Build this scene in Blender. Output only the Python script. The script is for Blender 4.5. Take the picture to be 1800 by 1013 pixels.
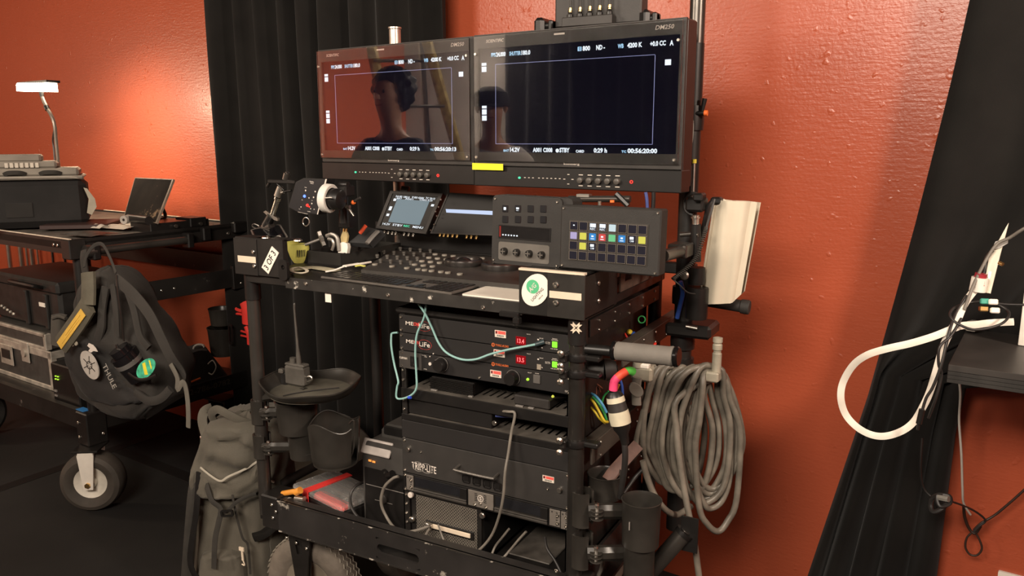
import bpy, math, random
import numpy as np
from mathutils import Matrix, Vector, Quaternion
for _o in list(bpy.data.objects): bpy.data.objects.remove(_o)
SC = bpy.context.scene
COL = SC.collection
random.seed(7); rnd = random.Random(11)
# ---------------------------------------------------------------- camera
FPX = 1400.0; YAW = math.radians(28.2); PIT = math.radians(10.6)
CAM = Vector((0, 0, 1.47))
cd = bpy.data.cameras.new('camera'); cam = bpy.data.objects.new('camera', cd); COL.objects.link(cam)
cam.location = CAM; cam.rotation_euler = (math.pi/2-PIT, 0, YAW)
cd.sensor_width = 36; cd.lens = FPX/1800*36; cd.clip_start = .02; cd.clip_end = 60
SC.camera = cam
FW = Vector((-math.sin(YAW)*math.cos(PIT), math.cos(YAW)*math.cos(PIT), -math.sin(PIT)))
RT = Vector((math.cos(YAW), math.sin(YAW), 0)); UP = RT.cross(FW)
# ---------------------------------------------------------------- world, lights, exposure
w = bpy.data.worlds.new('room_air'); SC.world = w; w.use_nodes = True
w.node_tree.nodes['Background'].inputs[0].default_value = (.9, .75, .62, 1)
w.node_tree.nodes['Background'].inputs[1].default_value = .05
SC.view_settings.view_transform = 'Standard'; SC.view_settings.look = 'None'
SC.view_settings.exposure = 0.0; SC.view_settings.gamma = 1.0; SC.view_settings.use_curve_mapping = False
def area(name, loc, target, sx, sy, power, col, spread=180):
    l = bpy.data.lights.new(name, 'AREA'); l.shape = 'RECTANGLE'; l.size = sx; l.size_y = sy
    l.energy = power; l.color = col; l.spread = math.radians(spread)
    o = bpy.data.objects.new(name, l); COL.objects.link(o); o.location = loc
    o.rotation_euler = (Vector(target)-Vector(loc)).to_track_quat('-Z', 'Y').to_euler()
    return o
LIGHTS = [
 area('ceiling_softlight', (-.55, -1.35, 2.75), (-1.0, 1.9, .9), 1.7, .7, 165, (1, .86, .72)),
 area('side_softlight', (-3.4, -1.1, 2.6), (-1.6, 2.2, 1.0), 1.0, .6, 80, (1, .84, .68)),
 area('right_softlight', (1.9, .9, 2.5), (-.3, 2.5, 1.2), .4, .4, 85, (1, .85, .7)),
 area('work_light', (-6.45, .58, 1.80), (-3.1, 2.5, 1.4), .40, .30, 24, (1, .80, .56)),
 area('far_softlight', (-4.3, -1.5, 3.15), (-6.0, -2.2, .8), 1.4, .8, 250, (1, .86, .72), 110),
]
# ---------------------------------------------------------------- pixel helpers (photo pixel -> point on a real plane)
def ray(px, py): return FW + RT*((px-900)/FPX) - UP*((py-506.5)/FPX)
def onY(px, py, y=1.54): d = ray(px, py); return CAM + d*((y-CAM.y)/d.y)
def onX(px, py, x): d = ray(px, py); return CAM + d*((x-CAM.x)/d.x)
def onZ(px, py, z): d = ray(px, py); return CAM + d*((z-CAM.z)/d.z)
def onP(px, py, p, n):
    d = ray(px, py); return CAM + d*((Vector(p)-CAM).dot(n)/d.dot(n))
def frame(o, x, y):
    x = Vector(x).normalized(); y = Vector(y); y = (y-x*y.dot(x)).normalized(); z = x.cross(y)
    m = Matrix((x, y, z)).transposed().to_4x4(); m.translation = Vector(o); return m
def loc(M, px, py):
    p = onP(px, py, M.translation, M.col[2].xyz); q = M.inverted() @ p; return q.x, q.y
# ---------------------------------------------------------------- materials
MATS = {}
def mat(name, col, rough=.5, metal=0, var=.12, scale=30, bump=0., bscale=200, emit=None, es=1, trans=0, ior=1.45, coat=0, sheen=0, spec=.5, alpha=1, worn=None):
    if name in MATS: return MATS[name]
    m = bpy.data.materials.new(name); m.use_nodes = True; MATS[name] = m
    nt = m.node_tree; b = nt.nodes['Principled BSDF']; I = b.inputs
    c = (*col, 1)
    I['Base Color'].default_value = c; I['Roughness'].default_value = rough; I['Metallic'].default_value = metal
    I['IOR'].default_value = ior; I['Transmission Weight'].default_value = trans; I['Coat Weight'].default_value = coat
    I['Sheen Weight'].default_value = sheen; I['Specular IOR Level'].default_value = spec; I['Alpha'].default_value = alpha
    if emit: I['Emission Color'].default_value = (*emit, 1); I['Emission Strength'].default_value = es
    if var or bump or worn:
        tc = nt.nodes.new('ShaderNodeTexCoord')
        n = nt.nodes.new('ShaderNodeTexNoise'); n.inputs['Scale'].default_value = scale; n.inputs['Detail'].default_value = 4
        nt.links.new(tc.outputs['Object'], n.inputs['Vector'])
        r = nt.nodes.new('ShaderNodeValToRGB')
        r.color_ramp.elements[0].position = .3; r.color_ramp.elements[1].position = .72
        r.color_ramp.elements[0].color = tuple(max(0, v*(1-var)) for v in col)+(1,)
        r.color_ramp.elements[1].color = tuple(min(1, v*(1+var)) for v in col)+(1,)
        nt.links.new(n.outputs['Fac'], r.inputs['Fac']); nt.links.new(r.outputs['Color'], I['Base Color'])
        if worn:
            n2 = nt.nodes.new('ShaderNodeTexNoise'); n2.inputs['Scale'].default_value = worn[1]; n2.inputs['Detail'].default_value = 8; n2.inputs['Roughness'].default_value = .7
            nt.links.new(tc.outputs['Object'], n2.inputs['Vector'])
            r2 = nt.nodes.new('ShaderNodeValToRGB'); r2.color_ramp.elements[0].position = worn[2]; r2.color_ramp.elements[1].position = worn[2]+.06
            nt.links.new(n2.outputs['Fac'], r2.inputs['Fac'])
            mx = nt.nodes.new('ShaderNodeMix'); mx.data_type = 'RGBA'
            nt.links.new(r2.outputs['Color'], mx.inputs['Factor']); nt.links.new(r.outputs['Color'], mx.inputs['A']); mx.inputs['B'].default_value = (*worn[0], 1)
            nt.links.new(mx.outputs['Result'], I['Base Color'])
        if bump:
            nb = nt.nodes.new('ShaderNodeTexNoise'); nb.inputs['Scale'].default_value = bscale; nb.inputs['Detail'].default_value = 3
            nt.links.new(tc.outputs['Object'], nb.inputs['Vector'])
            bp = nt.nodes.new('ShaderNodeBump'); bp.inputs['Strength'].default_value = bump; bp.inputs['Distance'].default_value = .002
            nt.links.new(nb.outputs['Fac'], bp.inputs['Height']); nt.links.new(bp.outputs['Normal'], I['Normal'])
    return m
BLK = mat('black_powder_coat', (.012, .0105, .0095), .42, var=.3, scale=12, bump=.08, worn=((.13, .115, .1), 11, .645))
BLK2 = mat('black_smooth_plastic', (.009, .008, .0075), .38, var=.2)
GRY = mat('charcoal_plastic', (.024, .021, .019), .5, var=.2, bump=.1)
MATB = mat('printed_matte_black', (.022, .019, .017), .62, var=.15, scale=60, bump=.25, bscale=900)
RUB = mat('dark_rubber', (.02, .018, .016), .7, var=.25, bump=.2, bscale=300)
CHR = mat('worn_bolt_steel', (.6, .56, .5), .3, metal=1, var=.2)
STL = mat('satin_steel', (.42, .39, .35), .38, metal=1, var=.15)
GUN = mat('gunmetal_tube', (.11, .10, .09), .3, metal=.8, var=.3, scale=8, worn=((.3, .27, .24), 14, .70))
BRS = mat('brass', (.75, .5, .2), .3, metal=1)
WHT = mat('white_plastic', (.75, .7, .62), .45, var=.05)
TAPE = mat('cream_paper_tape', (.62, .52, .40), .75, var=.08, bump=.1)
FAB = mat('black_drape_cloth', (.0085, .0076, .0068), .95, var=.25, scale=6, sheen=.07, spec=.2, bump=.15, bscale=600)
FABG = mat('grey_nylon_cloth', (.06, .054, .044), .85, var=.2, scale=9, sheen=.05, bump=.3, bscale=500)
FABB = mat('black_nylon_cloth', (.014, .0125, .011), .85, var=.25, scale=10, sheen=.04, bump=.3, bscale=400)
WEB = mat('woven_strap', (.026, .023, .019), .85, var=.2, bump=.3, bscale=900)
E_W = mat('display_white', (0, 0, 0), .5, var=0, emit=(.86, .93, 1), es=1.15)
E_L = mat('display_line', (0, 0, 0), .5, var=0, emit=(.55, .58, 1), es=.55)
E_B = mat('display_bluegrey', (0, 0, 0), .5, var=0, emit=(.16, .22, .25), es=1)
E_R = mat('red_led', (.05, 0, 0), .5, var=0, emit=(1, .03, .02), es=2.2)
E_G = mat('green_led', (0, .05, 0), .5, var=0, emit=(.35, 1, .05), es=1.0)
E_O = mat('orange_led', (.05, .02, 0), .5, var=0, emit=(1, .32, .06), es=1.3)
E_BL = mat('blue_led', (0, 0, .05), .5, var=0, emit=(.1, .2, 1), es=3)
E_C = mat('mint_led', (0, .05, .03), .5, var=0, emit=(.1, .9, .5), es=1)
INKW = mat('white_print', (.62, .56, .5), .6, var=0)
INKG = mat('grey_print', (.2, .185, .17), .6, var=0)
INKR = mat('red_print', (.75, .06, .05), .6, var=0)
INKK = mat('black_print', (.015, .013, .012), .6, var=0)
# ---------------------------------------------------------------- mesh builder
def sm(pts, n=6, closed=False):
    P = [Vector(p) for p in pts]; N = len(P); out = []
    if N < 3: return P
    rng = range(N if closed else N-1)
    for i in rng:
        a, b, c, d = (P[(i-1) % N], P[i], P[(i+1) % N], P[(i+2) % N]) if closed else (P[max(i-1, 0)], P[i], P[i+1], P[min(i+2, N-1)])
        for k in range(n):
            t = k/n; out.append(.5*((2*b)+(c-a)*t+(2*a-5*b+4*c-d)*t*t+(3*b-a-3*c+d)*t**3))
    if not closed: out.append(P[-1])
    return out
class G:
    def __init__(s, M=None): s.v = []; s.f = []; s.M = M or Matrix()
    def at(s, M): s.M = M; return s
    def add(s, vs, fs):
        k = len(s.v); s.v += [s.M @ Vector(v) for v in vs]; s.f += [tuple(i+k for i in f) for f in fs]; return s
    def box(s, x0, x1, y0, y1, z0, z1, b=0):
        if x0 > x1: x0, x1 = x1, x0
        if y0 > y1: y0, y1 = y1, y0
        if z0 > z1: z0, z1 = z1, z0
        b = min(b, (x1-x0)*.45, (y1-y0)*.45, (z1-z0)*.45)
        if b <= 0:
            return s.add([(x, y, z) for x in (x0, x1) for y in (y0, y1) for z in (z0, z1)],
                         [(0, 1, 3, 2), (4, 6, 7, 5), (0, 4, 5, 1), (2, 3, 7, 6), (0, 2, 6, 4), (1, 5, 7, 3)])
        X, Y, Z = (x0, x1), (y0, y1), (z0, z1); vs = []
        for i in (0, 1):
            for j in (0, 1):
                for k in (0, 1):
                    sx, sy, sz = (1-2*i)*b, (1-2*j)*b, (1-2*k)*b
                    vs += [(X[i], Y[j]+sy, Z[k]+sz), (X[i]+sx, Y[j], Z[k]+sz), (X[i]+sx, Y[j]+sy, Z[k])]
        c = lambda i, j, k, a: (i*4+j*2+k)*3+a
        fs = []
        for i in (0, 1): fs.append([c(i, 0, 0, 0), c(i, 0, 1, 0), c(i, 1, 1, 0), c(i, 1, 0, 0)][::1 if i == 0 else -1])
        for j in (0, 1): fs.append([c(0, j, 0, 1), c(1, j, 0, 1), c(1, j, 1, 1), c(0, j, 1, 1)][::1 if j == 0 else -1])
        for k in (0, 1): fs.append([c(0, 0, k, 2), c(0, 1, k, 2), c(1, 1, k, 2), c(1, 0, k, 2)][::1 if k == 0 else -1])
        for j in (0, 1):
            for k in (0, 1): fs.append((c(0, j, k, 1), c(1, j, k, 1), c(1, j, k, 2), c(0, j, k, 2)))
        for i in (0, 1):
            for k in (0, 1): fs.append((c(i, 0, k, 0), c(i, 1, k, 0), c(i, 1, k, 2), c(i, 0, k, 2)))
        for i in (0, 1):
            for j in (0, 1): fs.append((c(i, j, 0, 0), c(i, j, 1, 0), c(i, j, 1, 1), c(i, j, 0, 1)))
        for i in (0, 1):
            for j in (0, 1):
                for k in (0, 1): fs.append((c(i, j, k, 0), c(i, j, k, 1), c(i, j, k, 2)))
        return s.add(vs, fs)
    def lathe(s, prof, o=(0, 0, 0), ax=(0, 0, 1), n=20, cap=True, xd=None, sx=1, arc=None):
        ax = Vector(ax).normalized(); xd = Vector(xd) if xd else ax.orthogonal(); xd = (xd-ax*xd.dot(ax)).normalized(); yd = ax.cross(xd); o = Vector(o); vs = []
        for r, z in prof:
            for i in range(n):
                a = 2*math.pi*i/n; vs.append(o+ax*z+xd*(r*math.cos(a)*sx)+yd*(r*math.sin(a)))
        fs = [(j*n+i, j*n+(i+1) % n, (j+1)*n+(i+1) % n, (j+1)*n+i) for j in range(len(prof)-1) for i in range(n)]
        if cap: fs += [tuple(range(n))[::-1], tuple((len(prof)-1)*n+i for i in range(n))]
        return s.add(vs, fs)
    def cyl(s, a, b, r, r2=None, n=14):
        a = Vector(a); b = Vector(b); return s.lathe([(r, 0), (r if r2 is None else r2, (b-a).length)], a, b-a, n)
    def tube(s, pts, r, n=7, smooth=5, closed=False, flat=None):
        P = sm(pts, smooth, closed) if smooth else [Vector(p) for p in pts]; N = len(P); vs = []; ref = None
        for i, p in enumerate(P):
            t = (P[(i+1) % N]-P[i-1]) if closed else (P[min(i+1, N-1)]-P[max(i-1, 0)])
            if t.length < 1e-9: t = Vector((0, 0, 1))
            t.normalize()
            if ref is None: ref = t.orthogonal().normalized() if flat is None else Vector(flat[1])
            if flat is not None: ref = Vector(flat[1])
            ref = ref-t*ref.dot(t); ref = ref.normalized() if ref.length > 1e-6 else t.orthogonal().normalized(); y = t.cross(ref)
            rr = r[min(i*len(r)//N, len(r)-1)] if isinstance(r, (list, tuple)) else r
            for k in range(n):
                a = 2*math.pi*(k+.5)/n; vs.append(p+ref*(math.cos(a)*rr*(flat[0] if flat else 1))+y*(math.sin(a)*rr))
        fs = [(j*n+i, j*n+(i+1) % n, ((j+1) % N)*n+(i+1) % n, ((j+1) % N)*n+i) for j in range(N if closed else N-1) for i in range(n)]
        if not closed: fs += [tuple(range(n))[::-1], tuple((N-1)*n+i for i in range(n))]
        return s.add(vs, fs)
    def prism(s, poly, z0, z1):           # polygon in the builder's xy plane, extruded along z
        n = len(poly); vs = [(x, y, z0) for x, y in poly]+[(x, y, z1) for x, y in poly]
        return s.add(vs, [tuple(range(n))[::-1], tuple(range(n, 2*n))]+[(i, (i+1) % n, n+(i+1) % n, n+i) for i in range(n)])
    def ring(s, outer, inner, z0, z1):
        n = len(outer); vs = [(x, y, z) for P in (outer, inner) for z in (z0, z1) for x, y in P]; q = lambda a, i: a*n+i % n; fs = []
        for i in range(n): fs += [(q(0, i), q(0, i+1), q(1, i+1), q(1, i)), (q(2, i+1), q(2, i), q(3, i), q(3, i+1)), (q(1, i), q(1, i+1), q(3, i+1), q(3, i)), (q(0, i+1), q(0, i), q(2, i), q(2, i+1))]
        return s.add(vs, fs)
    def grid(s, F, nu, nv, thick=0, closed_u=False):
        P = [[Vector(F(i/nu, j/nv)) for j in range(nv+1)] for i in range(nu+(0 if closed_u else 1))]; U = len(P); vs = [p for r in P for p in r]; k = nv+1
        fs = [(i*k+j, ((i+1) % U)*k+j, ((i+1) % U)*k+j+1, i*k+j+1) for i in range(nu) for j in range(nv)]
        if thick:
            N = [Vector() for _ in vs]
            for f in fs:
                nn = (vs[f[2]]-vs[f[0]]).cross(vs[f[3]]-vs[f[1]])
                for q in f: N[q] += nn
            m = len(vs); vs += [v+(n.normalized()*thick if n.length > 0 else n) for v, n in zip(vs, N)]
            fs += [tuple(q+m for q in f[::-1]) for f in fs]
            if not closed_u:
                fs += [(j, j+1, m+j+1, m+j) for j in range(nv)]+[(nu*k+j+1, nu*k+j, m+nu*k+j, m+nu*k+j+1) for j in range(nv)]
            fs += [(((i+1) % U)*k, i*k, m+i*k, m+((i+1) % U)*k) for i in range(nu)]+[(i*k+nv, ((i+1) % U)*k+nv, m+((i+1) % U)*k+nv, m+i*k+nv) for i in range(nu)]
        return s.add(vs, fs)
    def text(s, body, x, y, w, h, z=0, ext=.0004, res=2, shear=0, rot=0, bold=.012):   # lettering fitted into w x h at x, y of the builder's plane
        c = bpy.data.curves.new('t', 'FONT'); c.body = body; c.resolution_u = res; c.shear = shear; c.offset = bold
        o = bpy.data.objects.new('t', c); me = bpy.data.meshes.new_from_object(o)
        V = [v.co.copy() for v in me.vertices]; F = [tuple(p.vertices) for p in me.polygons]
        bpy.data.objects.remove(o); bpy.data.curves.remove(c); bpy.data.meshes.remove(me)
        if not V: return s
        x0 = min(v.x for v in V); x1 = max(v.x for v in V); y0 = min(v.y for v in V); y1 = max(v.y for v in V)
        ca, sa = math.cos(rot), math.sin(rot); vs = []
        for v in V:
            u = (v.x-x0)/max(x1-x0, 1e-6)*w; t = (v.y-y0)/max(y1-y0, 1e-6)*h
            vs.append((x+u*ca-t*sa, y+u*sa+t*ca, z+ext))
        return s.add(vs, F)
def rrect(x0, x1, y0, y1, r, n=4):
    out = []
    for cx, cy, a0 in ((x1-r, y1-r, 0), (x0+r, y1-r, 90), (x0+r, y0+r, 180), (x1-r, y0+r, 270)):
        for k in range(n+1): a = math.radians(a0+90*k/n); out.append((cx+r*math.cos(a), cy+r*math.sin(a)))
    return out
def ell(cx, cy, a, b, n=24): return [(cx+a*math.cos(2*math.pi*i/n), cy+b*math.sin(2*math.pi*i/n)) for i in range(n)]
WL = {}
def thing(name, label, cat, at, group=None):
    o = bpy.data.objects.new(name, None); COL.objects.link(o); o.location = Vector(at); o.empty_display_size = .05; WL[o.name] = Vector(at)
    o['label'] = label; o['category'] = cat
    if group: o['group'] = group
    return o
def put(name, g, m, parent=None, label=None, cat=None, group=None, kind=None, ang=35):
    me = bpy.data.meshes.new(name)
    V = np.array([tuple(v) for v in g.v]) if g.v else np.zeros((0, 3))
    base = Vector(((V[:, 0].min()+V[:, 0].max())/2, (V[:, 1].min()+V[:, 1].max())/2, V[:, 2].min()))
    me.from_pydata([tuple(v) for v in (V-np.array(base))], [], g.f); me.validate()
    me.materials.append(m)
    if ang: me.shade_smooth(); me.set_sharp_from_angle(angle=math.radians(ang))
    o = bpy.data.objects.new(name, me); COL.objects.link(o)
    p = WL[parent.name] if parent else Vector((0, 0, 0)); o.location = base-p; WL[o.name] = base
    if parent: o.parent = parent
    if label: o['label'] = label
    if cat: o['category'] = cat
    if group: o['group'] = group
    if kind: o['kind'] = kind
    return o
def rep(o, d, parent=None, label=None):       # a copy of a part, shifted by d, sharing its mesh
    c = o.copy(); COL.objects.link(c); d = Vector(d); WL[c.name] = WL[o.name]+d
    if parent is not None and parent is not o.parent: c.parent = parent; c.location = WL[c.name]-WL[parent.name]
    else: c.location = o.location+d
    if label: c['label'] = label
    return c
def copy_tree(o, d, label=None):
    c = o.copy(); COL.objects.link(c); WL[c.name] = WL[o.name]+Vector(d); c.location = o.location+Vector(d)
    if label: c['label'] = label
    for ch in list(o.children):
        k = ch.copy(); COL.objects.link(k); k.parent = c; WL[k.name] = WL[ch.name]+Vector(d)
        for g in list(ch.children):
            q = g.copy(); COL.objects.link(q); q.parent = k; WL[q.name] = WL[g.name]+Vector(d)
    return c
def bolt(parent, p, n, r=.005, m=None, name='bolt', h=.003):
    g = G(); g.lathe([(r, 0), (r, h*.5), (r*.75, h), (r*.35, h), (r*.3, h*.5)], p, n, 10); return put(name, g, m or CHR, parent)
# ---------------------------------------------------------------- room
WN = Vector((-.1045, -.9945, 0)); WD = Vector((.9945, -.1045, 0)); W0 = Vector((-.6, 2.465, 0))
def wall_pt(px, py, off=0): return onP(px, py, W0+WN*off, WN)
RW = mat('red_satin_wall_paint', (.30, .052, .024), .31, var=0)
nt = RW.node_tree; I = nt.nodes['Principled BSDF'].inputs
tc = nt.nodes.new('ShaderNodeTexCoord')
def noise(scale, sx=1, sy=1, sz=1, det=3):
    mp = nt.nodes.new('ShaderNodeMapping'); mp.inputs['Scale'].default_value = (sx, sy, sz); nt.links.new(tc.outputs['Object'], mp.inputs['Vector'])
    n = nt.nodes.new('ShaderNodeTexNoise'); n.inputs['Scale'].default_value = scale; n.inputs['Detail'].default_value = det
    nt.links.new(mp.outputs['Vector'], n.inputs['Vector']); return n.outputs['Fac']
def mth(op, a, b):
    m = nt.nodes.new('ShaderNodeMath'); m.operation = op
    for i, q in ((0, a), (1, b)):
        if isinstance(q, (int, float)): m.inputs[i].default_value = q
        else: nt.links.new(q, m.inputs[i])
    return m.outputs[0]
bh = mth('ADD', mth('MULTIPLY', noise(110), .8), mth('MULTIPLY', noise(60, .35, .35, 2.2), .8))
lump = nt.nodes.new('ShaderNodeValToRGB'); lump.color_ramp.elements[0].position = .70; lump.color_ramp.elements[1].position = .8
nt.links.new(noise(38, det=1), lump.inputs['Fac'])
bh = mth('ADD', bh, mth('MULTIPLY', lump.outputs['Color'], 1.2))
bp = nt.nodes.new('ShaderNodeBump'); bp.inputs['Strength'].default_value = .55; bp.inputs['Distance'].default_value = .0016
nt.links.new(bh, bp.inputs['Height']); nt.links.new(bp.outputs['Normal'], I['Normal'])
cr = nt.nodes.new('ShaderNodeValToRGB'); cr.color_ramp.elements[0].color = (.345, .068, .030, 1); cr.color_ramp.elements[1].color = (.39, .079, .035, 1)
nt.links.new(noise(1.6), cr.inputs['Fac']); nt.links.new(cr.outputs['Color'], I['Base Color'])
def wallbox(name, p, q, th, z0, z1, m):      # wall along p->q, thickness th to the outside
    d = (Vector(q)-Vector(p)); L = d.length; M = frame((p[0], p[1], 0), (d.x, d.y, 0), (-d.y, d.x, 0))
    o = put(name, G(M).box(0, L, 0, th, z0, z1), m); o['kind'] = 'structure'; return o
pR = W0+WD*2.6; pL = W0-WD*6.15
wallbox('wall_back', pL, pR, .12, 0, 3.2, RW)
wallbox('wall_right', (pR.x, pR.y), (pR.x, -2.6), .12, 0, 3.2, RW)
GW = mat('grey_painted_wall', (.30, .27, .24), .7, var=.1, scale=3)
wallbox('wall_front', (pR.x, -2.6), (pL.x, -2.6), .12, 0, 3.2, GW)
wallbox('wall_left', (pL.x, -2.6), (pL.x, pL.y), .12, 0, 3.2, RW)
FL = mat('dark_stage_floor', (.0095, .0086, .0075), .8, var=.45, scale=2.5, bump=.2, bscale=160)
o = put('floor', G().box(pL.x-.2, pR.x+.2, -2.8, 3.2, -.1, 0), FL); o['kind'] = 'structure'
o = put('ceiling', G().box(pL.x-.2, pR.x+.2, -2.8, 3.2, 3.2, 3.3), mat('dark_ceiling', (.05, .045, .04), .9)); o['kind'] = 'structure'
# floor mats with taped seams
FM = mat('black_rubber_mat', (.019, .017, .0145), .7, var=.4, scale=5, bump=.3, bscale=220)
a = onZ(0, 860, 0); b = onZ(330, 745, 0); c = onZ(230, 800, 0); d = onZ(345, 845, 0)
t = Vector((b.x-a.x, b.y-a.y, 0)).normalized()
TPE = mat('black_gaffer_tape', (.006, .0056, .005), .6)
for k, (p, q, wd) in enumerate(((a-t*1.2, b+t*.4, .03), (c-(d-c).normalized()*.1, d+(d-c).normalized()*1.0, .03))):
    dd = (q-p); M = frame((p.x, p.y, 0), dd, (-dd.y, dd.x, 0))
    put('trim_%d' % (k+1), G(M).box(0, dd.length, -wd, wd, 0, .0015), TPE)['kind'] = 'structure'
# ---------------------------------------------------------------- curtains
def curtain(name, label, L, R, off, amp, folds, seed, zt=3.05, zb=.01, mids=()):
    """L, R: lists of (z, s) edges, s measured along the wall from W0; hangs off metres in front of the wall"""
    rr = random.Random(seed); ph = [(rr.uniform(.6, 1.5), rr.uniform(0, 6.3), rr.uniform(.4, 1)) for _ in range(5)]
    def ed(E, z):
        E = sorted(E)
        if z <= E[0][0]: return E[0][1]
        for (z0, s0), (z1, s1) in zip(E, E[1:]):
            if z <= z1: return s0+(s1-s0)*(z-z0)/(z1-z0)
        return E[-1][1]
    def F(u, v):
        z = zb+(zt-zb)*v; s0 = ed(L, z); s1 = ed(R, z); k = 2*math.pi*folds*u
        wv = math.sin(k+.35*math.sin(2.1*z+ph[0][1])+1.3*math.sin(u*5+ph[1][1]))
        wv = wv+.16*math.sin(k*2.3+ph[2][1]+.4*z)+.3*math.sin(k*.43+z*ph[3][0]+ph[3][1])
        p = W0+WD*(s0+(s1-s0)*u+.01*math.sin(k*.9+z))+WN*(off+amp*wv*(.75+.25*math.sin(z*1.3+k*.2)))
        return (p.x, p.y, z)
    g = G(); g.grid(F, int(folds*18), 44, thick=.003)
    return put(name, g, FAB, label=label, cat='curtain', ang=80)
def ws(px, py, off=0):
    p = wall_pt(px, py, off); return ((p-W0).dot(WD), p.z)
sA = ws(378, 100, .06)[0]; sB = ws(797, 30, .06)[0]
curtain('stage_curtain', 'long black pleated curtain hanging behind the twin monitor cart', [(0, sA+.02), (3, sA)], [(0, sB), (3, sB)], .09, .045, 9, 3)
e = lambda px, py: (lambda q: (q[1], q[0]))(ws(px, py, .1))
Lr = [e(1697, 0), e(1660, 160), e(1600, 400), e(1520, 700), e(1420, 1010)]
z0, s0 = Lr[-1]; z1, s1 = Lr[-2]; Lr.append((0, s0+(s1-s0)*(0-z0)/(z1-z0)))
z0, s0 = Lr[0]; z1, s1 = Lr[1]; Lr.append((3.05, s0+(s1-s0)*(3.05-z0)/(z1-z0)*.4))
sc = ws(1690, 680, .1)
curtain('gathered_curtain', 'black curtain pulled aside beside the dark shelf and loose cables', Lr, [(0, sc[0]-.02), (sc[1]-.12, sc[0]), (sc[1]+.03, sc[0]+.02), (sc[1]+.10, sc[0]+.5), (1.35, sc[0]+1.2), (3.05, sc[0]+1.4)], .075, .028, 5, 9)
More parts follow.
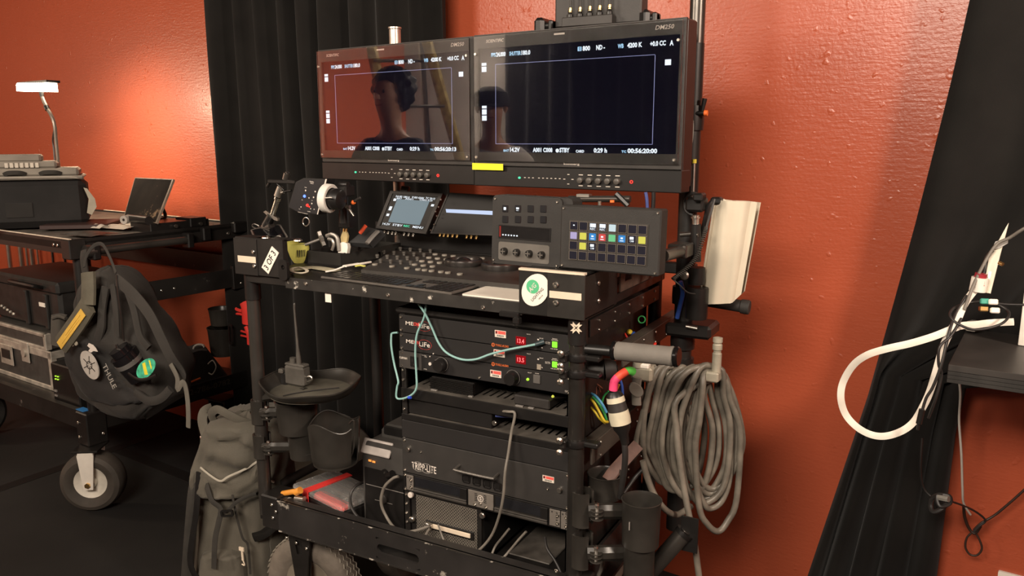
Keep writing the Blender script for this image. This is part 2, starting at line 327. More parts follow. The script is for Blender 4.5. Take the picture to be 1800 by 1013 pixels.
# ---------------------------------------------------------------- twin monitors
YF = 1.54
def monitor(label, xl, yl, xr, yr, z0, z1, px, tc_, first):
    """px: dict of photo pixels for the lettering; frame: x along the screen, y up, z towards the viewer"""
    M = frame((xl, yl, z0), (xr-xl, yr-yl, 0), (0, 0, 1)); Wd = math.hypot(xr-xl, yr-yl); H = z1-z0
    t = thing('broadcast_monitor', label, 'monitor', (xl+(xr-xl)/2, (yl+yr)/2+.04, z0), 'twin production monitors')
    hs = .055                                        # height of the control strip
    put('housing', G(M).box(.0, Wd, hs*.2, H, -.065, -.004, .004).box(.06, Wd-.06, .08, H-.08, -.10, -.065, .004), BLK2, t)
    b = .026
    bz = put('bezel', G(M).ring([(0, hs), (Wd, hs), (Wd, H), (0, H)], [(b*.55, hs+.035), (Wd-b*.55, hs+.035), (Wd-b*.55, H-.036), (b*.55, H-.036)], -.004, .004), GRY, t)
    put('screen', G(M).box(b*.5, Wd-b*.5, hs+.034, H-.035, -.004, -.001), mat('dark_lcd_panel', (.004, .004, .006), .04, var=0, emit=(.0018, .0016, .005), es=1), t)
    put('acrylic_shield', G(M).box(.004, Wd-.004, hs+.012, H-.004, .012, .015, .001), mat('clear_acrylic', (1, 1, 1), .0, trans=1, ior=1.6, var=0), t)
    st = put('control_strip', G(M).box(-.002, Wd+.002, 0, hs-.002, -.05, .006, .002), BLK2, t)
    for ux, uy in ((.012, hs+.022), (Wd-.014, hs+.022), (.012, H-.05), (Wd-.014, H-.05)):
        bolt(t, M @ Vector((ux, uy, .015)), M.col[2].xyz, .004, name='screw')
    # print on the bezel
    g = G(M); g.text('SCIENTIFIC', .04, H-.022, .056, .008, .0045, shear=.2); g.text('DM250', Wd-.075, H-.023, .046, .010, .0045, shear=.2); g.box(Wd*.44-.014, Wd*.44+.016, H-.016, H-.012, .004, .0048)
    g.text('konoerg', Wd*.47, hs+.004, .045, .007, .0045)
    put('bezel_print', g, INKW, t)
    # on-screen display
    yT = H-.052; yB = hs+.037; L = .03; Wi = Wd
    g = G(M); z = .0002
    def tx(s_, fx, w_, y, h=.0118): g.text(s_, fx*Wi, y-.0006, w_*Wi, h, z, bold=.04)
    tx('24.000', .117, .05, yT-.006); tx('180.0', .25, .045, yT-.006); tx('800', .55, .035, yT-.006); tx('ND -', .613, .04, yT-.006)
    tx('4200 K', .752, .065, yT-.006); tx('+0.0 CC', .85, .066, yT-.006); tx('A', .932, .016, yT-.007, .012)
    tx('14.2V', .19, .052, yB); tx('A001 C008', .31, .10, yB); tx('STBY', .445, .05, yB); tx('CARD', .525, .04, yB, .007); tx('0:29 h', .61, .062, yB); tx(tc_, .765, .13, yB)
    for fy, n in ((.80, 2), (.52, 3)):
        for k in range(n):
            g.box(.038*Wi, .063*Wi, fy*H-k*.016, fy*H-k*.016+(.007 if k == 0 else .0135), 0, .0006)
    g.box(.915*Wi, .94*Wi, .74*H, .74*H+.013, 0, .0006); g.prism(ell(.434*Wi, yB+.004, .005, .005, 12), 0, .0006)
    put('screen_readouts', g, E_W, t)
    g = G(M)
    def tb(s_, fx, w_, y, h=.0102): g.text(s_, fx*Wi, y, w_*Wi, h, z, bold=.035)
    tb('FPS', .09, .025, yT-.006); tb('SHUTTER', .187, .06, yT-.006); tb('EI', .527, .018, yT-.006); tb('WB', .71, .026, yT-.006); tb('BAT', .155, .03, yB, .006); tb('TC', .738, .022, yB, .006)
    put('screen_captions', g, mat('display_cyan', (0, 0, 0), .5, var=0, emit=(.45, .75, 1), es=1), t)
    x0, x1, y0, y1 = .112*Wi, .872*Wi, yB+.02, H-.078; q = .0011
    put('frame_line', G(M).box(x0, x1, y0, y0+q, 0, .0005).box(x0, x1, y1, y1+q, 0, .0005).box(x0, x0+q, y0, y1, 0, .0005).box(x1, x1+q, y0, y1, 0, .0005), E_L, t)
    # controls
    kb = None
    for i in range(5):
        c_ = M @ Vector((Wd*(.555+.043*i), hs*.42, .006))
        put('knob', G().lathe([(.008, 0), (.0075, .008), (.006, .009), (.0, .009)], c_, M.col[2].xyz, 14), mat('knob_grey', (.07, .063, .055), .4), st)
    g = G(M)
    for i in range(5):
        for dy in (-.0135, .0135): g.box(Wd*(.555+.043*i)-.006, Wd*(.555+.043*i)+.006, hs*.42+dy-.0009, hs*.42+dy+.0009, .006, .0065)
    for i in range(9): g.box(Wd*(.27+.021*i+(.01 if i > 2 else 0)), Wd*(.27+.021*i+(.01 if i > 2 else 0))+.005, hs*.45, hs*.45+.0016, .006, .0065)
    for dx, dy in ((.475, 0), (.515, 0), (.495, .012), (.495, -.012)): g.box(Wd*dx-.003, Wd*dx+.003, hs*.45+dy-.0008, hs*.45+dy+.0008, .006, .0065)
    put('strip_markings', g, INKW, st)
    put('status_light', G(M).prism(ell(Wd*.246, hs*.45, .0038, .003, 12), .006, .008), E_C, st)
    put('power_light', G(M).ring(ell(Wd*.79, hs*.42, .0042, .0042, 14), ell(Wd*.79, hs*.42, .0025, .0025, 14), .006, .0075), E_R, st)
    return t, M, Wd, H
def edge(px, pyT, pyB, y): return onY(px, (pyT+pyB)/2, y)
mY = [1.98, 1.905, 1.893, 1.84]
a = onY(565, 195, mY[0]); b = onY(834, 190, mY[1]); c = onY(836, 190, mY[2]); d = onY(1203, 180, mY[3])
zt = 1.74; zb = 1.345
M1 = monitor('production monitor nearer the black curtain, screen reading timecode ending 20:13', a.x, a.y, b.x, b.y, zb, zt, None, '00:56:20:13', 1)
M2 = monitor('production monitor with a yellow tape strip, screen timecode ending 20:00', c.x, c.y, d.x, d.y, zb, zt, None, '00:56:20:00', 0)
t, M, Wd, H = M2
u, v = loc(M, 836, 298); u2, v2 = loc(M, 890, 288)
put('marking_tape', G(M).prism([(u, v), (u2, v), (u2, v2), (u, v2+.001)], .0152, .0156), mat('yellow_tape', (.72, .68, .02), .6, var=.05), t, label='strip of bright yellow tape')
# ---------------------------------------------------------------- the main cart
ZT = 1.109                      # worktop surface
XL = onY(417, 450, YF).x; XR = -.648; YB = 2.13; ZD = .39
cart = thing('equipment_cart', 'black steel video cart with tape-marked corners carrying the rack and twin monitors', 'cart', ((XL+XR)/2, 1.85, 0))
CW = onY(500, 455, YF).x
put('worktop', G().box(XL+.02, XR-.01, YF+.004, YB, ZT-.024, ZT, .003), BLK, cart)
put('front_lip', G().box(CW, -.80, YF-.002, YF+.006, ZT-.026, ZT+.003, .001), mat('scuffed_black_edge', (.022, .02, .018), .45, var=.3, scale=20, worn=((.5, .46, .4), 30, .615)), cart)
for px, py in ((538, 499), (682, 519), (849, 541)):
    bolt(cart, onY(px, py, YF-.002), (0, -1, 0), .0055)
# corner boxes
def cbox(x0, x1, z0, z1, flip):
    g = G(); yb = onX(1086, 480, XR).y if flip else YF+.022
    g.box(x0, x1, YF-.006, YF+.004, z0, z1, .002)
    g.box(x1-.006 if flip else x0, x1 if flip else x0+.006, YF, yb, z0, z1, .002)
    g.box(x0, x1, YF, max(yb-.02, YF+.045), z1-.006, z1, .002).box(x0, x1, YF, yb-.02 if flip else yb, z0, z0+.004)
    g.box(x0 if flip else x1-.006, x0+.006 if flip else x1, YF, YF+(.06 if flip else .015), z0, z1, .002)
    return put('corner_box', g, BLK, cart), yb
cL, yb = cbox(XL, CW, 1.109, 1.211, False)
cR, yb = cbox(-.806, XR, 1.088, 1.187, True)
p = onY(456, 455, YF).x
put('overlap_plate', G().box(XL-.002, p, YF-.009, YF-.005, 1.109, 1.208, .001), BLK, cL)
put('hinge_tab', G().prism(rrect(0, .035, 0, .05, .008), 0, .008) if 0 else G(frame((CW-.012, YF-.006, 1.106), (1, 0, 0), (0, 0, 1))).ring(rrect(0, .03, 0, .055, .01), ell(.016, .034, .006, .006, 20), -.004, .006), BLK2, cL)
for px, py in ((445, 443), (447, 468)): bolt(cL, onY(px, py, YF-.01), (0, -1, 0), .0058)
q = onY(965, 500, YF).x
put('overlap_plate', G().box(q, XR+.002, YF-.009, YF-.005, 1.089, 1.186, .001), mat('scuffed_corner_plate', (.03, .027, .024), .4, var=.4, scale=14, metal=.3, worn=((.33, .3, .26), 16, .63)), cR)
for px, py in ((977, 501), (977, 533)): bolt(cR, onY(px, py, YF-.01), (0, -1, 0), .0068)
for px, py in ((1052, 498), (1052, 529)): bolt(cR, onX(px, py, XR+.001), (1, 0, 0), .006)
def ytape(name, x0, y0, x1, y1, m, lab=None, yy=YF-.0095, par=None):
    a = onY(x0, y0, yy); b = onY(x1, y1, yy); return put(name, G().box(a.x, b.x, yy-.0008, yy, a.z, b.z), m, par or cart, label=lab)
ytape('paper_tape', 418, 449, 450, 463, TAPE, 'strip of cream paper tape', par=cL)
ytape('paper_tape', 966, 511, 1022, 529, TAPE, 'strip of cream paper tape', par=cR)
# cream edge on the top of the right corner box
put('edge_tape', G().box(-.805, XR, YF-.008, YF+.006, 1.1865, 1.191), TAPE, cR)
# 3 OF 3 tag
yy = YF-.0075; P4 = [onY(x, y, yy) for x, y in ((478, 433), (491, 446), (472, 482), (460, 470))]
o_ = P4[3]; xd = P4[0]-P4[3]; M = frame(o_, xd, P4[3]-P4[2])
Lx = xd.length; hy = (P4[3]-P4[2]).dot(M.col[1].xyz)
put('number_tag', G(M).prism([(0, -hy), (Lx, -hy), (Lx, 0), (0, 0)], -.001, .0008), WHT, cL, label='white slanted tag reading 3 OF 3')
put('tag_lettering', G(M).text('3 OF 3', Lx*.1, -hy*.8, Lx*.8, hy*.62, .0009), INKK, cL)
# round sticker
c_ = onY(941, 510, YF-.0075); M = frame(c_, (1, 0, .0), (0, 0, 1)); th = math.radians(47)
a_, b_ = .036, .0275
def rot(P, t): return [(x*math.cos(t)-y*math.sin(t), x*math.sin(t)+y*math.cos(t)) for x, y in P]
st = put('round_sticker', G(M).prism(rot(ell(0, 0, .039, .0305, 32), math.radians(55)), 0, .0008), WHT, cR, label='white oval sticker with green disc reading LIGHTING')
gm = mat('sticker_green', (.08, .42, .2), .5, var=.05)
put('green_disc', G(M).prism(ell(-.006, .007, .0155, .0155, 28), .0008, .0012), gm, st)
put('sticker_mark', G(M).text('A/G', -.0105, -.007, .023, .0105, .0012, shear=.25, rot=th), INKW, st)
put('sticker_lettering', G(M).text('LIGHTING', -.006, -.0265, .040, .0065, .0009, rot=th).text('SERVICE', .010, -.0205, .014, .0025, .0009, rot=th), INKK, st)
# posts
r = .0185
xPL = onY(450, 600, 1.565).x-.0; xPR = onY(1014, 700, 1.565).x
POST = mat('scratched_black_post', (.055, .05, .045), .3, metal=.75, var=.3, scale=6, worn=((.5, .46, .42), 8, .64))
for x, y, m in ((xPL, 1.565, GUN), (xPR, 1.565, POST), (xPL, YB-.03, BLK), (xPR, YB-.03, BLK)):
    put('post', G().lathe([(r, .40), (r, 1.10)], (x, y, 0), n=24), m, cart)
put('post_sleeve', G().lathe([(r+.003, 1.035), (r+.003, 1.11)], (xPL, 1.565, 0), n=24), BLK2, cart)
sl = put('post_sleeve', G().lathe([(r+.0035, 1.028), (r+.0035, 1.09)], (xPR, 1.565, 0), n=24), BLK2, cart)
# white X mark of four chevrons on the right sleeve
cx = onY(1022, 577, 1.545); M = frame((xPR+.006, 1.5415, cx.z), (1, .12, 0), (0, 0, 1)); g = G(M)
for k in range(4):
    a = math.pi/2*k; P = [(-.0075, .0115), (0, .004), (.0075, .0115), (.0075, .0055), (0, -.001+.0012), (-.0075, .0055)]
    P = [(x, y+.0015) for x, y in P][::-1]
    g.prism(rot(P, a), -.001, .0012)
put('chevron_mark', g, TAPE, sl)
# deck, rails
RAIL = mat('chipped_black_rail', (.02, .018, .017), .42, var=.35, scale=8, worn=((.30, .27, .23), 13, .625))
put('deck', G().box(xPL-.02, xPR+.03, 1.56, YB, ZD-.01, ZD), BLK, cart)
xr0 = onY(490, 905, YF).x
def slot_rail():
    M = frame((xr0, YF, .373), (1, 0, 0), (0, 0, 1)); W = xPR-.02-xr0; H = .094
    a, b = loc(M, 664, 952); c, d = loc(M, 738, 986); s0, s1 = a, c; zc = .040; rr_ = .013
    outer = []; inner = []
    N = 28; inner = ell((s0+s1)/2, zc, (s1-s0)/2, rr_, N)
    inner = [((s0+s1)/2+math.copysign((s1-s0)/2-rr_, math.cos(2*math.pi*i/N))+rr_*math.cos(2*math.pi*i/N), zc+rr_*math.sin(2*math.pi*i/N)) for i in range(N)]
    for i in range(N):
        ca, sa = math.cos(2*math.pi*i/N), math.sin(2*math.pi*i/N); cxm = (s0+s1)/2; hx = .07; hz = .03
        k = 1/max(abs(ca), abs(sa)); outer.append((cxm+ca*k*hx, zc+sa*k*hz))
    g = G(M); g.ring(outer, inner, -.004, .004)
    g.box(0, (s0+s1)/2-.07, 0, H, -.004, .004).box((s0+s1)/2+.07, W, 0, H, -.004, .004).box((s0+s1)/2-.07, (s0+s1)/2+.07, zc+.03, H, -.004, .004).box((s0+s1)/2-.07, (s0+s1)/2+.07, 0, zc-.03, -.004, .004)
    g.box(0, W, H-.004, H, -.03, 0).box(0, W, 0, .004, -.04, 0)
    return g
put('deck_rail', slot_rail(), RAIL, cart)
CHP = mat('chipped_rail_edge', (.02, .018, .016), .45, var=.3, scale=20, worn=((.42, .38, .33), 22, .555))
put('rail_edge', G().box(xr0, xPR-.02, YF-.0052, YF-.0035, .4645, .4672), CHP, cart); put('rail_edge', G().box(xr0, xPR-.02, YF-.0052, YF-.0035, .3728, .3765), CHP, cart)
put('corner_casting', G().box(xr0-.06, xr0+.002, YF-.008, YF+.07, .375, .475, .004), BLK, cart)
put('corner_casting', G().box(xPR-.025, xPR+.04, YF-.008, YF+.06, .36, .475, .004), BLK, cart)
for px, py in ((478, 888), (485, 900), (480, 911), (978, 1004)): bolt(cart, onY(px, py, YF-.009), (0, -1, 0), .005)
for z in (.40, .45):  pass
put('side_rail', G().box(xPR-.005, xPR+.003, 1.58, YB, .375, .47), RAIL, cart)
put('rear_rail', G().box(xPL, xPR, YB-.005, YB+.003, .375, .47), BLK, cart)
# right-hand angle bars between the posts, with bolts
for za, zb_, x in ((1.035, 1.005, xPR+.012), (.955, .905, xPR+.03), (.80, .765, xPR+.014), (.62, .585, xPR+.014)):
    pass
BR = mat('dusty_brown_black_bar', (.05, .042, .034), .5, var=.4, scale=9, worn=((.2, .17, .14), 20, .68))
def sbar(z0, z1, x, y0=1.60, y1=YB+.08, m=BR):
    o = put('side_bar', G().box(x, x+.005, y0, y1, z0, z1, .001).box(x-.025, x, y0, y1, z1-.004, z1), m, cart)
    for k in range(5):
        yk = y0+.05+(y1-y0-.1)*k/4
        for zz in (z0+.008, z1-.01): bolt(o, (x+.005, yk, zz), (1, 0, 0), .0035, name='bolt')
    return o
sbar(1.035, 1.075, xPR+.01, 1.60, 2.1, BLK)
sbar(.94, .985, xPR+.045, 1.72, 2.2)
sbar(.735, .785, xPR+.02)
sbar(.60, .64, xPR+.02, 1.6, 2.1)
# clamps (ring collars with bolts) on the right post
for z in (.999, .962, .80):
    c_ = put('post_clamp', G().lathe([(r+.006, -.008), (r+.007, -.004), (r+.007, .004), (r+.006, .008)], (xPR, 1.565, z), n=20).box(xPR-.03, xPR-.012, 1.53, 1.55, z-.01, z+.01, .003).box(xPR+.01, xPR+.055, 1.555, 1.58, z-.006, z+.006, .003), BLK2, cart)
    for dz in (-.014, .014):
        put('clamp_screw', G().lathe([(.006, 0), (.008, .003), (.008, .009), (.004, .012)], (xPR-.02, 1.527, z+dz), (0, -1, 0), 12), CHR, c_)
# caster under the front rail
def caster(parent, cx, cy, zr, wd, dirv, forkm, tyrem, hubm, top):
    ax = Vector((dirv[0], dirv[1], 0)).normalized(); c0 = Vector((cx, cy, zr)); fwd = Vector((-ax.y, ax.x, 0))
    t = put('caster_plate', G(frame((cx, cy, top-.008), ax, fwd)).box(-.06, .06, -.05, .05, 0, .008, .002), BLK, parent)
    ty = put('tyre', G().lathe([(zr*.52, -wd*.36), (zr*.62, -wd*.5), (zr*.8, -wd*.56), (zr*.93, -wd*.46), (zr*.985, -wd*.3), (zr, -wd*.1), (zr, wd*.1), (zr*.985, wd*.3), (zr*.93, wd*.46), (zr*.8, wd*.56), (zr*.62, wd*.5), (zr*.52, wd*.36)], c0, ax, 44, cap=False), tyrem, t)
    put('wheel_hub', G().lathe([(zr*.55, -wd*.3), (zr*.53, -wd*.38), (zr*.44, -wd*.3), (zr*.2, -wd*.22), (zr*.16, -wd*.5), (zr*.16, wd*.5), (zr*.2, wd*.22), (zr*.44, wd*.3), (zr*.53, wd*.38), (zr*.55, wd*.3)], c0, ax, 36, cap=False), hubm, t)
    g = G()
    for s in (-1, 1):
        M = frame(c0+ax*(s*wd*.62), fwd, (0, 0, 1)); g.at(M).prism([(-.018, -.02), (.018, -.02), (.032, top-zr-.02), (.026, top-zr-.008), (-.026, top-zr-.008), (-.032, top-zr-.02)], -.003, .003)
    g.at(frame((cx, cy, top-.02), ax, fwd)).box(-wd*.64, wd*.64, -.03, .03, 0, .012, .002)
    put('fork', g, forkm, t)
    put('axle_nut', G().cyl(c0-ax*(wd*.75), c0+ax*(wd*.75), .011, n=6), BRS if forkm is WHT else CHR, t)
    return t
TY = mat('worn_tyre_rubber', (.12, .10, .08), .8, var=.35, scale=14, bump=.6, bscale=90)
px = onY(552, 990, 1.66)
c1 = caster(cart, px.x, 1.66, .155, .075, (.10, -.995), BLK, TY, mat('dusty_hub', (.2, .17, .13), .6), .372)
put('dusty_plate', G().box(onY(505, 950, 1.60).x, onY(566, 950, 1.60).x, 1.575, 1.72, .352, .362, .002), mat('dusty_tan_plate', (.16, .14, .11), .7, var=.3), c1)
Mf = frame((px.x, 1.66-.052, 0), (1, 0, 0), (0, 0, 1))
put('fork_cheek', G(Mf).ring([(-.045, .35), (-.012, .12), (.014, .12), (.045, .35), (.045, .352), (-.045, .352)], [(-.016, .30), (-.010, .27), (.008, .27), (.014, .30), (.010, .315), (-.012, .315)], 0, .006), BLK, c1)
# zig-zag tread grooves
g = G()
for k in (-.3, -.1, .12, .32):
    ax = Vector((.10, -.995, 0)).normalized(); f = Vector((-ax.y, ax.x, 0)); P = []
    for i in range(96):
        a = 2*math.pi*i/96; rr_ = .155*(1.0-abs(k)*.05)+.0006; P.append(Vector((px.x, 1.66, .155))+ax*(k*.075+(.004 if i % 2 else -.004))+f*(math.cos(a)*rr_)+Vector((0, 0, math.sin(a)*rr_)))
    g.tube(P, .0022, n=4, smooth=0, closed=True)
put('tread_groove', g, mat('pale_tread_dust', (.17, .15, .12), .8), c1)
for px_, py_ in ((504, 946), (521, 955), (539, 965)): bolt(cart, onY(px_, py_, 1.60), (0, -1, 0), .005)
caster(cart, -.76, 2.05, .15, .09, (1, 0), BLK, TY, GRY, .372)
caster(cart, -1.5, 2.05, .15, .09, (1, 0), BLK, TY, GRY, .372)
caster(cart, -.74, 1.68, .15, .09, (1, 0), BLK, TY, GRY, .372)
# white paper strap end hanging under the lip
a = onY(572, 511, YF+.01); b = onY(583, 532, YF+.01)
put('label_tab', G().box(a.x, b.x, YF+.008, YF+.010, b.z, a.z+.01), WHT, cart, label='short white strap end under the lip')
put('front_latch', G().box(onY(878, 545, YF-.01).x, onY(912, 545, YF-.01).x, YF-.014, YF-.002, 1.078, 1.09, .002).box(onY(904, 553, YF-.01).x, onY(915, 553, YF-.01).x, YF-.02, YF-.002, 1.066, 1.08, .002), BLK2, cart)
# ---------------------------------------------------------------- monitor stand
yS = 2.0
xs = onY(1212, 300, yS).x; xs2 = onY(694, 55, 2.105).x
ms = thing('monitor_stand', 'black twin-pole stand rising behind the cart to hold both monitors', 'stand', ((xs+xs2)/2, yS, ZT))
put('pole', G().lathe([(.024, .42), (.024, 1.70)], (xs, yS, 0), n=24), BLK, ms)
put('pole', G().lathe([(.019, 1.6), (.019, 3.0)], (xs+.004, yS, 0), n=24), GUN, ms)
put('pole', G().lathe([(.0185, 1.11), (.0185, onY(694, 52, 2.105).z), (.021, onY(694, 51, 2.105).z), (.021, onY(694, 48, 2.105).z)], (xs2, 2.105, 0), n=24), STL, ms)
put('cross_bar', G().box(xs2-.03, xs, 1.99, 2.03, 1.50, 1.54, .003).box(xs2-.03, xs, 1.99, 2.03, 1.62, 1.65, .003), BLK2, ms)
put('cross_bar', G().box(xs2-.03, xs, 2.095, 2.12, ZT, ZT+.03, .003), BLK2, ms)
k1 = put('collar', G().lathe([(.03, 0), (.031, .03), (.03, .06)], (xs, yS, onY(1215, 215, yS).z-.02), n=20), BLK2, ms)
a = onY(1215, 200, yS-.02); b = onY(1238, 199, yS-.02)
put('locking_lever', G().cyl((a.x, a.y, a.z), (b.x, b.y, b.z), .006).cyl((b.x-.006, b.y, b.z), (b.x+.0, b.y, b.z+.035), .004, .006), BLK2, k1)
put('lever_cap', G().cyl((b.x, b.y, b.z), (b.x+.008, b.y, b.z), .007), mat('orange_plastic', (.8, .16, .03), .5), k1)
for z in (1.05, .93, .86): put('collar', G().lathe([(.031, 0), (.032, .02), (.031, .045)], (xs, yS, z), n=20), BLK2, ms)
a = onY(1168, 567, yS-.06); b = onY(1248, 600, yS-.06)
pc = put('pole_clamp', G().box(a.x, b.x, yS-.06, yS+.04, b.z, a.z, .008), BLK2, ms)
put('clamp_pin', G().cyl(onY(1206, 574, yS-.065), onY(1226, 578, yS-.065), .005), STL, pc)
# thin cable with yellow band running down the pole
P = [onY(x, y, yS-.04) for x, y in ((1214, 0), (1213, 60), (1212, 190), (1217, 235), (1212, 262), (1203, 288))]
put('aerial_cable', G().tube([onY(x, y, yS-.05) for x, y in ((1211, 188), (1217, 215), (1216, 245), (1210, 270), (1203, 288))], .0035), mat('grey_cable', (.2, .19, .17), .5), ms)
put('antenna_rod', G().cyl(onY(1220, 284, yS-.03), onY(1218, 345, yS-.03), .004), STL, ms)
put('yellow_band', G().cyl(onY(1220.3, 280, yS-.03), onY(1220, 287, yS-.03), .006), mat('yellow_plastic', (.6, .5, .05), .5), ms)
# ---------------------------------------------------------------- receiver on top of the right-hand monitor
yy = 1.90; a = onY(975, 34, yy); b = onY(1127, 20, yy)
rc = thing('video_receiver', 'dark box with five brass sockets clamped above the monitor with yellow tape', 'receiver', ((a.x+b.x)/2, yy, 1.74), None)
put('receiver_body', G().box(a.x, b.x, yy, yy+.05, 1.745, 1.86, .004), GRY, rc)
a2 = onY(990, 40, yy-.02); b2 = onY(1078, 20, yy-.02)
put('socket_bracket', G().box(a2.x, b2.x, yy-.03, yy, 1.742, 1.765, .002), GRY, rc)
for i in range(5):
    c_ = onY(1001+17.3*i, 17-1.9*i, yy-.02)
    s_ = put('bnc_socket', G().cyl((c_.x, yy-.016, 1.764), (c_.x, yy-.016, 1.772), .008).cyl((c_.x, yy-.016, 1.772), (c_.x+.001, yy-.018, 1.782), .0055), BLK2, rc)
    put('brass_tip', G().cyl((c_.x+.001, yy-.018, 1.778), (c_.x+.002, yy-.018, 1.788), .0052, .004), BRS, s_)
    put('cable_stub', G().cyl((c_.x+.002, yy-.018, 1.788), (c_.x+.002, yy-.018, 1.86), .0022), GRY, s_)
for x0, x1 in ((943, 975), (1130, 1157)):
    a = onY(x0, 40, yy); b = onY(x1, 40, yy)
    put('mount_clamp', G().box(a.x, a.x+(b.x-a.x)*.55, yy-.02, yy+.04, 1.73, 1.772, .008).cyl((a.x+.01, yy, 1.752), (b.x, yy, 1.752), .009).box(b.x-.012, b.x, yy-.015, yy+.02, 1.74, 1.764, .003), BLK2, rc)
# ---------------------------------------------------------------- rack and its units
YR = 1.60; X0 = onY(704, 650, YR).x; X1 = X0+.4826
rk = thing('equipment_rack', 'open black rack frame full of rack units standing on the cart deck', 'rack', ((X0+X1)/2, 1.8, ZD))
put('rack_top', G().box(X0-.012, X1+.008, YR-.004, 2.08, 1.036, 1.052, .006), BLK, rk)
put('rack_side', G().box(X1+.004, X1+.008, YR+.02, 2.08, .43, 1.036), BLK, rk)
put('rack_side', G().box(X0-.012, X0-.008, YR+.02, 2.08, .43, 1.036), BLK, rk)
put('rack_back', G().box(X0, X1, 2.07, 2.08, .43, 1.036), BLK, rk)
def railstrip(x0, x1):
    o = put('rack_rail', G().box(x0, x1, YR+.002, YR+.008, ZD+.01, 1.036).box(x0, x0+.003, YR+.002, YR+.04, ZD+.01, 1.036), BLK, rk)
    n = 0
    for k in range(24):
        z = 1.02-.0262*k
        if z < .45: break
        bolt(o, ((x0+x1)/2, YR+.0015, z), (0, -1, 0), .0042, CHR if k % 3 else STL)
railstrip(X0-.002, X0+.016); railstrip(X1-.016, X1+.002)
UP_ = .047; z1 = 1.036
PNL = mat('satin_black_panel', (.019, .0175, .017), .42, var=.15, scale=5)
def unit(name, label, z0, z1, dep=.36, m=None, cat='rack unit', ears=True, group=None, x0=None, x1=None, y=YR):
    x0 = X0+.002 if x0 is None else x0; x1 = X1-.002 if x1 is None else x1
    t = thing(name, label, cat, ((x0+x1)/2, y+.1, z0), group)
    put('face_panel', G().box(x0, x1, y-.004, y+.001, z0+.001, z1-.001, .001), m or PNL, t)
    if dep: put('chassis', G().box(x0+.02, x1-.02, y+.001, y+dep, z0+.002, z1-.002), m or PNL, t)
    if ears:
        for xx in (x0+.007, x1-.007):
            for zz in (z0+.007, z1-.007): bolt(t, (xx, y-.004, zz), (0, -1, 0), .0042)
    return t
def UF(z0, y=YR, x0=None): return frame(((X0+.002) if x0 is None else x0, y-.004, z0), (1, 0, 0), (0, 0, 1))
STK = mat('pale_sticker', (.62, .56, .48), .5, var=.03); STR = mat('sticker_red', (.72, .10, .08), .5, var=.03)
def asset_sticker(t, M, px, py, w_=.030, h_=.017):
    u, v = loc(M, px, py); s = put('asset_sticker', G(M).box(u, u+w_, v-h_, v, 0, .0008), STK, t, label='red and white barcode sticker')
    put('sticker_band', G(M).box(u+w_*.3, u+w_*.97, v-h_*.52, v-h_*.08, .0008, .001).box(u+w_*.06, u+w_*.26, v-h_*.52, v-h_*.08, .0008, .001), STR, s)
    g = G(M)
    for k in range(7): g.box(u+w_*(.2+.09*k), u+w_*(.2+.09*k+.05), v-h_*.88, v-h_*.64, .0008, .001)
    g.box(u+w_*.08, u+w_*.2, v-h_*.48, v-h_*.15, .001, .0012)
    put('barcode', g, INKK, s)
for i in range(2):
    zb_ = z1-UP_*(i+1)
    t = unit('power_distributor', ('upper rack power unit with orange logo, red display reading 13.4', 'lower rack power unit with orange logo, red display reading 13.5')[i], zb_, z1-UP_*i, group='twin rack power units')
    M = UF(zb_); dy = 55 if i == 0 else 0
    put('logo_white', G(M).text('ME', .021, .0215, .024, .009, 0).text('LiFe', .061, .0175, .032, .012, 0), INKW, t)
    put('logo_orange', G(M).text('ON', .0455, .0215, .0155, .009, 0).ring(ell(.077, .023, .021, .0125, 30), ell(.077, .023, .0206, .0121, 30), 0, .0003), INKR, t)
    asset_sticker(t, M, 870+(-2 if i else 0), 580+(34 if i else 0))
    u, v = loc(M, 865, 601+34*i); put('maker_lettering', G(M).text('TOOLS AUDIO', u+.009, v-.009, .036, .005, 0).ring(ell(u+.003, v-.007, .0045, .0045, 16), ell(u+.003, v-.007, .0032, .0032, 16), 0, .0004).box(u-.001, u+.007, v-.0075, v-.0065, 0, .0004), mat('orange_print', (.75, .16, .04), .6, var=0), t)
    u, v = loc(M, 907, 591+33*i); put('display_window', G(M).box(u, u+.026, v-.02, v, 0, .001), mat('red_display_glow', (.03, 0, 0), .3, var=0, emit=(.5, .004, .01), es=.5), t)
    put('display_digits', G(M).text(('13.4', '13.5')[i], u+.004, v-.0155, .018, .0105, .001), mat('red_digits', (0, 0, 0), .5, var=0, emit=(1, .12, .12), es=2.6), t)
    u, v = loc(M, 971, 600+35*i); put('power_button', G(M).box(u, u+.013, v-.014, v, 0, .003, .001), E_G, t, label='lit green button')
    g = G(M); g.text('VOLTS', u-.066, v+.008, .010, .0022, 0).text('SET BAT', u-.033, v+.002, .010, .0022, 0).text('BATTERY', u-.018, v-.005, .013, .002, 0).text('BAT LOW', u-.018, v-.008, .013, .002, 0).text('MAIN', u, v+.005, .012, .0022, 0).text('REC HOLD', u-.002, v+.002, .016, .0018, 0).text('FUEL METER', u-.004, v-.019, .018, .0022, 0).text('USB', u-.031, v-.020, .007, .0025, 0).box(u-.038, u-.034, v-.002, v+.001, 0, .0005)
    put('panel_lettering', g, INKW, t)
    u2, v2 = loc(M, 944, 606+34*i)
    put('usb_port', G(M).box(u2, u2+.011, v2-.013, v2, 0, .0015, .0005), mat('port_tan', (.28, .24, .19), .5) if i else BLK2, t)
    u3, v3 = loc(M, 711, 565+31*i)
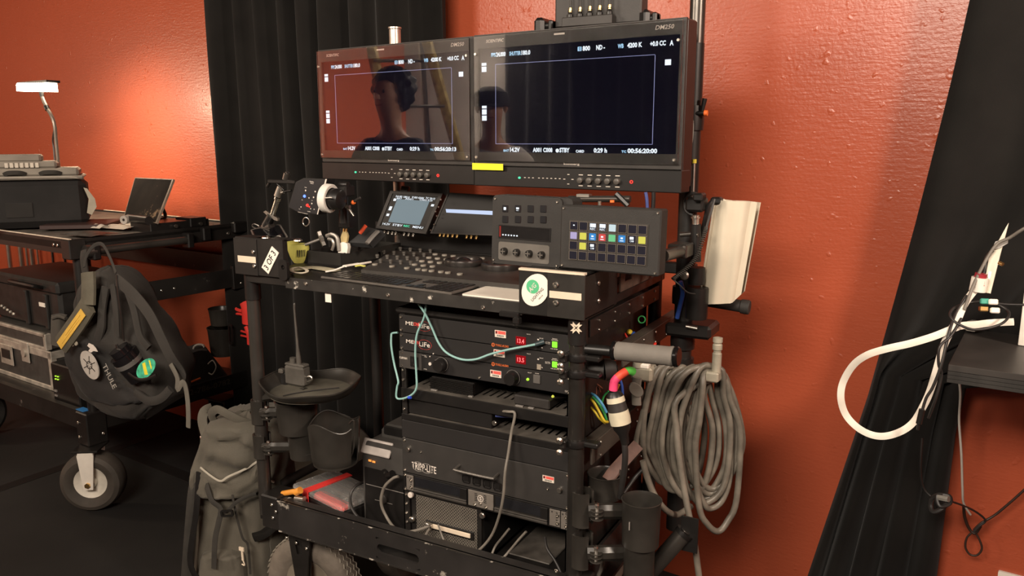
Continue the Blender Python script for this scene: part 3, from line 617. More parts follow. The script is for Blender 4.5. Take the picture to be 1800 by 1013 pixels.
# third unit: power conditioner with two knobs
zb_ = z1-UP_*3
t = unit('power_conditioner', 'rack power conditioner with two big round black knobs and green lamp', zb_, zb_+UP_)
M = UF(zb_)
u, v = loc(M, 717, 630); put('outlet_panel', G(M).box(-.001, .068, .002, .045, 0, .002, .0005), mat('dark_grey_plate', (.045, .041, .038), .4), t)
g = G(M).text('FURMAN', .001, .025, .023, .006, .0021); put('outlet_lettering', g, INKW, t)
op = put('power_outlet', G(M).box(.034, .058, .009, .036, .001, .004, .001), BLK2, t)
put('outlet_slots', G(M).box(.040, .042, .022, .030, .004, .0042).box(.049, .051, .022, .029, .004, .0042).box(.044, .0475, .013, .018, .004, .0042), INKK, op)
for k, (px, py) in enumerate(((778, 640), (903, 663))):
    u, v = loc(M, px, py); kn = put('knob', G(M).lathe([(.0185, 0), (.0185, .004), (.0165, .006), (.0155, .022), (.0145, .024), (0, .024)], (u, v, 0), (0, 0, 1), 28), BLK2, t)
    put('dial_ring', G(M).ring(ell(u, v, .0185, .0185, 28), ell(u, v, .0176, .0176, 28), .004, .0046), INKG, kn)
g = G(M)
for px, py in ((756, 640), (756, 627), (766, 634), (762, 622)):
    u, v = loc(M, px, py); g.lathe([(.0045 if py == 640 else .0018, 0), (.004 if py == 640 else .0015, .0015)], (u, v, 0), (0, 0, 1), 12)
g.text('ATTEN', .075, .038, .008, .002, 0).text('DIMMER', .073, .006, .010, .002, 0).text('POWER', .062, .0415, .02, .0016, 0)
put('panel_marks', g, INKW, t)
asset_sticker(t, M, 862, 650)
u, v = loc(M, 928, 667); put('indicator_lamp', G(M).lathe([(.0035, 0), (.003, .003), (0, .004)], (u, v, 0), (0, 0, 1), 14), mat('lime_led', (0, 0, 0), .5, var=0, emit=(.55, 1, .05), es=1.1), t)
u, v = loc(M, 938, 658); rs = put('rocker_switch', G(M).box(u, u+.018, v-.021, v, 0, .003, .001), mat('grey_rocker', (.10, .092, .085), .4), t)
put('switch_lettering', G(M).text('POWER', u+.004, v+.002, .010, .002, 0).text('CIRCUIT', u-.016, v+.001, .011, .002, 0).text('15A-R', .462, .006, .011, .005, 0), INKW, t)
for px, py in ((843, 664), (985, 665)):
    bolt(t, M @ Vector((*loc(M, px, py), 0)), (0, -1, 0), .003)
# shelves
SH = mat('dusty_shelf_metal', (.085, .075, .064), .6, var=.4, scale=12)
def shelf(label, zl0, zl1, vents):
    s = thing('rack_shelf', label, 'shelf', ((X0+X1)/2, 1.8, zl0), 'vented rack shelves')
    put('shelf_lip', G().box(X0+.002, X1-.002, YR-.004, YR, zl0, zl1, .001), BLK2, s)
    ty0 = YR; g = G(); xs_ = [X0+.02+(X1-X0-.04)*k/22 for k in range(23)]
    g.box(X0+.02, X1-.02, ty0, YR+.045, zl1-.003, zl1-.001)
    g.box(X0+.02, X1-.02, YR+.10, YR+.36, zl1-.003, zl1-.001)
    for k in range(22): g.box(xs_[k], xs_[k]+(X1-X0-.04)/22*.68, YR+.045, YR+.10, zl1-.003, zl1-.001)
    put('shelf_plate', g, SH, s)
    return s
s1 = shelf('vented rack shelf carrying the two small black boxes', .816, .843, 1)
s2 = shelf('lower vented rack shelf under the black drive box', .757, .773, 1)
zs = .8425
# finned box and plain box on shelf 1
a = onY(757, 668, YR+.02); b = onY(833, 690, YR+.02)
t = thing('small_amplifier', 'small black box with ribbed front on the upper rack shelf', 'amplifier', ((a.x+b.x)/2, YR+.08, zs))
put('body', G().box(a.x, b.x, YR+.022, YR+.16, zs+.002, zs+.034, .002), BLK2, t)
f0 = None
for k in range(8):
    f = put('fin', G().box(a.x, b.x, YR+.016, YR+.022, zs+.004+k*.0037, zs+.006+k*.0037), BLK2, t) if f0 is None else rep(f0, (0, 0, k*.0037))
    f0 = f0 or f
put('foot_strip', G().box(a.x+.005, a.x+.022, YR+.012, YR+.02, zs, zs+.003).box(b.x-.012, b.x, YR+.012, YR+.02, zs, zs+.003), INKG, t)
a = onY(902, 696, YR+.01); b = onY(965, 712, YR+.01)
t = thing('converter_box', 'low black converter with a yellow light beside the ribbed box', 'converter', ((a.x+b.x)/2, YR+.08, zs))
put('body', G().box(a.x, b.x, YR+.012, YR+.13, zs+.002, zs+.026, .003), GRY, t)
put('foot_strip', G().box(a.x+.008, a.x+.028, YR+.006, YR+.012, zs, zs+.003).box(a.x+.042, a.x+.056, YR+.006, YR+.012, zs, zs+.003), INKG, t)
u = onY(972, 697, YR+.03); put('indicator_lamp', G().lathe([(.0035, 0), (.0025, .004)], u, (0, -1, 0), 10), mat('yellow_led', (0, 0, 0), .5, var=0, emit=(.8, .8, .1), es=.9), t)
put('usb_lead', G().tube([(u.x+.004, u.y, u.z-.003), (u.x+.02, u.y+.02, u.z-.004), (u.x+.05, u.y+.05, u.z-.003)], .003), BLK2, t)
# drive box between the shelves
a = onY(716, 700, YR+.005); b = onY(864, 735, YR+.005)
t = thing('drive_enclosure', 'plain black enclosure filling the gap under the upper rack shelf', 'drive', ((a.x+b.x)/2, YR+.1, .773))
put('body', G().box(X0+.018, b.x, YR+.006, YR+.3, .7735, .8155, .002), mat('near_black_panel', (.011, .010, .0095), .4), t)
put('thumb_screw', G().lathe([(.006, 0), (.0065, .006), (.005, .008)], (b.x+.010, YR+.006, .792), (0, -1, 0), 14), CHR, t)
put('rear_plug', G().cyl((b.x+.008, YR+.01, .808), (b.x+.05, YR+.03, .806), .004), mat('blue_lead', (.04, .06, .2), .5), t)
# blank panel, ups
t = unit('blank_panel', 'plain black blanking panel above the battery backup unit', .708, .757, dep=0, ears=False)
t = unit('battery_backup', 'wide charcoal battery backup unit with white lettering, carry handle and four sockets', .612, .708, m=mat('charcoal_satin_panel', (.031, .0285, .0265), .45, var=.1))
M = UF(.612)
u, v = loc(M, 724, 810); u2, v2 = loc(M, 767, 835)
put('logo_lettering', G(M).text('TRIPP-LITE', u, v2+.002, u2-u, .019, 0), INKW, t)
put('logo_outline', G(M).ring(ell(u+.019, v2+.011, .018, .0135, 24), ell(u+.019, v2+.011, .0165, .012, 24), 0, .0004).ring(ell(u+.045, v2+.011, .02, .0135, 24), ell(u+.045, v2+.011, .0185, .012, 24), 0, .0004), INKG, t)
ha, hb = loc(M, 808, 818); hc, hd = loc(M, 876, 834)
put('handle', G(M).tube([(ha, hb, 0), (ha, hb-.002, .02), (ha+.008, hb-.003, .026), (hc-.008, hb-.003, .026), (hc, hb-.002, .02), (hc, hb, 0)], .0036, smooth=3), mat('dark_handle_bar', (.09, .082, .073), .4, metal=.5), t)
for i in range(4):
    u, v = loc(M, 813+18.2*i, 833+4.6*i); w_ = .023; h_ = .022
    P = [(u, v-h_*.8), (u+.004, v-h_), (u+w_-.004, v-h_), (u+w_, v-h_*.8), (u+w_, v-.002), (u+w_-.002, v), (u+.002, v), (u, v-.002)]
    so = put('outlet_socket', G(M).ring(P, [(u+w_/2+(x-u-w_/2)*.82, v-h_/2+(y-v+h_/2)*.82) for x, y in P], 0, .003), BLK2, t)
    put('socket_face', G(M).box(u+.004, u+w_-.004, v-h_+.004, v-.002, 0, .002, .001), BLK2, so)
asset_sticker(t, M, 954, 835, .030, .015)
for px, py in ((719, 789), (985, 861)): put('thumb_screw', G(M).lathe([(.006, 0), (.0065, .007), (.005, .009)], (*loc(M, px, py), 0), (0, 0, 1), 14), CHR, t)
for px, py in ((740, 795), (963, 860)): bolt(t, M @ Vector((*loc(M, px, py), 0)), (0, -1, 0), .003)
# computer tray (rails + perforated lugs)
t = unit('computer_tray', 'grey rack tray with twin bays, vented tabs and a round S emblem', .560, .612, dep=.3, m=BLK2)
M = UF(.560); W = X1-X0-.004
TAN = mat('taupe_bracket', (.13, .115, .10), .5, var=.2)
def lug(u0, u1, v0=.006, v1=.048):
    l = put('vented_bracket', G(M).box(u0, u1, v0, v1, 0, .003, .001), TAN, t); g = G(M)
    for k in range(6): g.box(u0+(u1-u0)*.62, u0+(u1-u0)*.78, v0+.004+k*.006, v0+.0065+k*.006, .003, .0033)
    g.prism(ell(u0+(u1-u0)*.25, v1-.006, .002, .002, 8), .003, .0033); put('vent_holes', g, INKK, l)
    for vv in (v0+.01, v1-.012): bolt(l, M @ Vector((u1-.006, vv, .003)), (0, -1, 0), .0045)
    return l
lug(.012, .034); lug(W-.052, W-.024); lug(W-.022, W-.002, .004)
mid0 = loc(M, 824, 890)[0]; mid1 = loc(M, 868, 905)[0]
ml = put('centre_bracket', G(M).box(mid0, mid1, .006, .048, 0, .003, .001), TAN, t)
g = G(M); cxm = (mid0+mid1)/2
for k in range(5): g.box(cxm-.017, cxm-.009, .022+k*.0045, .0242+k*.0045, .003, .0033).box(cxm+.009, cxm+.017, .022+k*.0045, .0242+k*.0045, .003, .0033)
put('vent_slots', g, INKK, ml)
put('round_emblem', G(M).ring(ell(cxm, .031, .0085, .0085, 22), ell(cxm, .031, .0072, .0072, 22), .003, .0036).text('S', cxm-.0032, .0262, .0064, .0095, .003), INKW, ml)
for du in (-.016, 0, .016): bolt(ml, M @ Vector((cxm+du, .012 if du else .018, .003)), (0, -1, 0), .0042)
for u0, u1 in ((.036, mid0-.024), (mid1+.004, W-.054-.022)):
    bay = put('bay_frame', G(M).box(u0, u1+.02, .006, .012, 0, .006, .001).box(u0, u1+.02, .014, .018, 0, .007, .001), STL if 0 else mat('brushed_dark_bar', (.09, .082, .074), .35, metal=.6), t)
    put('bay_window', G(M).box(u0+.002, u1, .021, .046, 0, .0015), mat('smoked_bay', (.012, .012, .014), .2), bay)
    put('bay_latch', G(M).box(u1, u1+.02, .008, .047, 0, .004, .001), BLK2, bay)
# ---------------------------------------------------------------- perforated computer case standing under the tray
yy = YR+.012; a = onY(722, 872, yy); b = onY(848, 985, yy)
t = thing('computer_tower', 'black computer case with diamond-pattern mesh front and cream strip', 'computer', ((a.x+b.x)/2, yy+.15, ZD))
xa, xb = X0+.018, b.x; zc0, zc1 = .402, .556
put('case_body', G().box(xa, xb, yy+.006, yy+.33, zc0, zc1, .002), mat('mesh_backing', (.006, .0055, .005), .8), t)
put('front_frame', G(frame((0, yy, 0), (1, 0, 0), (0, 0, 1))).ring([(xa, zc0), (xb, zc0), (xb, zc1), (xa, zc1)], [(xa+.014, zc0+.012), (xb-.012, zc0+.012), (xb-.012, zc1-.006), (xa+.014, zc1-.006)], -.005, .004), BLK, t)
g = G(frame((xa+.014, yy-.002, zc0+.012), (1, 0, 0), (0, 0, 1))); Wm = xb-xa-.026; Hm = zc1-zc0-.018; st_ = .0085; q = .0011
n = int((Wm+Hm)/st_)+1
for k in range(n):
    for s in (0, 1):
        c_ = k*st_; x_a = max(0, c_-Hm); x_b = min(Wm, c_)
        if x_b-x_a < .001: continue
        P = [(x_a, c_-x_a), (x_b, c_-x_b)]
        if s: P = [(x, Hm-y) for x, y in P]
        (ax_, ay_), (bx_, by_) = P; sg = -1 if s == 0 else 1
        g.prism([(ax_-q, ay_-q*(1 if s else -1)*1), (ax_+q, ay_+q*(1 if s else -1)*1), (bx_+q, by_+q*(1 if s else -1)), (bx_-q, by_-q*(1 if s else -1))][::1], -.0005, .0005)
g2 = G(g.M)
def strokes():
    out = G(g.M)
    for k in range(n):
        c_ = k*st_; x_a = max(0, c_-Hm); x_b = min(Wm, c_)
        if x_b-x_a < .001: continue
        for s in (0, 1):
            A = (x_a, c_-x_a); B = (x_b, c_-x_b)
            if s: A = (A[0], Hm-A[1]); B = (B[0], Hm-B[1])
            d = (.7*q, .7*q) if not s else (.7*q, -.7*q)
            out.prism([(A[0]-d[0], A[1]-d[1]), (B[0]-d[0], B[1]-d[1]), (B[0]+d[0], B[1]+d[1]), (A[0]+d[0], A[1]+d[1])], -.0006, .0006)
    return out
put('mesh_grille', strokes(), mat('mesh_wire', (.30, .27, .23), .45, metal=.5, var=.1), t, kind='stuff')
a = onY(755, 922, yy-.006); b = onY(827, 944, yy-.006)
put('label_strip', G().box(a.x, b.x, yy-.009, yy-.004, (a.z+b.z)/2-.006, (a.z+b.z)/2+.006, .001), TAPE, t, label='cream plastic strip')
put('strip_holder', G().box(a.x-.012, b.x+.01, yy-.006, yy-.002, (a.z+b.z)/2-.012, (a.z+b.z)/2+.012, .002), BLK2, t)
for px, py in ((724, 869), (726, 912), (850, 905)): put('thumb_screw', G().lathe([(.0075, 0), (.0085, .002), (.008, .008), (.006, .01)], onY(px, py, yy-.004), (0, -1, 0), 16), INKW if py == 869 else CHR, t)
put('network_plug', G().cyl(onY(750, 921, yy-.01), onY(760, 925, yy-.01), .006).cyl(onY(756, 921, yy-.012), onY(757, 930, yy-.012), .005), CHR, t)
# flat recorder with the red sticker, lower right
xa = onY(862, 980, YR-.01).x; t = thing('flat_recorder', 'flat black device with red and white sticker beside the mesh-fronted computer', 'recorder', ((xa+X1)/2, YR+.12, ZD))
put('body', G().box(xa, X1-.02, YR-.01, YR+.26, .404, .438, .003), BLK2, t)
put('top_cover', G().box(xa+.03, X1-.07, YR+.03, YR+.22, .438, .442, .002), mat('dusty_cover', (.06, .053, .046), .55, var=.3), t)
M = frame((xa, YR-.01, .404), (1, 0, 0), (0, 0, 1))
u, v = loc(M, 900, 995); asset_sticker(t, M, 900, 995, .026, .018)
put('maker_lettering', G(M).text('Lumen', loc(M, 868, 985)[0]+.01, .016, .03, .007, 0), INKW, t)
for x in (xa+.02, X1-.05): put('foot', G().cyl((x, YR+.02, ZD), (x, YR+.02, .405), .01), RUB, t)
# cables out of the rack
def cable(name, label, pts, r, m, grp=None, **k):
    o = put(name, G().tube(pts, r, n=8, smooth=6, **k), m, label=label, cat='cable', group=grp, ang=60); return o
CBL = mat('grey_rubber_cable', (.15, .135, .115), .5, var=.2)
CBK = mat('black_cable', (.02, .018, .017), .45)
cable('power_lead', 'grey cable curving from the shelf gap down past the outlets', [onY(*p) for p in ((868, 722, YR+.02), (893, 724, YR-.01), (905, 728, YR-.012), (899, 760, YR-.018), (893, 800, YR-.03), (888, 830, YR-.045), (885, 870, YR-.045), (878, 905, YR-.035), (865, 940, YR-.02), (845, 965, YR-.02), (825, 977, YR-.02))], .0035, CBL)
cable('power_lead', 'black plug lead dropping from the orange-lit power station', [onY(*p) for p in ((700, 838, 1.60), (690, 842, 1.60), (675, 858, 1.60), (670, 885, 1.6), (680, 910, 1.60), (695, 930, 1.58), (712, 936, 1.58), (735, 932, 1.58), (755, 925, 1.585))], .0042, CBL)
cable('data_lead', 'thin grey lead looping under the cream strip of the mesh case', [onY(*p) for p in ((770, 922, 1.585), (778, 945, 1.58), (788, 968, 1.57), (800, 980, 1.57), (822, 984, 1.57), (838, 986, 1.57))], .0025, CBL)
cable('network_lead', 'black lead hanging from the round plug on the mesh case', [onY(*p) for p in ((755, 930, 1.58), (748, 942, 1.575), (745, 955, 1.57), (752, 963, 1.57), (775, 968, 1.58))], .0035, CBL)
cable('adapter_lead', 'grey lead with a flat plug lying over the flat recorder', [onY(*p) for p in ((895, 930, 1.60), (883, 945, 1.6), (870, 962, 1.6), (860, 985, 1.575), (848, 993, 1.57))], .003, CBL)
cable('adapter_lead', 'grey lead from the dark plug to the front of the flat recorder', [onY(*p) for p in ((925, 935, 1.59), (912, 949, 1.59), (897, 967, 1.59), (880, 985, 1.575), (858, 996, 1.57))], .0032, CBL)
o = cable('adapter_lead', 'dark lead curving behind the sticker of the flat recorder', [onY(*p) for p in ((958, 945, 1.63), (962, 965, 1.61), (975, 985, 1.6), (985, 1005, 1.59), (990, 1020, 1.59))], .0035, CBK)
TEAL = mat('teal_usb_cable', (.22, .40, .38), .45, var=.1)
yq = YR-.02
cable('usb_cable', 'long pale teal cable draped across the two rack power units', [onY(*p) for p in ((735, 534, 1.57), (747, 551, 1.575), (760, 578, yq), (771, 603, yq), (786, 621, yq), (811, 632, yq-.005), (836, 632, yq-.006), (862, 623, yq-.005), (893, 615, yq-.004), (925, 609, yq), (945, 605, yq+.005))], .0029, TEAL)
cable('usb_cable', 'pale teal cable looping from the cart lip down beside the rack ear', [onY(*p) for p in ((749, 536, 1.575), (745, 560, yq), (733, 588, yq), (730, 620, yq), (732, 660, yq), (732, 682, yq), (724, 694, yq), (708, 701, yq), (697, 699, yq), (698, 680, yq), (700, 670, yq), (693, 640, yq+.01), (688, 610, yq+.01), (688, 590, yq+.015), (690, 586, yq+.02), (699, 585, yq+.02))], .0027, TEAL)
put('usb_plug', G().cyl(onY(941, 606, yq+.004), onY(957, 601, yq+.012), .0048, .006), mat('dark_teal_plug', (.03, .05, .055), .4), label='dark plug of the teal cable in the upper power unit', cat='plug')
put('blue_tie', G().lathe([(.004, -.004), (.004, .004)], onY(720, 699, yq-.002), (1, 0, .2), 10), mat('blue_tie_plastic', (.02, .06, .5), .5), label='small bright blue tie on the teal cable loop', cat='cable tie')
# ---------------------------------------------------------------- power station left of the rack
yy = 1.635; 
t = thing('power_station', 'charcoal portable power station with orange readout and pale grey top band', 'power station', (onY(672, 850, yy).x, yy+.15, ZD))
M = frame((onY(639, 850, yy).x, yy, ZD), (1, 0, 0), (0, 0, 1)); Wp = .165; Hp = .245
PSM = mat('power_station_shell', (.05, .046, .042), .5, var=.1)
put('body', G(M).prism([(.02, 0), (Wp, 0), (Wp, Hp+.02), (.016, Hp+.02), (.003, Hp-.01), (0, Hp-.03), (0, .02)], -.28, 0).prism([(.03, Hp), (Wp, Hp), (Wp, Hp+.062), (.05, Hp+.062), (.03, Hp+.04)], -.28, -.05), PSM, t)
put('front_face', G(M).prism([(.022, .008), (Wp, .008), (Wp, Hp-.055), (.008, Hp-.055), (.006, .024)], 0, .003), BLK2, t)
u, v = loc(M, 638, 760); M2_ = frame(M @ Vector((.004, Hp-.024, .002)), (1, 0, 0), (0, .55, 1))
M2_ = frame(M @ Vector((.000, Hp-.008, .003)), (1, 0, 0), (0, .6, 1))
put('top_band', G(M2_).box(0, .098, -.006, .036, 0, .006, .002), mat('pale_grey_plastic', (.40, .36, .33), .45), t, label='pale grey band')
put('top_vent', G(M).box(.04, .15, Hp+.03, Hp+.055, -.052, -.045, .002), BLK2, t)
u, v = loc(M, 649, 807); put('orange_readout', G(M).box(u, u+.010, v-.0055, v, .003, .0036).box(u+.013, u+.023, v-.0055-.001, v-.001, .003, .0036), E_O, t)
u, v = loc(M, 678, 830); kn = put('dc_socket', G(M).lathe([(.010, .003), (.010, .006), (.005, .006)], (u, v, 0), (0, 0, 1), 18), BLK2, t)
put('socket_pin', G(M).lathe([(.003, .005), (.002, .008)], (u, v, 0), (0, 0, 1), 10), CHR, kn)
put('plug', G(M).cyl((u+.012, v-.006, .008), (u+.032, v+.006, .012), .008, .010), BLK2, t)
u, v = loc(M, 676, 876); put('knob', G(M).lathe([(.014, .003), (.013, .008), (.009, .010)], (u, v, 0), (0, 0, 1), 20), GRY, t)
put('face_lines', G(M).box(.012, Wp, Hp-.105, Hp-.103, .003, .0036).box(.04, .10, .1, .101, .003, .0036), INKG, t)
# ---------------------------------------------------------------- clear parts organizer with red strap
a = onZ(500, 880, .47); 
_fl, _fr, _bk = onZ(513, 850, .478), onZ(599, 893, .478), onZ(637, 846, .478)
M = frame(Vector((_fl.x, _fl.y, ZD+.001)), _fr-_fl, _bk-_fr)
t = thing('parts_organizer', 'clear-lidded parts organizer with red strap on the lower deck', 'organizer', M @ Vector((.07, .09, 0)))
Lb, Wb, Hb = (_fr-_fl).length, (_bk-_fr).dot(M.col[1].xyz), .068
put('tray', G(M).box(0, Lb, 0, Wb, .0, Hb, .004), BLK2, t)
CLR = mat('clear_lid_plastic', (.9, .88, .85), .12, trans=.85, ior=1.3, var=0)
put('lid', G(M).box(0, Lb, 0, Wb, Hb, Hb+.018, .005), CLR, t)
RED = mat('red_webbing', (.62, .035, .03), .55, var=.1)
put('red_strap', G(M).box(.062, .088, -.004, Wb+.004, Hb+.018, Hb+.021).box(.062, .088, -.006, -.003, Hb-.012, Hb+.021), RED, t)
for k in range(4): put('divider', G(M).box(.004, Lb-.004, Wb*(k+1)/5, Wb*(k+1)/5+.002, Hb, Hb+.0175), STL, t)
put('spare_parts', G(M).box(.095, Lb-.01, .012, .04, Hb, Hb+.012, .004), RED, t)
put('front_latch', G(M).tube([(Lb*.35, -.006, Hb-.02), (Lb*.5, -.012, Hb-.03), (Lb*.75, -.012, Hb-.03), (Lb*.95, -.006, Hb-.02)], .006, flat=(.5, (0, 0, 1))), RED, t)
put('orange_connector', G().cyl(onY(497, 868, 1.57), onY(520, 864, 1.57), .008).cyl(onY(520, 866, 1.57), onY(528, 862, 1.57), .010), mat('amber_plastic', (.7, .28, .04), .4), label='small amber connector between cart rail and parts organizer', cat='connector')
put('metal_connector', G().cyl(onY(520, 876, 1.57), onY(535, 878, 1.57), .008), CHR, label='small metal connector in front of the parts organizer', cat='connector')
cable('deck_cable', 'dark cable arching over the deck beside the parts organizer', [onY(*p) for p in ((640, 848, 1.66), (624, 856, 1.62), (616, 872, 1.6), (618, 892, 1.58), (632, 912, 1.57), (660, 930, 1.57), (700, 945, 1.57))], .004, CBK)
cable('deck_cable', 'grey cable lying along the side of the parts organizer', [onY(*p) for p in ((582, 898, 1.60), (600, 888, 1.62), (618, 874, 1.66), (632, 862, 1.7))], .004, CBL)
# ---------------------------------------------------------------- on the worktop
Z = lambda px, py, z=ZT: onZ(px, py, z)
# grading control panel
A = Z(643, 471, ZT+.02); B = Z(705, 434, ZT+.02); Cc = Z(840, 495, ZT+.02)
xd = Vector((1, -.0, 0)); M = frame((B.x-.0, A.y-.02, ZT), xd, (0, 1, 0)); Wc = -.70-B.x; Dc = .385
t = thing('control_panel', 'wide black colour control panel with round buttons and two trackball rings', 'control panel', M @ Vector((Wc/2, Dc/2, 0)))
put('panel_body', G(M).prism([(A.x-B.x, 0), (Wc, 0), (Wc, Dc), (.0, Dc)], .001, .018), mat('panel_charcoal', (.034, .030, .026), .5, var=.1, bump=.1), t)
put('rear_riser', G(M).box(.0, Wc, Dc-.012, Dc, .018, .024, .002), mat('deep_black_plate', (.010, .009, .0085), .5), t)
BTN = mat('worn_round_button', (.24, .22, .185), .45)
def lp(px, py, z=ZT+.018):
    p = M.inverted() @ onZ(px, py, z); return p.x, p.y
bt = []
rows = [((982, 158), (1080, 167), (1172, 177)), ((917, 193), (1007, 202), (1100, 212)), ((843, 230), (934, 238), (1030, 247)), ((768, 266), (860, 276), (955, 285))]
lst = [q for r_ in rows for q in r_]+[(352, 264), (532, 284), (688, 302), (806, 316), (874, 323), (946, 332), (1045, 342), (1118, 350), (1243, 366), (1475, 200)]
first = None
for cx, cy in lst:
    u, v = lp(600+cx/5.96, 420+cy/5.96, ZT+.021)
    if first is None: first = put('round_button', G(M).lathe([(.0082, .018), (.0082, .0215), (.0072, .0225), (.003, .0222), (0, .0221)], (u, v, 0), (0, 0, 1), 16), BTN, t); u0, v0 = u, v
    else: rep(first, (u-u0, v-v0, 0))
first = None
for i in range(5):
    for j in range(4):
        px, py = 600+(445+i*105+j*68-68*2)/5.96, 420+(215-j*42+i*7+20)/5.96
        if px < 652: continue
        u, v = lp(px, py, ZT+.02)
        if first is None: first = put('encoder_knob', G(M).lathe([(.005, .018), (.0045, .022), (.006, .023), (.0055, .029), (0, .030)], (u, v, 0), (0, 0, 1), 12), mat('encoder_grey', (.07, .063, .054), .4), t); u0, v0 = u, v
        else: rep(first, (u-u0, v-v0, 0))
for px, py, r_ in ((815, 462, .052), (879, 469, .050)):
    u, v = lp(px, py, ZT+.024)
    tr = put('trackball_ring', G(M).lathe([(r_, .018), (r_+.002, .026), (r_, .034), (r_-.008, .036), (r_-.012, .030), (r_-.012, .018)], (u, v, 0), (0, 0, 1), 36), mat('ring_anodized', (.045, .04, .037), .3, metal=.6), t)
    put('trackball', G(M).lathe([(.026*math.cos(a), .018+.022*math.sin(a)) for a in [i*math.pi/2/6 for i in range(7)]], (u, v, 0), (0, 0, 1), 24), BLK2, tr)
# keyboard
A = Z(563, 485, ZT+.008); B = Z(793, 514, ZT+.008); Cc = Z(841, 496, ZT+.008)
M = frame((A.x, A.y, ZT), (B.x-A.x, B.y-A.y, 0), (0, 1, 0)); Lk = (B-A).length; Dk = .142
kb = thing('keyboard', 'low black full-size keyboard with grey front edge lying on the worktop edge', 'keyboard', M @ Vector((Lk/2, Dk/2, 0)))
put('keyboard_tray', G(M).box(0, Lk, 0, Dk, .0005, .007, .002), mat('keyboard_aluminium', (.15, .135, .12), .4, metal=.5), kb)
KEY = mat('black_keycap', (.013, .012, .0115), .3); kk = {}
def key(u, v, w_, h_):
    k_ = (round(w_, 4), round(h_, 4))
    if k_ not in kk: kk[k_] = (put('key', G(M).box(u, u+w_, v, v+h_, .007, .0095, .0012), KEY, kb), u, v); return
    o, u0, v0 = kk[k_]; d = M.to_3x3() @ Vector((u-u0, v-v0, 0)); rep(o, d)
pit = Lk/23.2; kw = pit*.86; ph = (Dk-.008)/6.0
for r_ in range(6):
    v = .004+r_*ph; h_ = ph*.84
    if r_ == 0:
        u = .004
        for n_, w_ in ((4, 1.25), (1, 5.3), (3, 1.25)):
            for k in range(n_): key(u, v, pit*w_*.93, h_); u += pit*w_
    else:
        off_ = (0, .55, .3, .15, 0, 0)[r_]
        key(.004, v, pit*(.9+off_), h_)
        for k in range(13): key(.004+pit*(1+off_+k), v, kw, h_)
    for k in range(3):
        if r_ in (2,) or (r_ == 1 and k != 1): continue
        key(.004+pit*(15.2+k), v, kw, h_)
    for k in range(4): key(.004+pit*(18.5+k*1.05), v, kw, h_)
# trackpad
P = [Z(*q, ZT+.006) for q in ((813, 517), (856, 498), (917, 500), (917, 529))]
xa, ya = P[0].x, min(P[0].y, P[3].y)
t = thing('trackpad', 'flat white trackpad between the keyboard and the stickered corner', 'trackpad', (xa+.07, ya+.05, ZT))
put('base', G().prism(rrect(xa, xa+.16, ya, ya+.115, .006), ZT, ZT+.004), INKG, t)
put('touch_surface', G().prism(rrect(xa, xa+.16, ya, ya+.115, .006), ZT+.004, ZT+.007), mat('pale_trackpad', (.75, .69, .60), .35, var=.03), t)
# foam tray with walls
p0 = Z(600, 469, ZT); pl = Z(541, 463, ZT); pr = Z(686, 446, ZT)
M = frame(p0, (pr-p0), (pl-p0)); La = (pr-p0).length; Lb_ = (pl-p0).dot(M.col[1].xyz)
M = frame(p0, (pl-p0)*-1, (pr-p0)); La = (pl-p0).length; Lb_ = (pr-p0).dot(M.col[1].xyz)
t = thing('tool_tray', 'open black tray holding the clamp and white adapter', 'tray', M @ Vector((-La/2, Lb_/2, 0)))
put('tray_floor', G(M).box(-La, 0, 0, Lb_, 0, .003), BLK2, t)
wl = mat('tray_wall_black', (.017, .0155, .013), .7)
put('front_wall', G(M).box(-La, 0, 0, .003, .0, .038, .001), wl, t); put('side_wall', G(M).box(-.003, 0, 0, Lb_, 0, .038, .001), wl, t)
put('side_wall', G(M).box(-La, -La+.003, 0, Lb_, 0, .038, .001), wl, t); put('rear_wall', G(M).box(-La, 0, Lb_-.003, Lb_, 0, .038, .001), wl, t)
# yellow plug fitting
YEL = mat('lime_yellow_plastic', (.66, .64, .16), .5, var=.08)
c0 = Z(521, 462, ZT); c0 = c0+Vector((-.004, -.0, 0))
t = thing('yellow_fitting', 'lime-yellow plastic fitting with round mouth beside the slanted tag', 'fitting', c0)
Mx = frame(c0, (.9, .2, 0), (-.2, .9, 0))
put('round_mouth', G(Mx).lathe([(.024, .048), (.024, .066), (.020, .067), (.020, .05), (0, .05)], (-.008, 0, 0), (-.1, 0, 1), 24), YEL, t)
put('fitting_body', G(Mx).lathe([(.012, 0), (.018, .01), (.022, .02), (.028, .042), (.027, .056)], (.012, 0, 0), (0, 0, 1), 20, sx=1.15).prism([(-.035, .0), (-.03, -.01), (.02, -.012), (.03, .0), (.03, .012), (-.03, .012)], .045, .054), YEL, t)
g = G(Mx)
for k in range(5): a = -1.2+.16*k; g.cyl((.012+.030*math.cos(a)*1.1, .027*math.sin(a), .022), (.012+.033*math.cos(a)*1.1, .029*math.sin(a), .042), .0012, n=6)
put('grip_ribs', g, INKK, t)
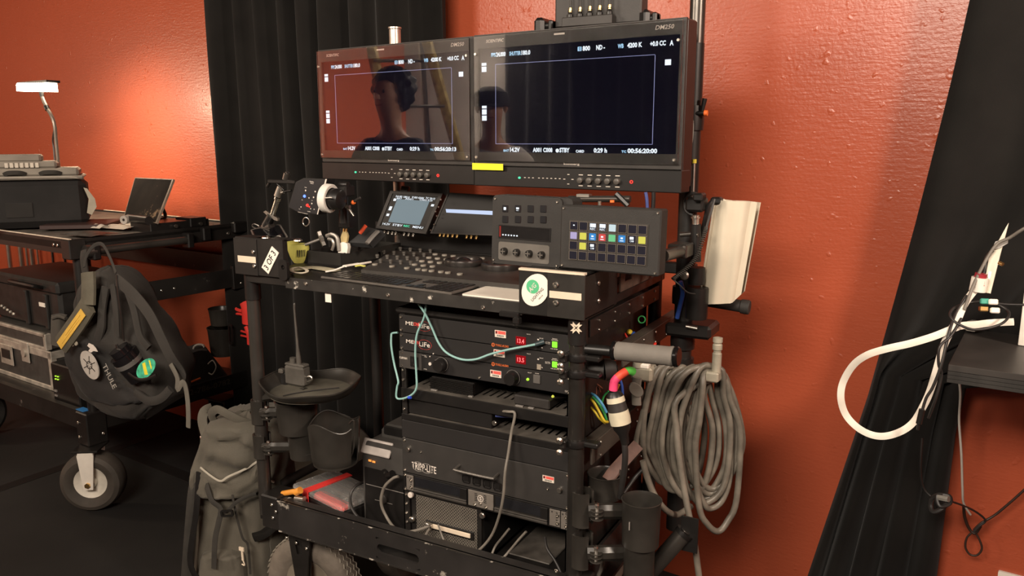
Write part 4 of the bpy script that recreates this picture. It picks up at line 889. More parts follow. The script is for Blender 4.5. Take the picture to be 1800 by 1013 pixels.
# flattened cream strap with white tab
g = G(); Pp = [Z(x, y, ZT+.003) for x, y in ((512, 470), (530, 473), (560, 472), (590, 473))]
t = thing('cream_strap', 'crumpled cream strip with a white tag lying in front of the black tray', 'strap', Z(555, 475))
put('strap_band', G().tube([Z(508, 474, ZT+.004), Z(525, 473, ZT+.006), Z(548, 470, ZT+.004), Z(572, 473, ZT+.004), Z(590, 476, ZT+.004)], .02, n=8, flat=(.12, (0, 0, 1))), mat('cream_cloth', (.45, .41, .28), .85, var=.15), t)
put('strap_loop', G().tube([Z(515, 478, ZT+.008), Z(532, 480, ZT+.01), Z(540, 476, ZT+.01), Z(528, 470, ZT+.01), Z(514, 472, ZT+.008)], .005, closed=True, flat=(.4, (0, 0, 1))), mat('cream_cloth_light', (.6, .55, .42), .85), t)
put('white_cord', G().tube([Z(572, 478, ZT+.006), Z(588, 475, ZT+.01), Z(606, 468, ZT+.022)], .0025), WHT, t)
put('white_tag', G().tube([Z(606, 468, ZT+.022), Z(618, 466, ZT+.022), Z(630, 464, ZT+.024)], .010, n=6, smooth=0, flat=(.3, (0, 0, 1))), WHT, t)
put('yellow_tip', G().tube([Z(625, 468, ZT+.02), Z(634, 467, ZT+.02), Z(640, 468, ZT+.02)], .006, n=6, smooth=0, flat=(.4, (0, 0, 1))), YEL, t)
put('screw_tip', G().cyl(Z(630, 465, ZT+.023), Z(652, 461, ZT+.023), .004, .003), WHT, t)
# steel clamp
ALU = mat('cast_aluminium', (.33, .31, .28), .42, metal=.7, var=.15)
def TY_(px, py, y): return onY(px, py, y)
yt = Z(560, 465, ZT).y+.015
t = thing('steel_clamp', 'grey metal screw clamp with long rod resting on the yellow fitting', 'clamp', onY(545, 445, yt))
put('threaded_rod', G().cyl(onY(516, 438, yt-.03), onY(562, 421, yt), .0042), ALU, t)
cw = onY(565, 420, yt)
Mw = frame(cw, (.3, 0, 1), (-.8, 0, .3)); Mw = frame(cw, onY(572, 436, yt)-onY(560, 406, yt), (.5, -.4, .3))
put('wing_knob', G(Mw).prism([(-.022, -.007), (-.010, -.004), (0, -.011), (.010, -.004), (.022, -.007), (.022, .006), (.010, .004), (0, .011), (-.010, .004), (-.022, .006)], -.005, .005), ALU, t)
put('jaw', G().tube([onY(574, 415, yt), onY(583, 412, yt), onY(592, 417, yt), onY(595, 430, yt), onY(596, 441, yt)], .006, flat=(.9, (0, 1, 0))).tube([onY(577, 420, yt), onY(584, 422, yt), onY(587, 430, yt), onY(584, 440, yt)], .005), ALU, t)
# white adapter with brass prongs
ya_ = Z(603, 468, ZT).y+.012
Ma = frame(onY(604, 445, ya_), (1, .15, 0), (0, .12, 1))
t = thing('plug_adapter', 'white adapter standing in the tray with two brass and clear prongs', 'adapter', onY(603, 441, ya_))
put('adapter_body', G(Ma).prism([(-.016, 0), (.013, 0), (.016, .018), (.013, .028), (.002, .032), (-.006, .031), (-.012, .026)], -.012, .004), WHT, t)
AMB = mat('amber_clear_plastic', (.75, .6, .3), .2, trans=.4, var=.1)
put('prong_housing', G(Ma).prism([(-.010, .030), (.008, .031), (.011, .05), (.006, .062), (-.006, .062), (-.012, .045)], -.010, -.001), AMB, t)
put('prong', G(Ma).cyl((-.005, .06, -.006), (-.003, .084, -.006), .0028), BRS, t); put('prong', G(Ma).cyl((.004, .06, -.006), (.006, .084, -.006), .0028), BRS, t)
# knives and bits at the back of the tray
put('utility_knife', G().tube([onY(645, 428, 1.78), onY(655, 416, 1.8), onY(664, 407, 1.82)], .010, n=6, smooth=0, flat=(.5, (0, 0, 1))), mat('grey_rubber_grip', (.13, .12, .11), .5), label='grey handled tool leaning on the back wall of the tray', cat='tool')
t = thing('dark_device', 'dark wedge-shaped device with an orange-red button behind the tray', 'device', onY(640, 425, 1.80))
Md = frame(onY(640, 428, 1.80), (1, 0, 0), (0, .7, .7))
put('body', G(Md).prism([(-.055, 0), (.02, 0), (.04, .05), (-.02, .06)], -.02, 0), mat('slate_plastic', (.035, .036, .037), .5), t)
put('red_button', G().cyl(onY(633, 410, 1.795), onY(643, 397, 1.80), .0055), mat('orange_red_plastic', (.75, .10, .04), .5), t)
# phone on the corner box
P = [onY(413, 411, 1.60), onY(469, 404, 1.66), onY(508, 420, 1.60), onY(452, 431, YF-.004)]
t = thing('smartphone', 'black phone lying on the tape-marked cart corner by the slanted tag', 'phone', onZ(458, 425, 1.2125))
Mp = frame(P[3]-Vector((0, 0, .006)), (P[2]-P[3]), (P[0]-P[3])); Lp = (P[2]-P[3]).length; Wp_ = (P[0]-P[3]).dot(Mp.col[1].xyz)
put('phone_stand', G().box(P[3].x-.01, P[3].x+.03, YF, YF+.05, 1.211, P[3].z, .001), BLK2, t)
put('phone_case', G(Mp).prism(rrect(0, Lp, 0, Wp_, .012), 0, .009), BLK2, t)
put('phone_rim', G(Mp).ring(rrect(0, Lp, 0, Wp_, .012), rrect(.004, Lp-.004, .004, Wp_-.004, .009), .009, .0102), mat('glossy_rim', (.10, .09, .08), .2), t)
put('phone_screen', G(Mp).prism(rrect(.006, Lp-.006, .006, Wp_-.006, .008), .009, .0098), mat('phone_glass', (.004, .004, .005), .06), t)
for px, py in ((424, 424), (486, 428)):
    c_ = onZ(px, py, 1.212); put('dome_nut', G().lathe([(.012, -.001), (.011, .002), (.006, .005), (0, .006)], (c_.x, YF+.01, 1.211), (0, 0, 1), 16), CHR, cL)
# ---------------------------------------------------------------- articulated arm and lens controller
ya = 1.66
q = lambda px, py, y=ya: onY(px, py, y)
t = thing('articulated_arm', 'silver articulated arm clamped at the cart corner holding the lens controller', 'arm', q(470, 408))
put('base_clamp', G().cyl(q(462, 404), q(478, 398), .013).cyl(q(466, 400), q(474, 390), .012).tube([q(452, 402), q(444, 398), q(447, 394), q(456, 398)], .0025, closed=True), GUN, t)
put('base_knob', G().cyl(q(468, 397), q(477, 380), .0135, .012, 16), BLK2, t)
put('wing_nut', G().prism([(0, 0)]*3, 0, 0) if 0 else G(frame(q(478, 380), (1, 0, -.45), (.45, 0, 1))).prism([(-.030, -.002), (-.012, -.005), (0, -.002), (.012, -.005), (.026, -.002), (.024, .006), (0, .005), (-.024, .006)], -.004, .004), STL, t)
put('lower_arm', G().cyl(q(480, 377), q(488, 351), .0085, .0078).cyl(q(488, 351), q(489.5, 347), .0105), mat('polished_arm', (.55, .52, .46), .25, metal=1), t)
put('elbow', G().cyl(q(488, 345), q(493, 328), .0105, .0085).cyl(q(484, 342), q(499, 338), .004), STL, t)
put('upper_bar', G().box(q(472, 313).x, q(520, 313).x, ya-.006, ya+.006, q(500, 323).z, q(500, 316).z, .002).cyl(q(476, 318), q(470, 328), .004).cyl(q(486, 322), q(500, 335), .003).cyl(q(495, 338), q(512, 335), .003), BLK2, t)
put('top_knob', G().cyl(q(502, 316), q(505, 305), .0095).cyl(q(505, 305), q(506, 303), .006), GUN, t)
t = thing('lens_controller', 'black lens controller with white ring, blue and red lights on the silver arm', 'controller', q(545, 375))
K = [q(x, y, ya-.015) for x, y in ((519, 317), (574, 314), (558, 384), (526, 377), (507, 365))]
Mk = frame(K[3], K[2]-K[3]+Vector((.0, -.0, 0)), (0, .06, 1))
uv = [loc(Mk, x, y) for x, y in ((520, 320), (534, 313), (574, 315), (558, 377), (524, 373), (507, 364))]
CB = mat('controller_black', (.012, .011, .0108), .45, spec=.3)
put('controller_body', G(Mk).prism(uv[::-1], -.035, 0), CB, t)
put('face_plate', G(Mk).prism([((x-.03)*.95+.03, (y-.03)*.95+.03) for x, y in uv][::-1], 0, .0012), mat('controller_face', (.013, .012, .0135), .5, spec=.25), t)
put('edge_line', G(Mk).prism([loc(Mk, *w_) for w_ in ((573, 315), (575, 315), (559.5, 377), (558, 377))][::-1], 0, .002), INKW, t)
g = G(Mk)
for px, py, w_, h_, s_ in ((545, 320, 11, 3, 'Heden'), (546, 323, 9, 2, 'YMOT'), (536, 330, 6, 1.6, 'POWER'), (524, 373.5, 28, 2, 'Control Unit System'), (541, 372, 8, 1.6, 'ALARM'), (531, 352, 3, 1.5, 'RF'), (526, 368, 4, 1.5, 'REC'), (548, 353, 4, 1.4, 'SET')):
    u, v = loc(Mk, px, py); g.text(s_, u, v, w_*.00128, h_*.00125, .0012)
for px, py, r_ in ((538, 335, 2), (555, 337, 2), (544, 348, 1.6), (552, 347, 2), (549, 358, 1.8), (530, 364, 1.5), (547, 367, 1.3), (553, 368, 1.3)):
    u, v = loc(Mk, px, py); g.prism(ell(u, v, r_*.0011, r_*.0011, 10), .0012, .0022)
put('face_lettering', g, INKW, t)
u, v = loc(Mk, 536, 345); put('blue_lamp', G(Mk).lathe([(.0042, .001), (.003, .004), (0, .005)], (u, v, 0), (0, 0, 1), 14), E_BL, t)
u, v = loc(Mk, 541, 361); put('red_lamp', G(Mk).lathe([(.0045, .001), (.003, .004), (0, .005)], (u, v, 0), (0, 0, 1), 14).lathe([(.0025, .001), (0, .004)], (u+.007, v-.003, 0), (0, 0, 1), 10), E_R, t)
for px, py in ((548, 366), (553, 367)): pass
wc = q(580, 349, ya-.03); wx = Vector((.98, .12, -.08)).normalized()
put('white_ring', G().lathe([(.036, 0), (.038, .002), (.038, .020), (.036, .022), (.029, .022), (.028, .004), (.029, 0)], wc-wx*.016, wx, 40), mat('white_focus_ring', (.62, .60, .55), .5, var=.03), t)
g = G()
for k in range(5):
    a = 2.2+k*.5
put('wheel_core', G().lathe([(.026, -.02), (.027, .0), (.026, .012), (.024, .03), (.021, .032), (0, .032)], wc, wx, 30), BLK2, t)
put('wheel_grip', G().lathe([(.028, .012), (.029, .02), (.026, .034), (.022, .036), (0, .036)], wc, wx, 14), BLK2, t)
put('index_pointer', G().cyl(q(571, 348, ya-.06), q(583, 347.5, ya-.065), .0014), INKW, t)
put('hanging_ring', G().tube([q(538+5.5*math.cos(a), 390+7.5*math.sin(a), ya-.02) for a in [i*.5236 for i in range(12)]], .0016, closed=True), CHR, t)
# motor bracket at the far side of the ring
t = thing('focus_motor', 'black motor bracket with orange tipped lever beyond the white ring', 'motor', q(612, 385, 1.70))
put('bracket', G().box(q(598, 330, 1.70).x, q(616, 330, 1.70).x, 1.68, 1.72, q(600, 345, 1.7).z, q(600, 325, 1.7).z, .004), BLK2, t)
put('motor_barrel', G().cyl(q(604, 345, 1.7), q(604, 392, 1.7), .012), BLK2, t)
put('round_knob', G().cyl(q(597, 325, 1.69), q(612, 325, 1.69), .0085), BLK2, t)
put('lever', G().cyl(q(616, 358, 1.69), q(633, 348, 1.69), .004), GRY, t)
put('orange_tip', G().lathe([(.005, -.004), (.0065, 0), (.005, .005)], q(621, 356, 1.69), (1, 0, .4), 12), mat('orange_plastic', (.8, .16, .03)), t)
put('lower_lever', G().cyl(q(612, 366, 1.69), q(622, 380, 1.69), .005, .003).cyl(q(608, 363, 1.685), q(615, 364, 1.685), .005), STL, t)
put('stem', G().box(q(593, 380, 1.76).x, q(612, 380, 1.76).x, 1.76, 1.80, q(600, 402, 1.76).z, q(600, 375, 1.76).z, .004).cyl((q(602, 380, 1.95).x, 1.95, ZT), (q(602, 380, 1.95).x, 1.95, q(602, 385, 1.95).z), .01).cyl(q(602, 385, 1.95), q(602, 385, 1.78), .008), BLK2, t)
# ---------------------------------------------------------------- two small field monitors
def fieldmon(label, TL, TR, BR, BL, y0, y1, lit, grp='small field monitors'):
    bl = onY(*BL, y0); br = onY(*BR, y0); tl = onY(*TL, y1)
    M = frame(bl, br-bl, tl-bl); 
    P = [loc(M, *w_) for w_ in (BL, BR, TR, TL)]; W = max(P[1][0], .01); H = (P[2][1]+P[3][1])/2
    t = thing('field_monitor', label, 'small monitor', bl+(br-bl)/2, grp)
    put('housing', G(M).prism([(P[0][0], P[0][1]), P[1], P[2], P[3]], -.022, 0), BLK2, t)
    return t, M, P, W, H
t, M, P, W, H = fieldmon('small tilted monitor with a grey-green picture under the production monitors', (687, 336), (779, 341), (749, 412), (661, 402), 1.98, 2.035, 1)
def inq(P, fu, fv):
    a = Vector(P[0]).lerp(Vector(P[1]), fu); b = Vector(P[3]).lerp(Vector(P[2]), fu); return tuple(a.lerp(b, fv))
def qp(P, u0, u1, v0, v1): return [inq(P, u0, v0), inq(P, u1, v0), inq(P, u1, v1), inq(P, u0, v1)]
put('bezel', G(M).ring(qp(P, 0, 1, 0, 1), qp(P, .06, .94, .07, .93), 0, .003), GRY, t)
put('picture', G(M).prism(qp(P, .19, .81, .2, .8), .0, .0012), E_B, t)
g = G(M)
def ql(g, P, fu, fv, w_, h_, s_, M): 
    u, v = inq(P, fu, fv); g.text(s_, u, v, w_*(P[1][0]-P[0][0]), h_*H, .0006)
for fu, s_, w_ in ((.14, '24.00 180.0', .28), (.46, 'EI 800 4200K', .24), (.72, 'TC 20:13', .18)): ql(g, P, fu, .845, w_, .05, s_, M)
for fu, s_, w_ in ((.18, 'BAT', .1), (.34, 'A001', .16), (.62, 'CARD 0:29', .25)): ql(g, P, fu, .80, w_, .04, s_, M)
for fu, s_, w_ in ((.1, '14.2V', .15), (.3, 'STBY', .2), (.7, 'MENU', .2)): ql(g, P, fu, .115, w_, .055, s_, M)
for fu, fv, w_, h_ in ((.10, .5, .05, .1), (.1, .35, .05, .06), (.12, .75, .05, .06), (.87, .68, .05, .05)): g.prism(qp(P, fu, fu+w_, fv, fv+h_), 0, .0006)
put('readouts', g, E_W, t)
g = G(M); ql(g, P, .52, .12, .12, .05, 'REC', M); put('green_readouts', g, E_C, t)
put('top_mount', G(M).box(.045, .075, H, H+.02, -.016, -.004, .002), GUN, t)
def jacks(pts, y, t, m=CHR):
    for px, py in pts: put('bnc_jack', G().lathe([(.0042, 0), (.0045, .003), (.0035, .004), (.0035, .010), (.002, .0105)], onY(px, py, y), (0, -.55, -.85), 12), m, t)
jacks([(x, 407+.09*(x-680)) for x in (676, 683, 690, 696, 711, 719, 727)], 1.98, t)
put('sdi_plug', G().cyl(onY(666, 414, 1.975), onY(672, 408, 1.975), .005).cyl(onY(660, 425, 1.96), onY(667, 413, 1.975), .006, .005), STL, t)
t, M, P, W, H = fieldmon('small tilted blank monitor with one pale blue bar behind the knob box', (788, 339), (884, 345), (870, 415), (757, 411), 1.98, 2.035, 0)
put('bezel', G(M).ring(qp(P, 0, 1, 0, 1), qp(P, .025, .975, .025, .975), 0, .003), GRY, t)
put('screen', G(M).prism(qp(P, .02, .98, .02, .98), 0, .001), mat('matte_dark_screen', (.012, .011, .0105), .35), t)
put('pale_bar', G(M).prism([loc(M, *w_) for w_ in ((784, 368), (880, 372), (880, 379), (785, 374))][::-1][::1], .001, .0018), mat('display_pale_blue', (0, 0, 0), .5, var=0, emit=(.55, .66, .9), es=1), t)
jacks([(x, 411+.07*(x-775)) for x in (774, 781, 788, 796, 804, 821, 829, 838)], 1.98, t, BRS)
g = G()
for px, py in ((775, 351), (771, 364), (766, 372), (768, 380), (763, 395), (757, 405)):
    g.lathe([(.003, 0), (.002, .002)], onY(px, py, 1.985), (0, -1, 0), 8)
put('side_button', g, CHR, t)
put('mount_rail', G().box(onY(660, 418, 2.05).x, onY(900, 418, 2.05).x, 2.05, 2.07, 1.18, 1.21, .002), BLK2, cart)
put('back_plate', G().box(onY(703, 430, 2.075).x, onY(900, 430, 2.075).x, 2.075, 2.083, ZT, ZT+.10), mat('deep_black_plate', (.010, .009, .0085)), cart)
# ---------------------------------------------------------------- key decks
yb0 = 1.62
def deckframe(bl, br, tl, yb, yt):
    a = onY(*bl, yb); b = onY(*br, yb); c = onY(*tl, yt); return frame(a, b-a, c-a)
HB = mat('printed_housing_black', (.017, .0152, .0135), .62, var=.12, scale=40, bump=.35, bscale=1200)
# left box: 8 keys, touch strip, four knobs
M = deckframe((864, 462), (985, 474), (866, 342), 1.60, 1.604)
P = [loc(M, *w_) for w_ in ((864, 462), (982, 474), (991, 350), (866, 341))]
t = thing('knob_deck', 'black printed box with eight keys, touch strip and four dials', 'key deck', M @ Vector((.05, 0, 0)))
W = (P[1][0]+P[2][0])/2; H = (P[2][1]+P[3][1])/2
put('housing', G(M).prism(rrect(0, W, 0, H, .012, 5), -.05, 0), HB, t)
put('side_step', G(M).prism(rrect(W-.03, W+.022, H*.5, H, .01, 4), -.06, -.008), HB, t)
for u, v in ((.006, .008), (W-.008, .008), (.007, H-.009), (W-.012, H-.009)): bolt(t, M @ Vector((u, v, 0)), M.col[2].xyz, .003, name='screw')
KS = mat('dark_key_face', (.016, .0155, .017), .25); fk = None
for j in range(2):
    for i in range(4):
        px, py = 850+(203+i*118)/5.294, 320+(248+j*100+i*1)/5.294
        u, v = loc(M, px, py)
        k_ = put('key', G(M).box(u-.0078, u+.0078, v-.008, v+.008, -.001, .0022, .0012), KS, t)
        if j == 0 and i == 0: put('key_icon', G(M).prism(rrect(u-.003, u+.003, v-.003, v+.0035, .001), .0022, .0028), E_W, k_)
        if j == 0 and i == 1: put('key_icon', G(M).box(u-.0035, u+.0035, v-.001, v+.003, .0022, .0028).text('REC', u-.003, v-.005, .006, .0025, .0024), E_W, k_)
ua, va = loc(M, 878, 416); ub, vb = loc(M, 967, 403)
ts = put('touch_strip', G(M).box(ua, ub, va-.001, vb+.0, 0, .001), mat('strip_glass', (.014, .013, .013), .12), t)
put('strip_frame', G(M).ring([(ua-.002, va-.003), (ub+.002, va-.003), (ub+.002, vb+.002), (ua-.002, vb+.002)], [(ua, va-.001), (ub, va-.001), (ub, vb), (ua, vb)], 0, .002), BLK2, ts)
g = G(M)
for k in range(6): u = ua+.008+.0073*k; g.box(u, u+.0035, va+.0035, va+.0065, .001, .0016)
put('strip_icons', g, E_W, ts)
put('strip_red_block', G(M).box(ua, ua+.004, va, vb-.001, .001, .0015), mat('dim_red_display', (.05, 0, 0), .4, var=0, emit=(.3, .02, .01), es=.6), ts)
ua, va = loc(M, 876, 457); ub, vb = loc(M, 966, 432)
put('knob_recess', G(M).prism(rrect(ua, ub, va+.001, vb, .005), 0, .0006), mat('recess_taupe', (.10, .09, .078), .6), t)
for i in range(4):
    u, v = loc(M, 888+21.8*i, 441+2.2*i)
    kn = put('dial', G(M).lathe([(.0078, .0), (.0078, .010), (.0070, .012), (0, .012)], (u, v, 0), (0, 0, 1), 18), BLK2, t)
    put('dial_cross', G(M).box(u-.006, u+.006, v-.0009, v+.0009, .012, .0126).box(u-.0009, u+.0009, v-.006, v+.006, .012, .0126), STL, kn)
# right box: 32 keys
M = deckframe((983, 471), (1158, 487), (985, 362), 1.585, 1.588)
P = [loc(M, *w_) for w_ in ((983, 471), (1158, 487), (1163, 367), (985, 362))]
t = thing('key_grid_deck', 'black printed box with a grid of 32 keys, several lit in colour', 'key deck', M @ Vector((.08, 0, 0)))
W = (P[1][0]+P[2][0])/2; H = (P[2][1]+P[3][1])/2
put('housing', G(M).box(0, W, 0, H, -.045, 0, .003), HB, t)
for u, v in ((.007, .007), (W-.008, .007), (.007, H-.007), (W-.008, H-.007)): bolt(t, M @ Vector((u, v, 0)), M.col[2].xyz, .003, name='screw')
u0, v0 = loc(M, 850+848/5.294, 320+405/5.294); u1, v1 = loc(M, 850+1485/5.294, 320+425/5.294); u2, v2 = loc(M, 850+843/5.294, 320+680/5.294)
du = (u1-u0)/7; dv = (v0-v2)/3
put('key_bed', G(M).box(u0-du*.55, u1+du*.55, v2-dv*.55, v0+dv*.55, 0, .0012), mat('bed_dusty', (.03, .026, .021), .5), t)
def ek(n, c, s=1.0): return mat(n, (0, 0, 0), .4, var=0, emit=c, es=s)
cols = {(1, 0): ek('key_lavender', (.45, .38, .62)), (1, 1): ek('key_yellow', (.72, .66, .09)), (1, 2): ek('key_blue', (.03, .25, .62)), (1, 3): ek('key_red', (.68, .07, .06)), (1, 4): ek('key_green', (.16, .58, .25)), (1, 5): ek('key_blue', None), (1, 7): ek('key_yellow', None), (2, 1): ek('key_yellow', None), (0, 4): ek('key_white', (.62, .75, .78))}
for r_ in range(4):
    for c_ in range(8):
        u = u0+du*c_; v = v0-dv*r_; a = du*.43; b = dv*.43
        k_ = put('key', G(M).box(u-a, u+a, v-b, v+b, .0005, .004, .0012), mat('navy_key_face', (.014, .014, .022), .2), t)
        put('key_edge', G(M).ring([(u-a, v-b), (u+a, v-b), (u+a, v+b), (u-a, v+b)], [(u-a*.93, v-b*.93), (u+a*.93, v-b*.93), (u+a*.93, v+b*.93), (u-a*.93, v+b*.93)], .003, .0042), mat('key_edge_clear', (.16, .14, .12), .25), k_)
        if (r_, c_) in cols:
            put('lit_face', G(M).prism(rrect(u-a*.8, u+a*.8, v-b*.8, v+b*.8, .001, 2), .004, .0046), cols[(r_, c_)], k_)
            if (r_, c_) in ((1, 2), (1, 3), (1, 5)): put('key_icon', G(M).box(u-.0025, u+.0025, v-.0005, v+.003, .0046, .005).box(u-.004, u+.004, v-.005, v-.0035, .0046, .005), E_W, k_)
            if (r_, c_) in ((0, 4),): pass
        if (r_, c_) in ((0, 2), (0, 3), (2, 2), (1, 6), (0, 0)):
            g = G(M)
            if r_ == 0 and c_: g.box(u-a*.7, u+a*.7, v-b*.1, v+b*.75, .004, .0045).text('REC', u-a*.65, v-b*.75, a*1.3, b*.5, .0042)
            elif c_ == 0: g.prism(ell(u, v+.001, .002, .0015, 8), .004, .0045)
            else: g.box(u-a*.5, u+a*.4, v, v+b*.6, .004, .0045).text('CAM', u-a*.45, v-b*.6, a*.9, b*.45, .0042)
            put('key_icon', g, E_W, k_)
c_ = onY(1167, 462, 1.66)
put('mount_arm', G().cyl(onY(1165, 450, 1.68), onY(1205, 440, 1.9), .014), GUN, t)
# silver box, hose and orange cap behind the key decks
t = thing('cable_bundle', 'thick black wrapped cables with an orange cap behind the key decks', 'cables', onY(1050, 350, 1.80))
put('grey_bar', G().cyl(onY(1000, 350, 1.80), onY(1108, 350, 1.80), .008), GUN, t)
put('wrapped_hose', G().tube([onY(1083, 341, 1.76), onY(1092, 350, 1.76), (onY(1104, 362, 1.76))], .007), BLK2, t)
put('orange_cap', G().cyl(onY(1076, 356, 1.70), onY(1076, 352, 1.70), .005), mat('orange_plastic', (.8, .16, .03)), t)
put('chrome_stud', G().cyl(onY(1054, 361, 1.70), onY(1054, 354, 1.70), .004), CHR, t)
put('mount_tab', G().box(onY(1016, 343, 1.80).x, onY(1038, 343, 1.80).x, 1.79, 1.81, onY(1020, 346, 1.8).z, onY(1020, 341, 1.8).z), STL, t)
put('blue_cord', G().tube([onY(1135, 338, 1.82), onY(1137, 350, 1.82), onY(1138, 366, 1.82)], .004), mat('blue_lead', (.04, .06, .2)), t)
put('black_cord', G().tube([onY(1149, 338, 1.82), onY(1149, 350, 1.82), onY(1148, 366, 1.82)], .005), BLK2, t)
# ---------------------------------------------------------------- handles, coupler and hanging gear at the right of the cart
yh = 1.58
t = thing('cart_handle', 'grey padded push handle sticking out from the front post clamps', 'handle', onY(1140, 622, yh))
put('handle_bar', G().cyl(onY(1025, 613, 1.57), onY(1090, 619, yh), .0115), BLK2, t)
HP = mat('grey_foam_grip', (.14, .128, .112), .75, var=.1, bump=.15)
a = onY(1083, 617, yh); b = onY(1185, 627, yh); ax = (b-a)
put('foam_grip', G().lathe([(.019, 0), (.021, .004), (.0205, .01), (.0205, ax.length-.012), (.022, ax.length-.004), (.020, ax.length)], a, ax, 26), HP, t)
for c_ in (a-ax.normalized()*.008, b): put('end_ring', G().lathe([(.020, 0), (.022, .002), (.022, .008), (.019, .011), (0, .011)], c_, ax, 26), mat('black_gloss_ring', (.012, .011, .011), .15, metal=.5), t)
a = onY(1238, 528, 1.99); b = onY(1318, 541, 1.99); ax = b-a
t = thing('cart_handle', 'black rubber push handle poking out below the white wrapped pad', 'handle', a.lerp(b, .5))
put('rubber_grip', G().lathe([(.015, 0), (.0155, ax.length*.8), (.018, ax.length*.82), (.0185, ax.length-.003), (.016, ax.length)], a, ax, 24), RUB, t)
put('handle_root', G().cyl(onY(1215, 525, 1.99), a, .012), BLK2, t)
t = thing('cable_coupler', 'round black coupler body beside the lower post clamp', 'coupler', onY(1062, 648, 1.62))
put('body', G().cyl(onY(1030, 648, 1.61), onY(1064, 650, 1.62), .017, .024, 22).cyl(onY(1064, 650, 1.62), onY(1084, 648, 1.63), .026, .022, 24), GRY, t)
put('centre_hole', G().cyl(onY(1082, 648, 1.628), onY(1085, 648, 1.63), .008), INKK, t)
# connector with taped tail
yk = 1.60
t = thing('power_connector', 'black and white power connector with pink and green taped tail', 'connector', onY(1087, 725, yk))
RB = [onY(*p) for p in ((1112, 654, yk+.03), (1104, 653, yk+.02), (1092, 660, yk+.005), (1082, 670, yk), (1078, 685, yk))]
def tp(n, pts, r_, m, l=None): put(n, G().tube(pts, r_, n=12), m, t, label=l)
tp('green_tape', [onY(1113, 654, yk+.03), onY(1107, 652, yk+.022), onY(1100, 654, yk+.015)], .0095, mat('green_tape', (.10, .52, .08), .55), 'green tape')
tp('red_tape', [onY(1101, 653, yk+.015), onY(1092, 659, yk+.006), onY(1086, 664, yk+.002)], .0098, mat('red_orange_tape', (.72, .08, .04), .55), 'red-orange tape')
tp('pink_tape', [onY(1087, 663, yk+.003), onY(1080, 671, yk), onY(1078, 686, yk)], .0098, mat('pink_tape', (.75, .06, .17), .55), 'pink tape')
CW_ = mat('aged_cream_plastic', (.50, .46, .34), .55, var=.15)
d0 = onY(1079, 688, yk); d1 = onY(1096, 765, yk); ax = d1-d0; L = ax.length; f = lambda k: d0+ax*k
put('upper_shell', G().lathe([(.012, 0), (.018, .008), (.0195, L*.12)], d0, ax, 24), BLK2, t)
put('white_collar', G().lathe([(.0196, L*.12), (.021, L*.24)], d0, ax, 24), CW_, t)
put('black_band', G().lathe([(.0205, L*.24), (.022, L*.44)], d0, ax, 24), GRY, t)
put('white_shell', G().lathe([(.0225, L*.44), (.024, L*.6), (.023, L*.74)], d0, ax, 24), CW_, t)
put('strain_relief', G().lathe([(.0205, L*.72), (.019, L*.85), (.011, L*1.0), (.009, L*1.2)], d0, ax, 20), BLK2, t)
cable('power_cable', 'black cable dropping from the black and white connector into the cups', [onY(*p) for p in ((1097, 772, yk), (1099, 800, yk), (1097, 830, yk+.01), (1093, 855, yk+.02), (1090, 875, yk+.03))], .007, CBK)
# beige hanger: arm, clamp and pin
TANM = mat('tan_cast_metal', (.36, .33, .26), .5, metal=.3, var=.2)
yc = 1.86
t = thing('cable_hanger', 'tan metal hanger arm with upright pin holding the coiled cable', 'hanger', onY(1180, 660, yc))
put('arm', G().cyl(onY(1112, 660, yc-.04), onY(1262, 658, yc), .013), TANM, t)
put('clamp_block', G().box(onY(1113, 650, yc-.05).x, onY(1150, 650, yc-.05).x, yc-.07, yc-.02, onY(1130, 668, yc-.05).z, onY(1130, 642, yc-.05).z, .006).cyl(onY(1122, 645, yc-.06), onY(1122, 636, yc-.06), .014), TANM, t)
put('clamp_lever', G().tube([onY(1120, 664, yc-.10), onY(1118, 685, yc-.10), onY(1119, 712, yc-.10)], .012, n=10, flat=(.5, (0, 1, 0))).lathe([(.019, -.005), (.021, 0), (.019, .005)], onY(1118, 685, yc-.105), (.3, -1, 0), 24, sx=.7), mat('grey_lever', (.22, .20, .17), .5, metal=.4), t)
put('white_block', G().box(onY(1125, 640, yc-.06).x, onY(1142, 640, yc-.06).x, yc-.07, yc-.05, onY(1130, 647, yc-.06).z, onY(1130, 638, yc-.06).z, .003), WHT, t)
put('end_lug', G().box(onY(1242, 660, yc-.01).x, onY(1266, 660, yc-.01).x, yc-.03, yc+.03, onY(1250, 669, yc-.01).z, onY(1250, 651, yc-.01).z, .004), TANM, t)
p0 = onY(1259, 655, yc-.01); p1 = onY(1262, 594, yc-.01); ax = p1-p0; L = ax.length
put('upright_pin', G().lathe([(.011, 0), (.011, L*.55), (.009, L*.58), (.009, L*.64), (.0115, L*.67), (.0115, L*.8), (.009, L*.84), (.0115, L*.88), (.0115, L), (.008, L+.001), (0, L-.002)], p0, ax, 20), TANM, t)
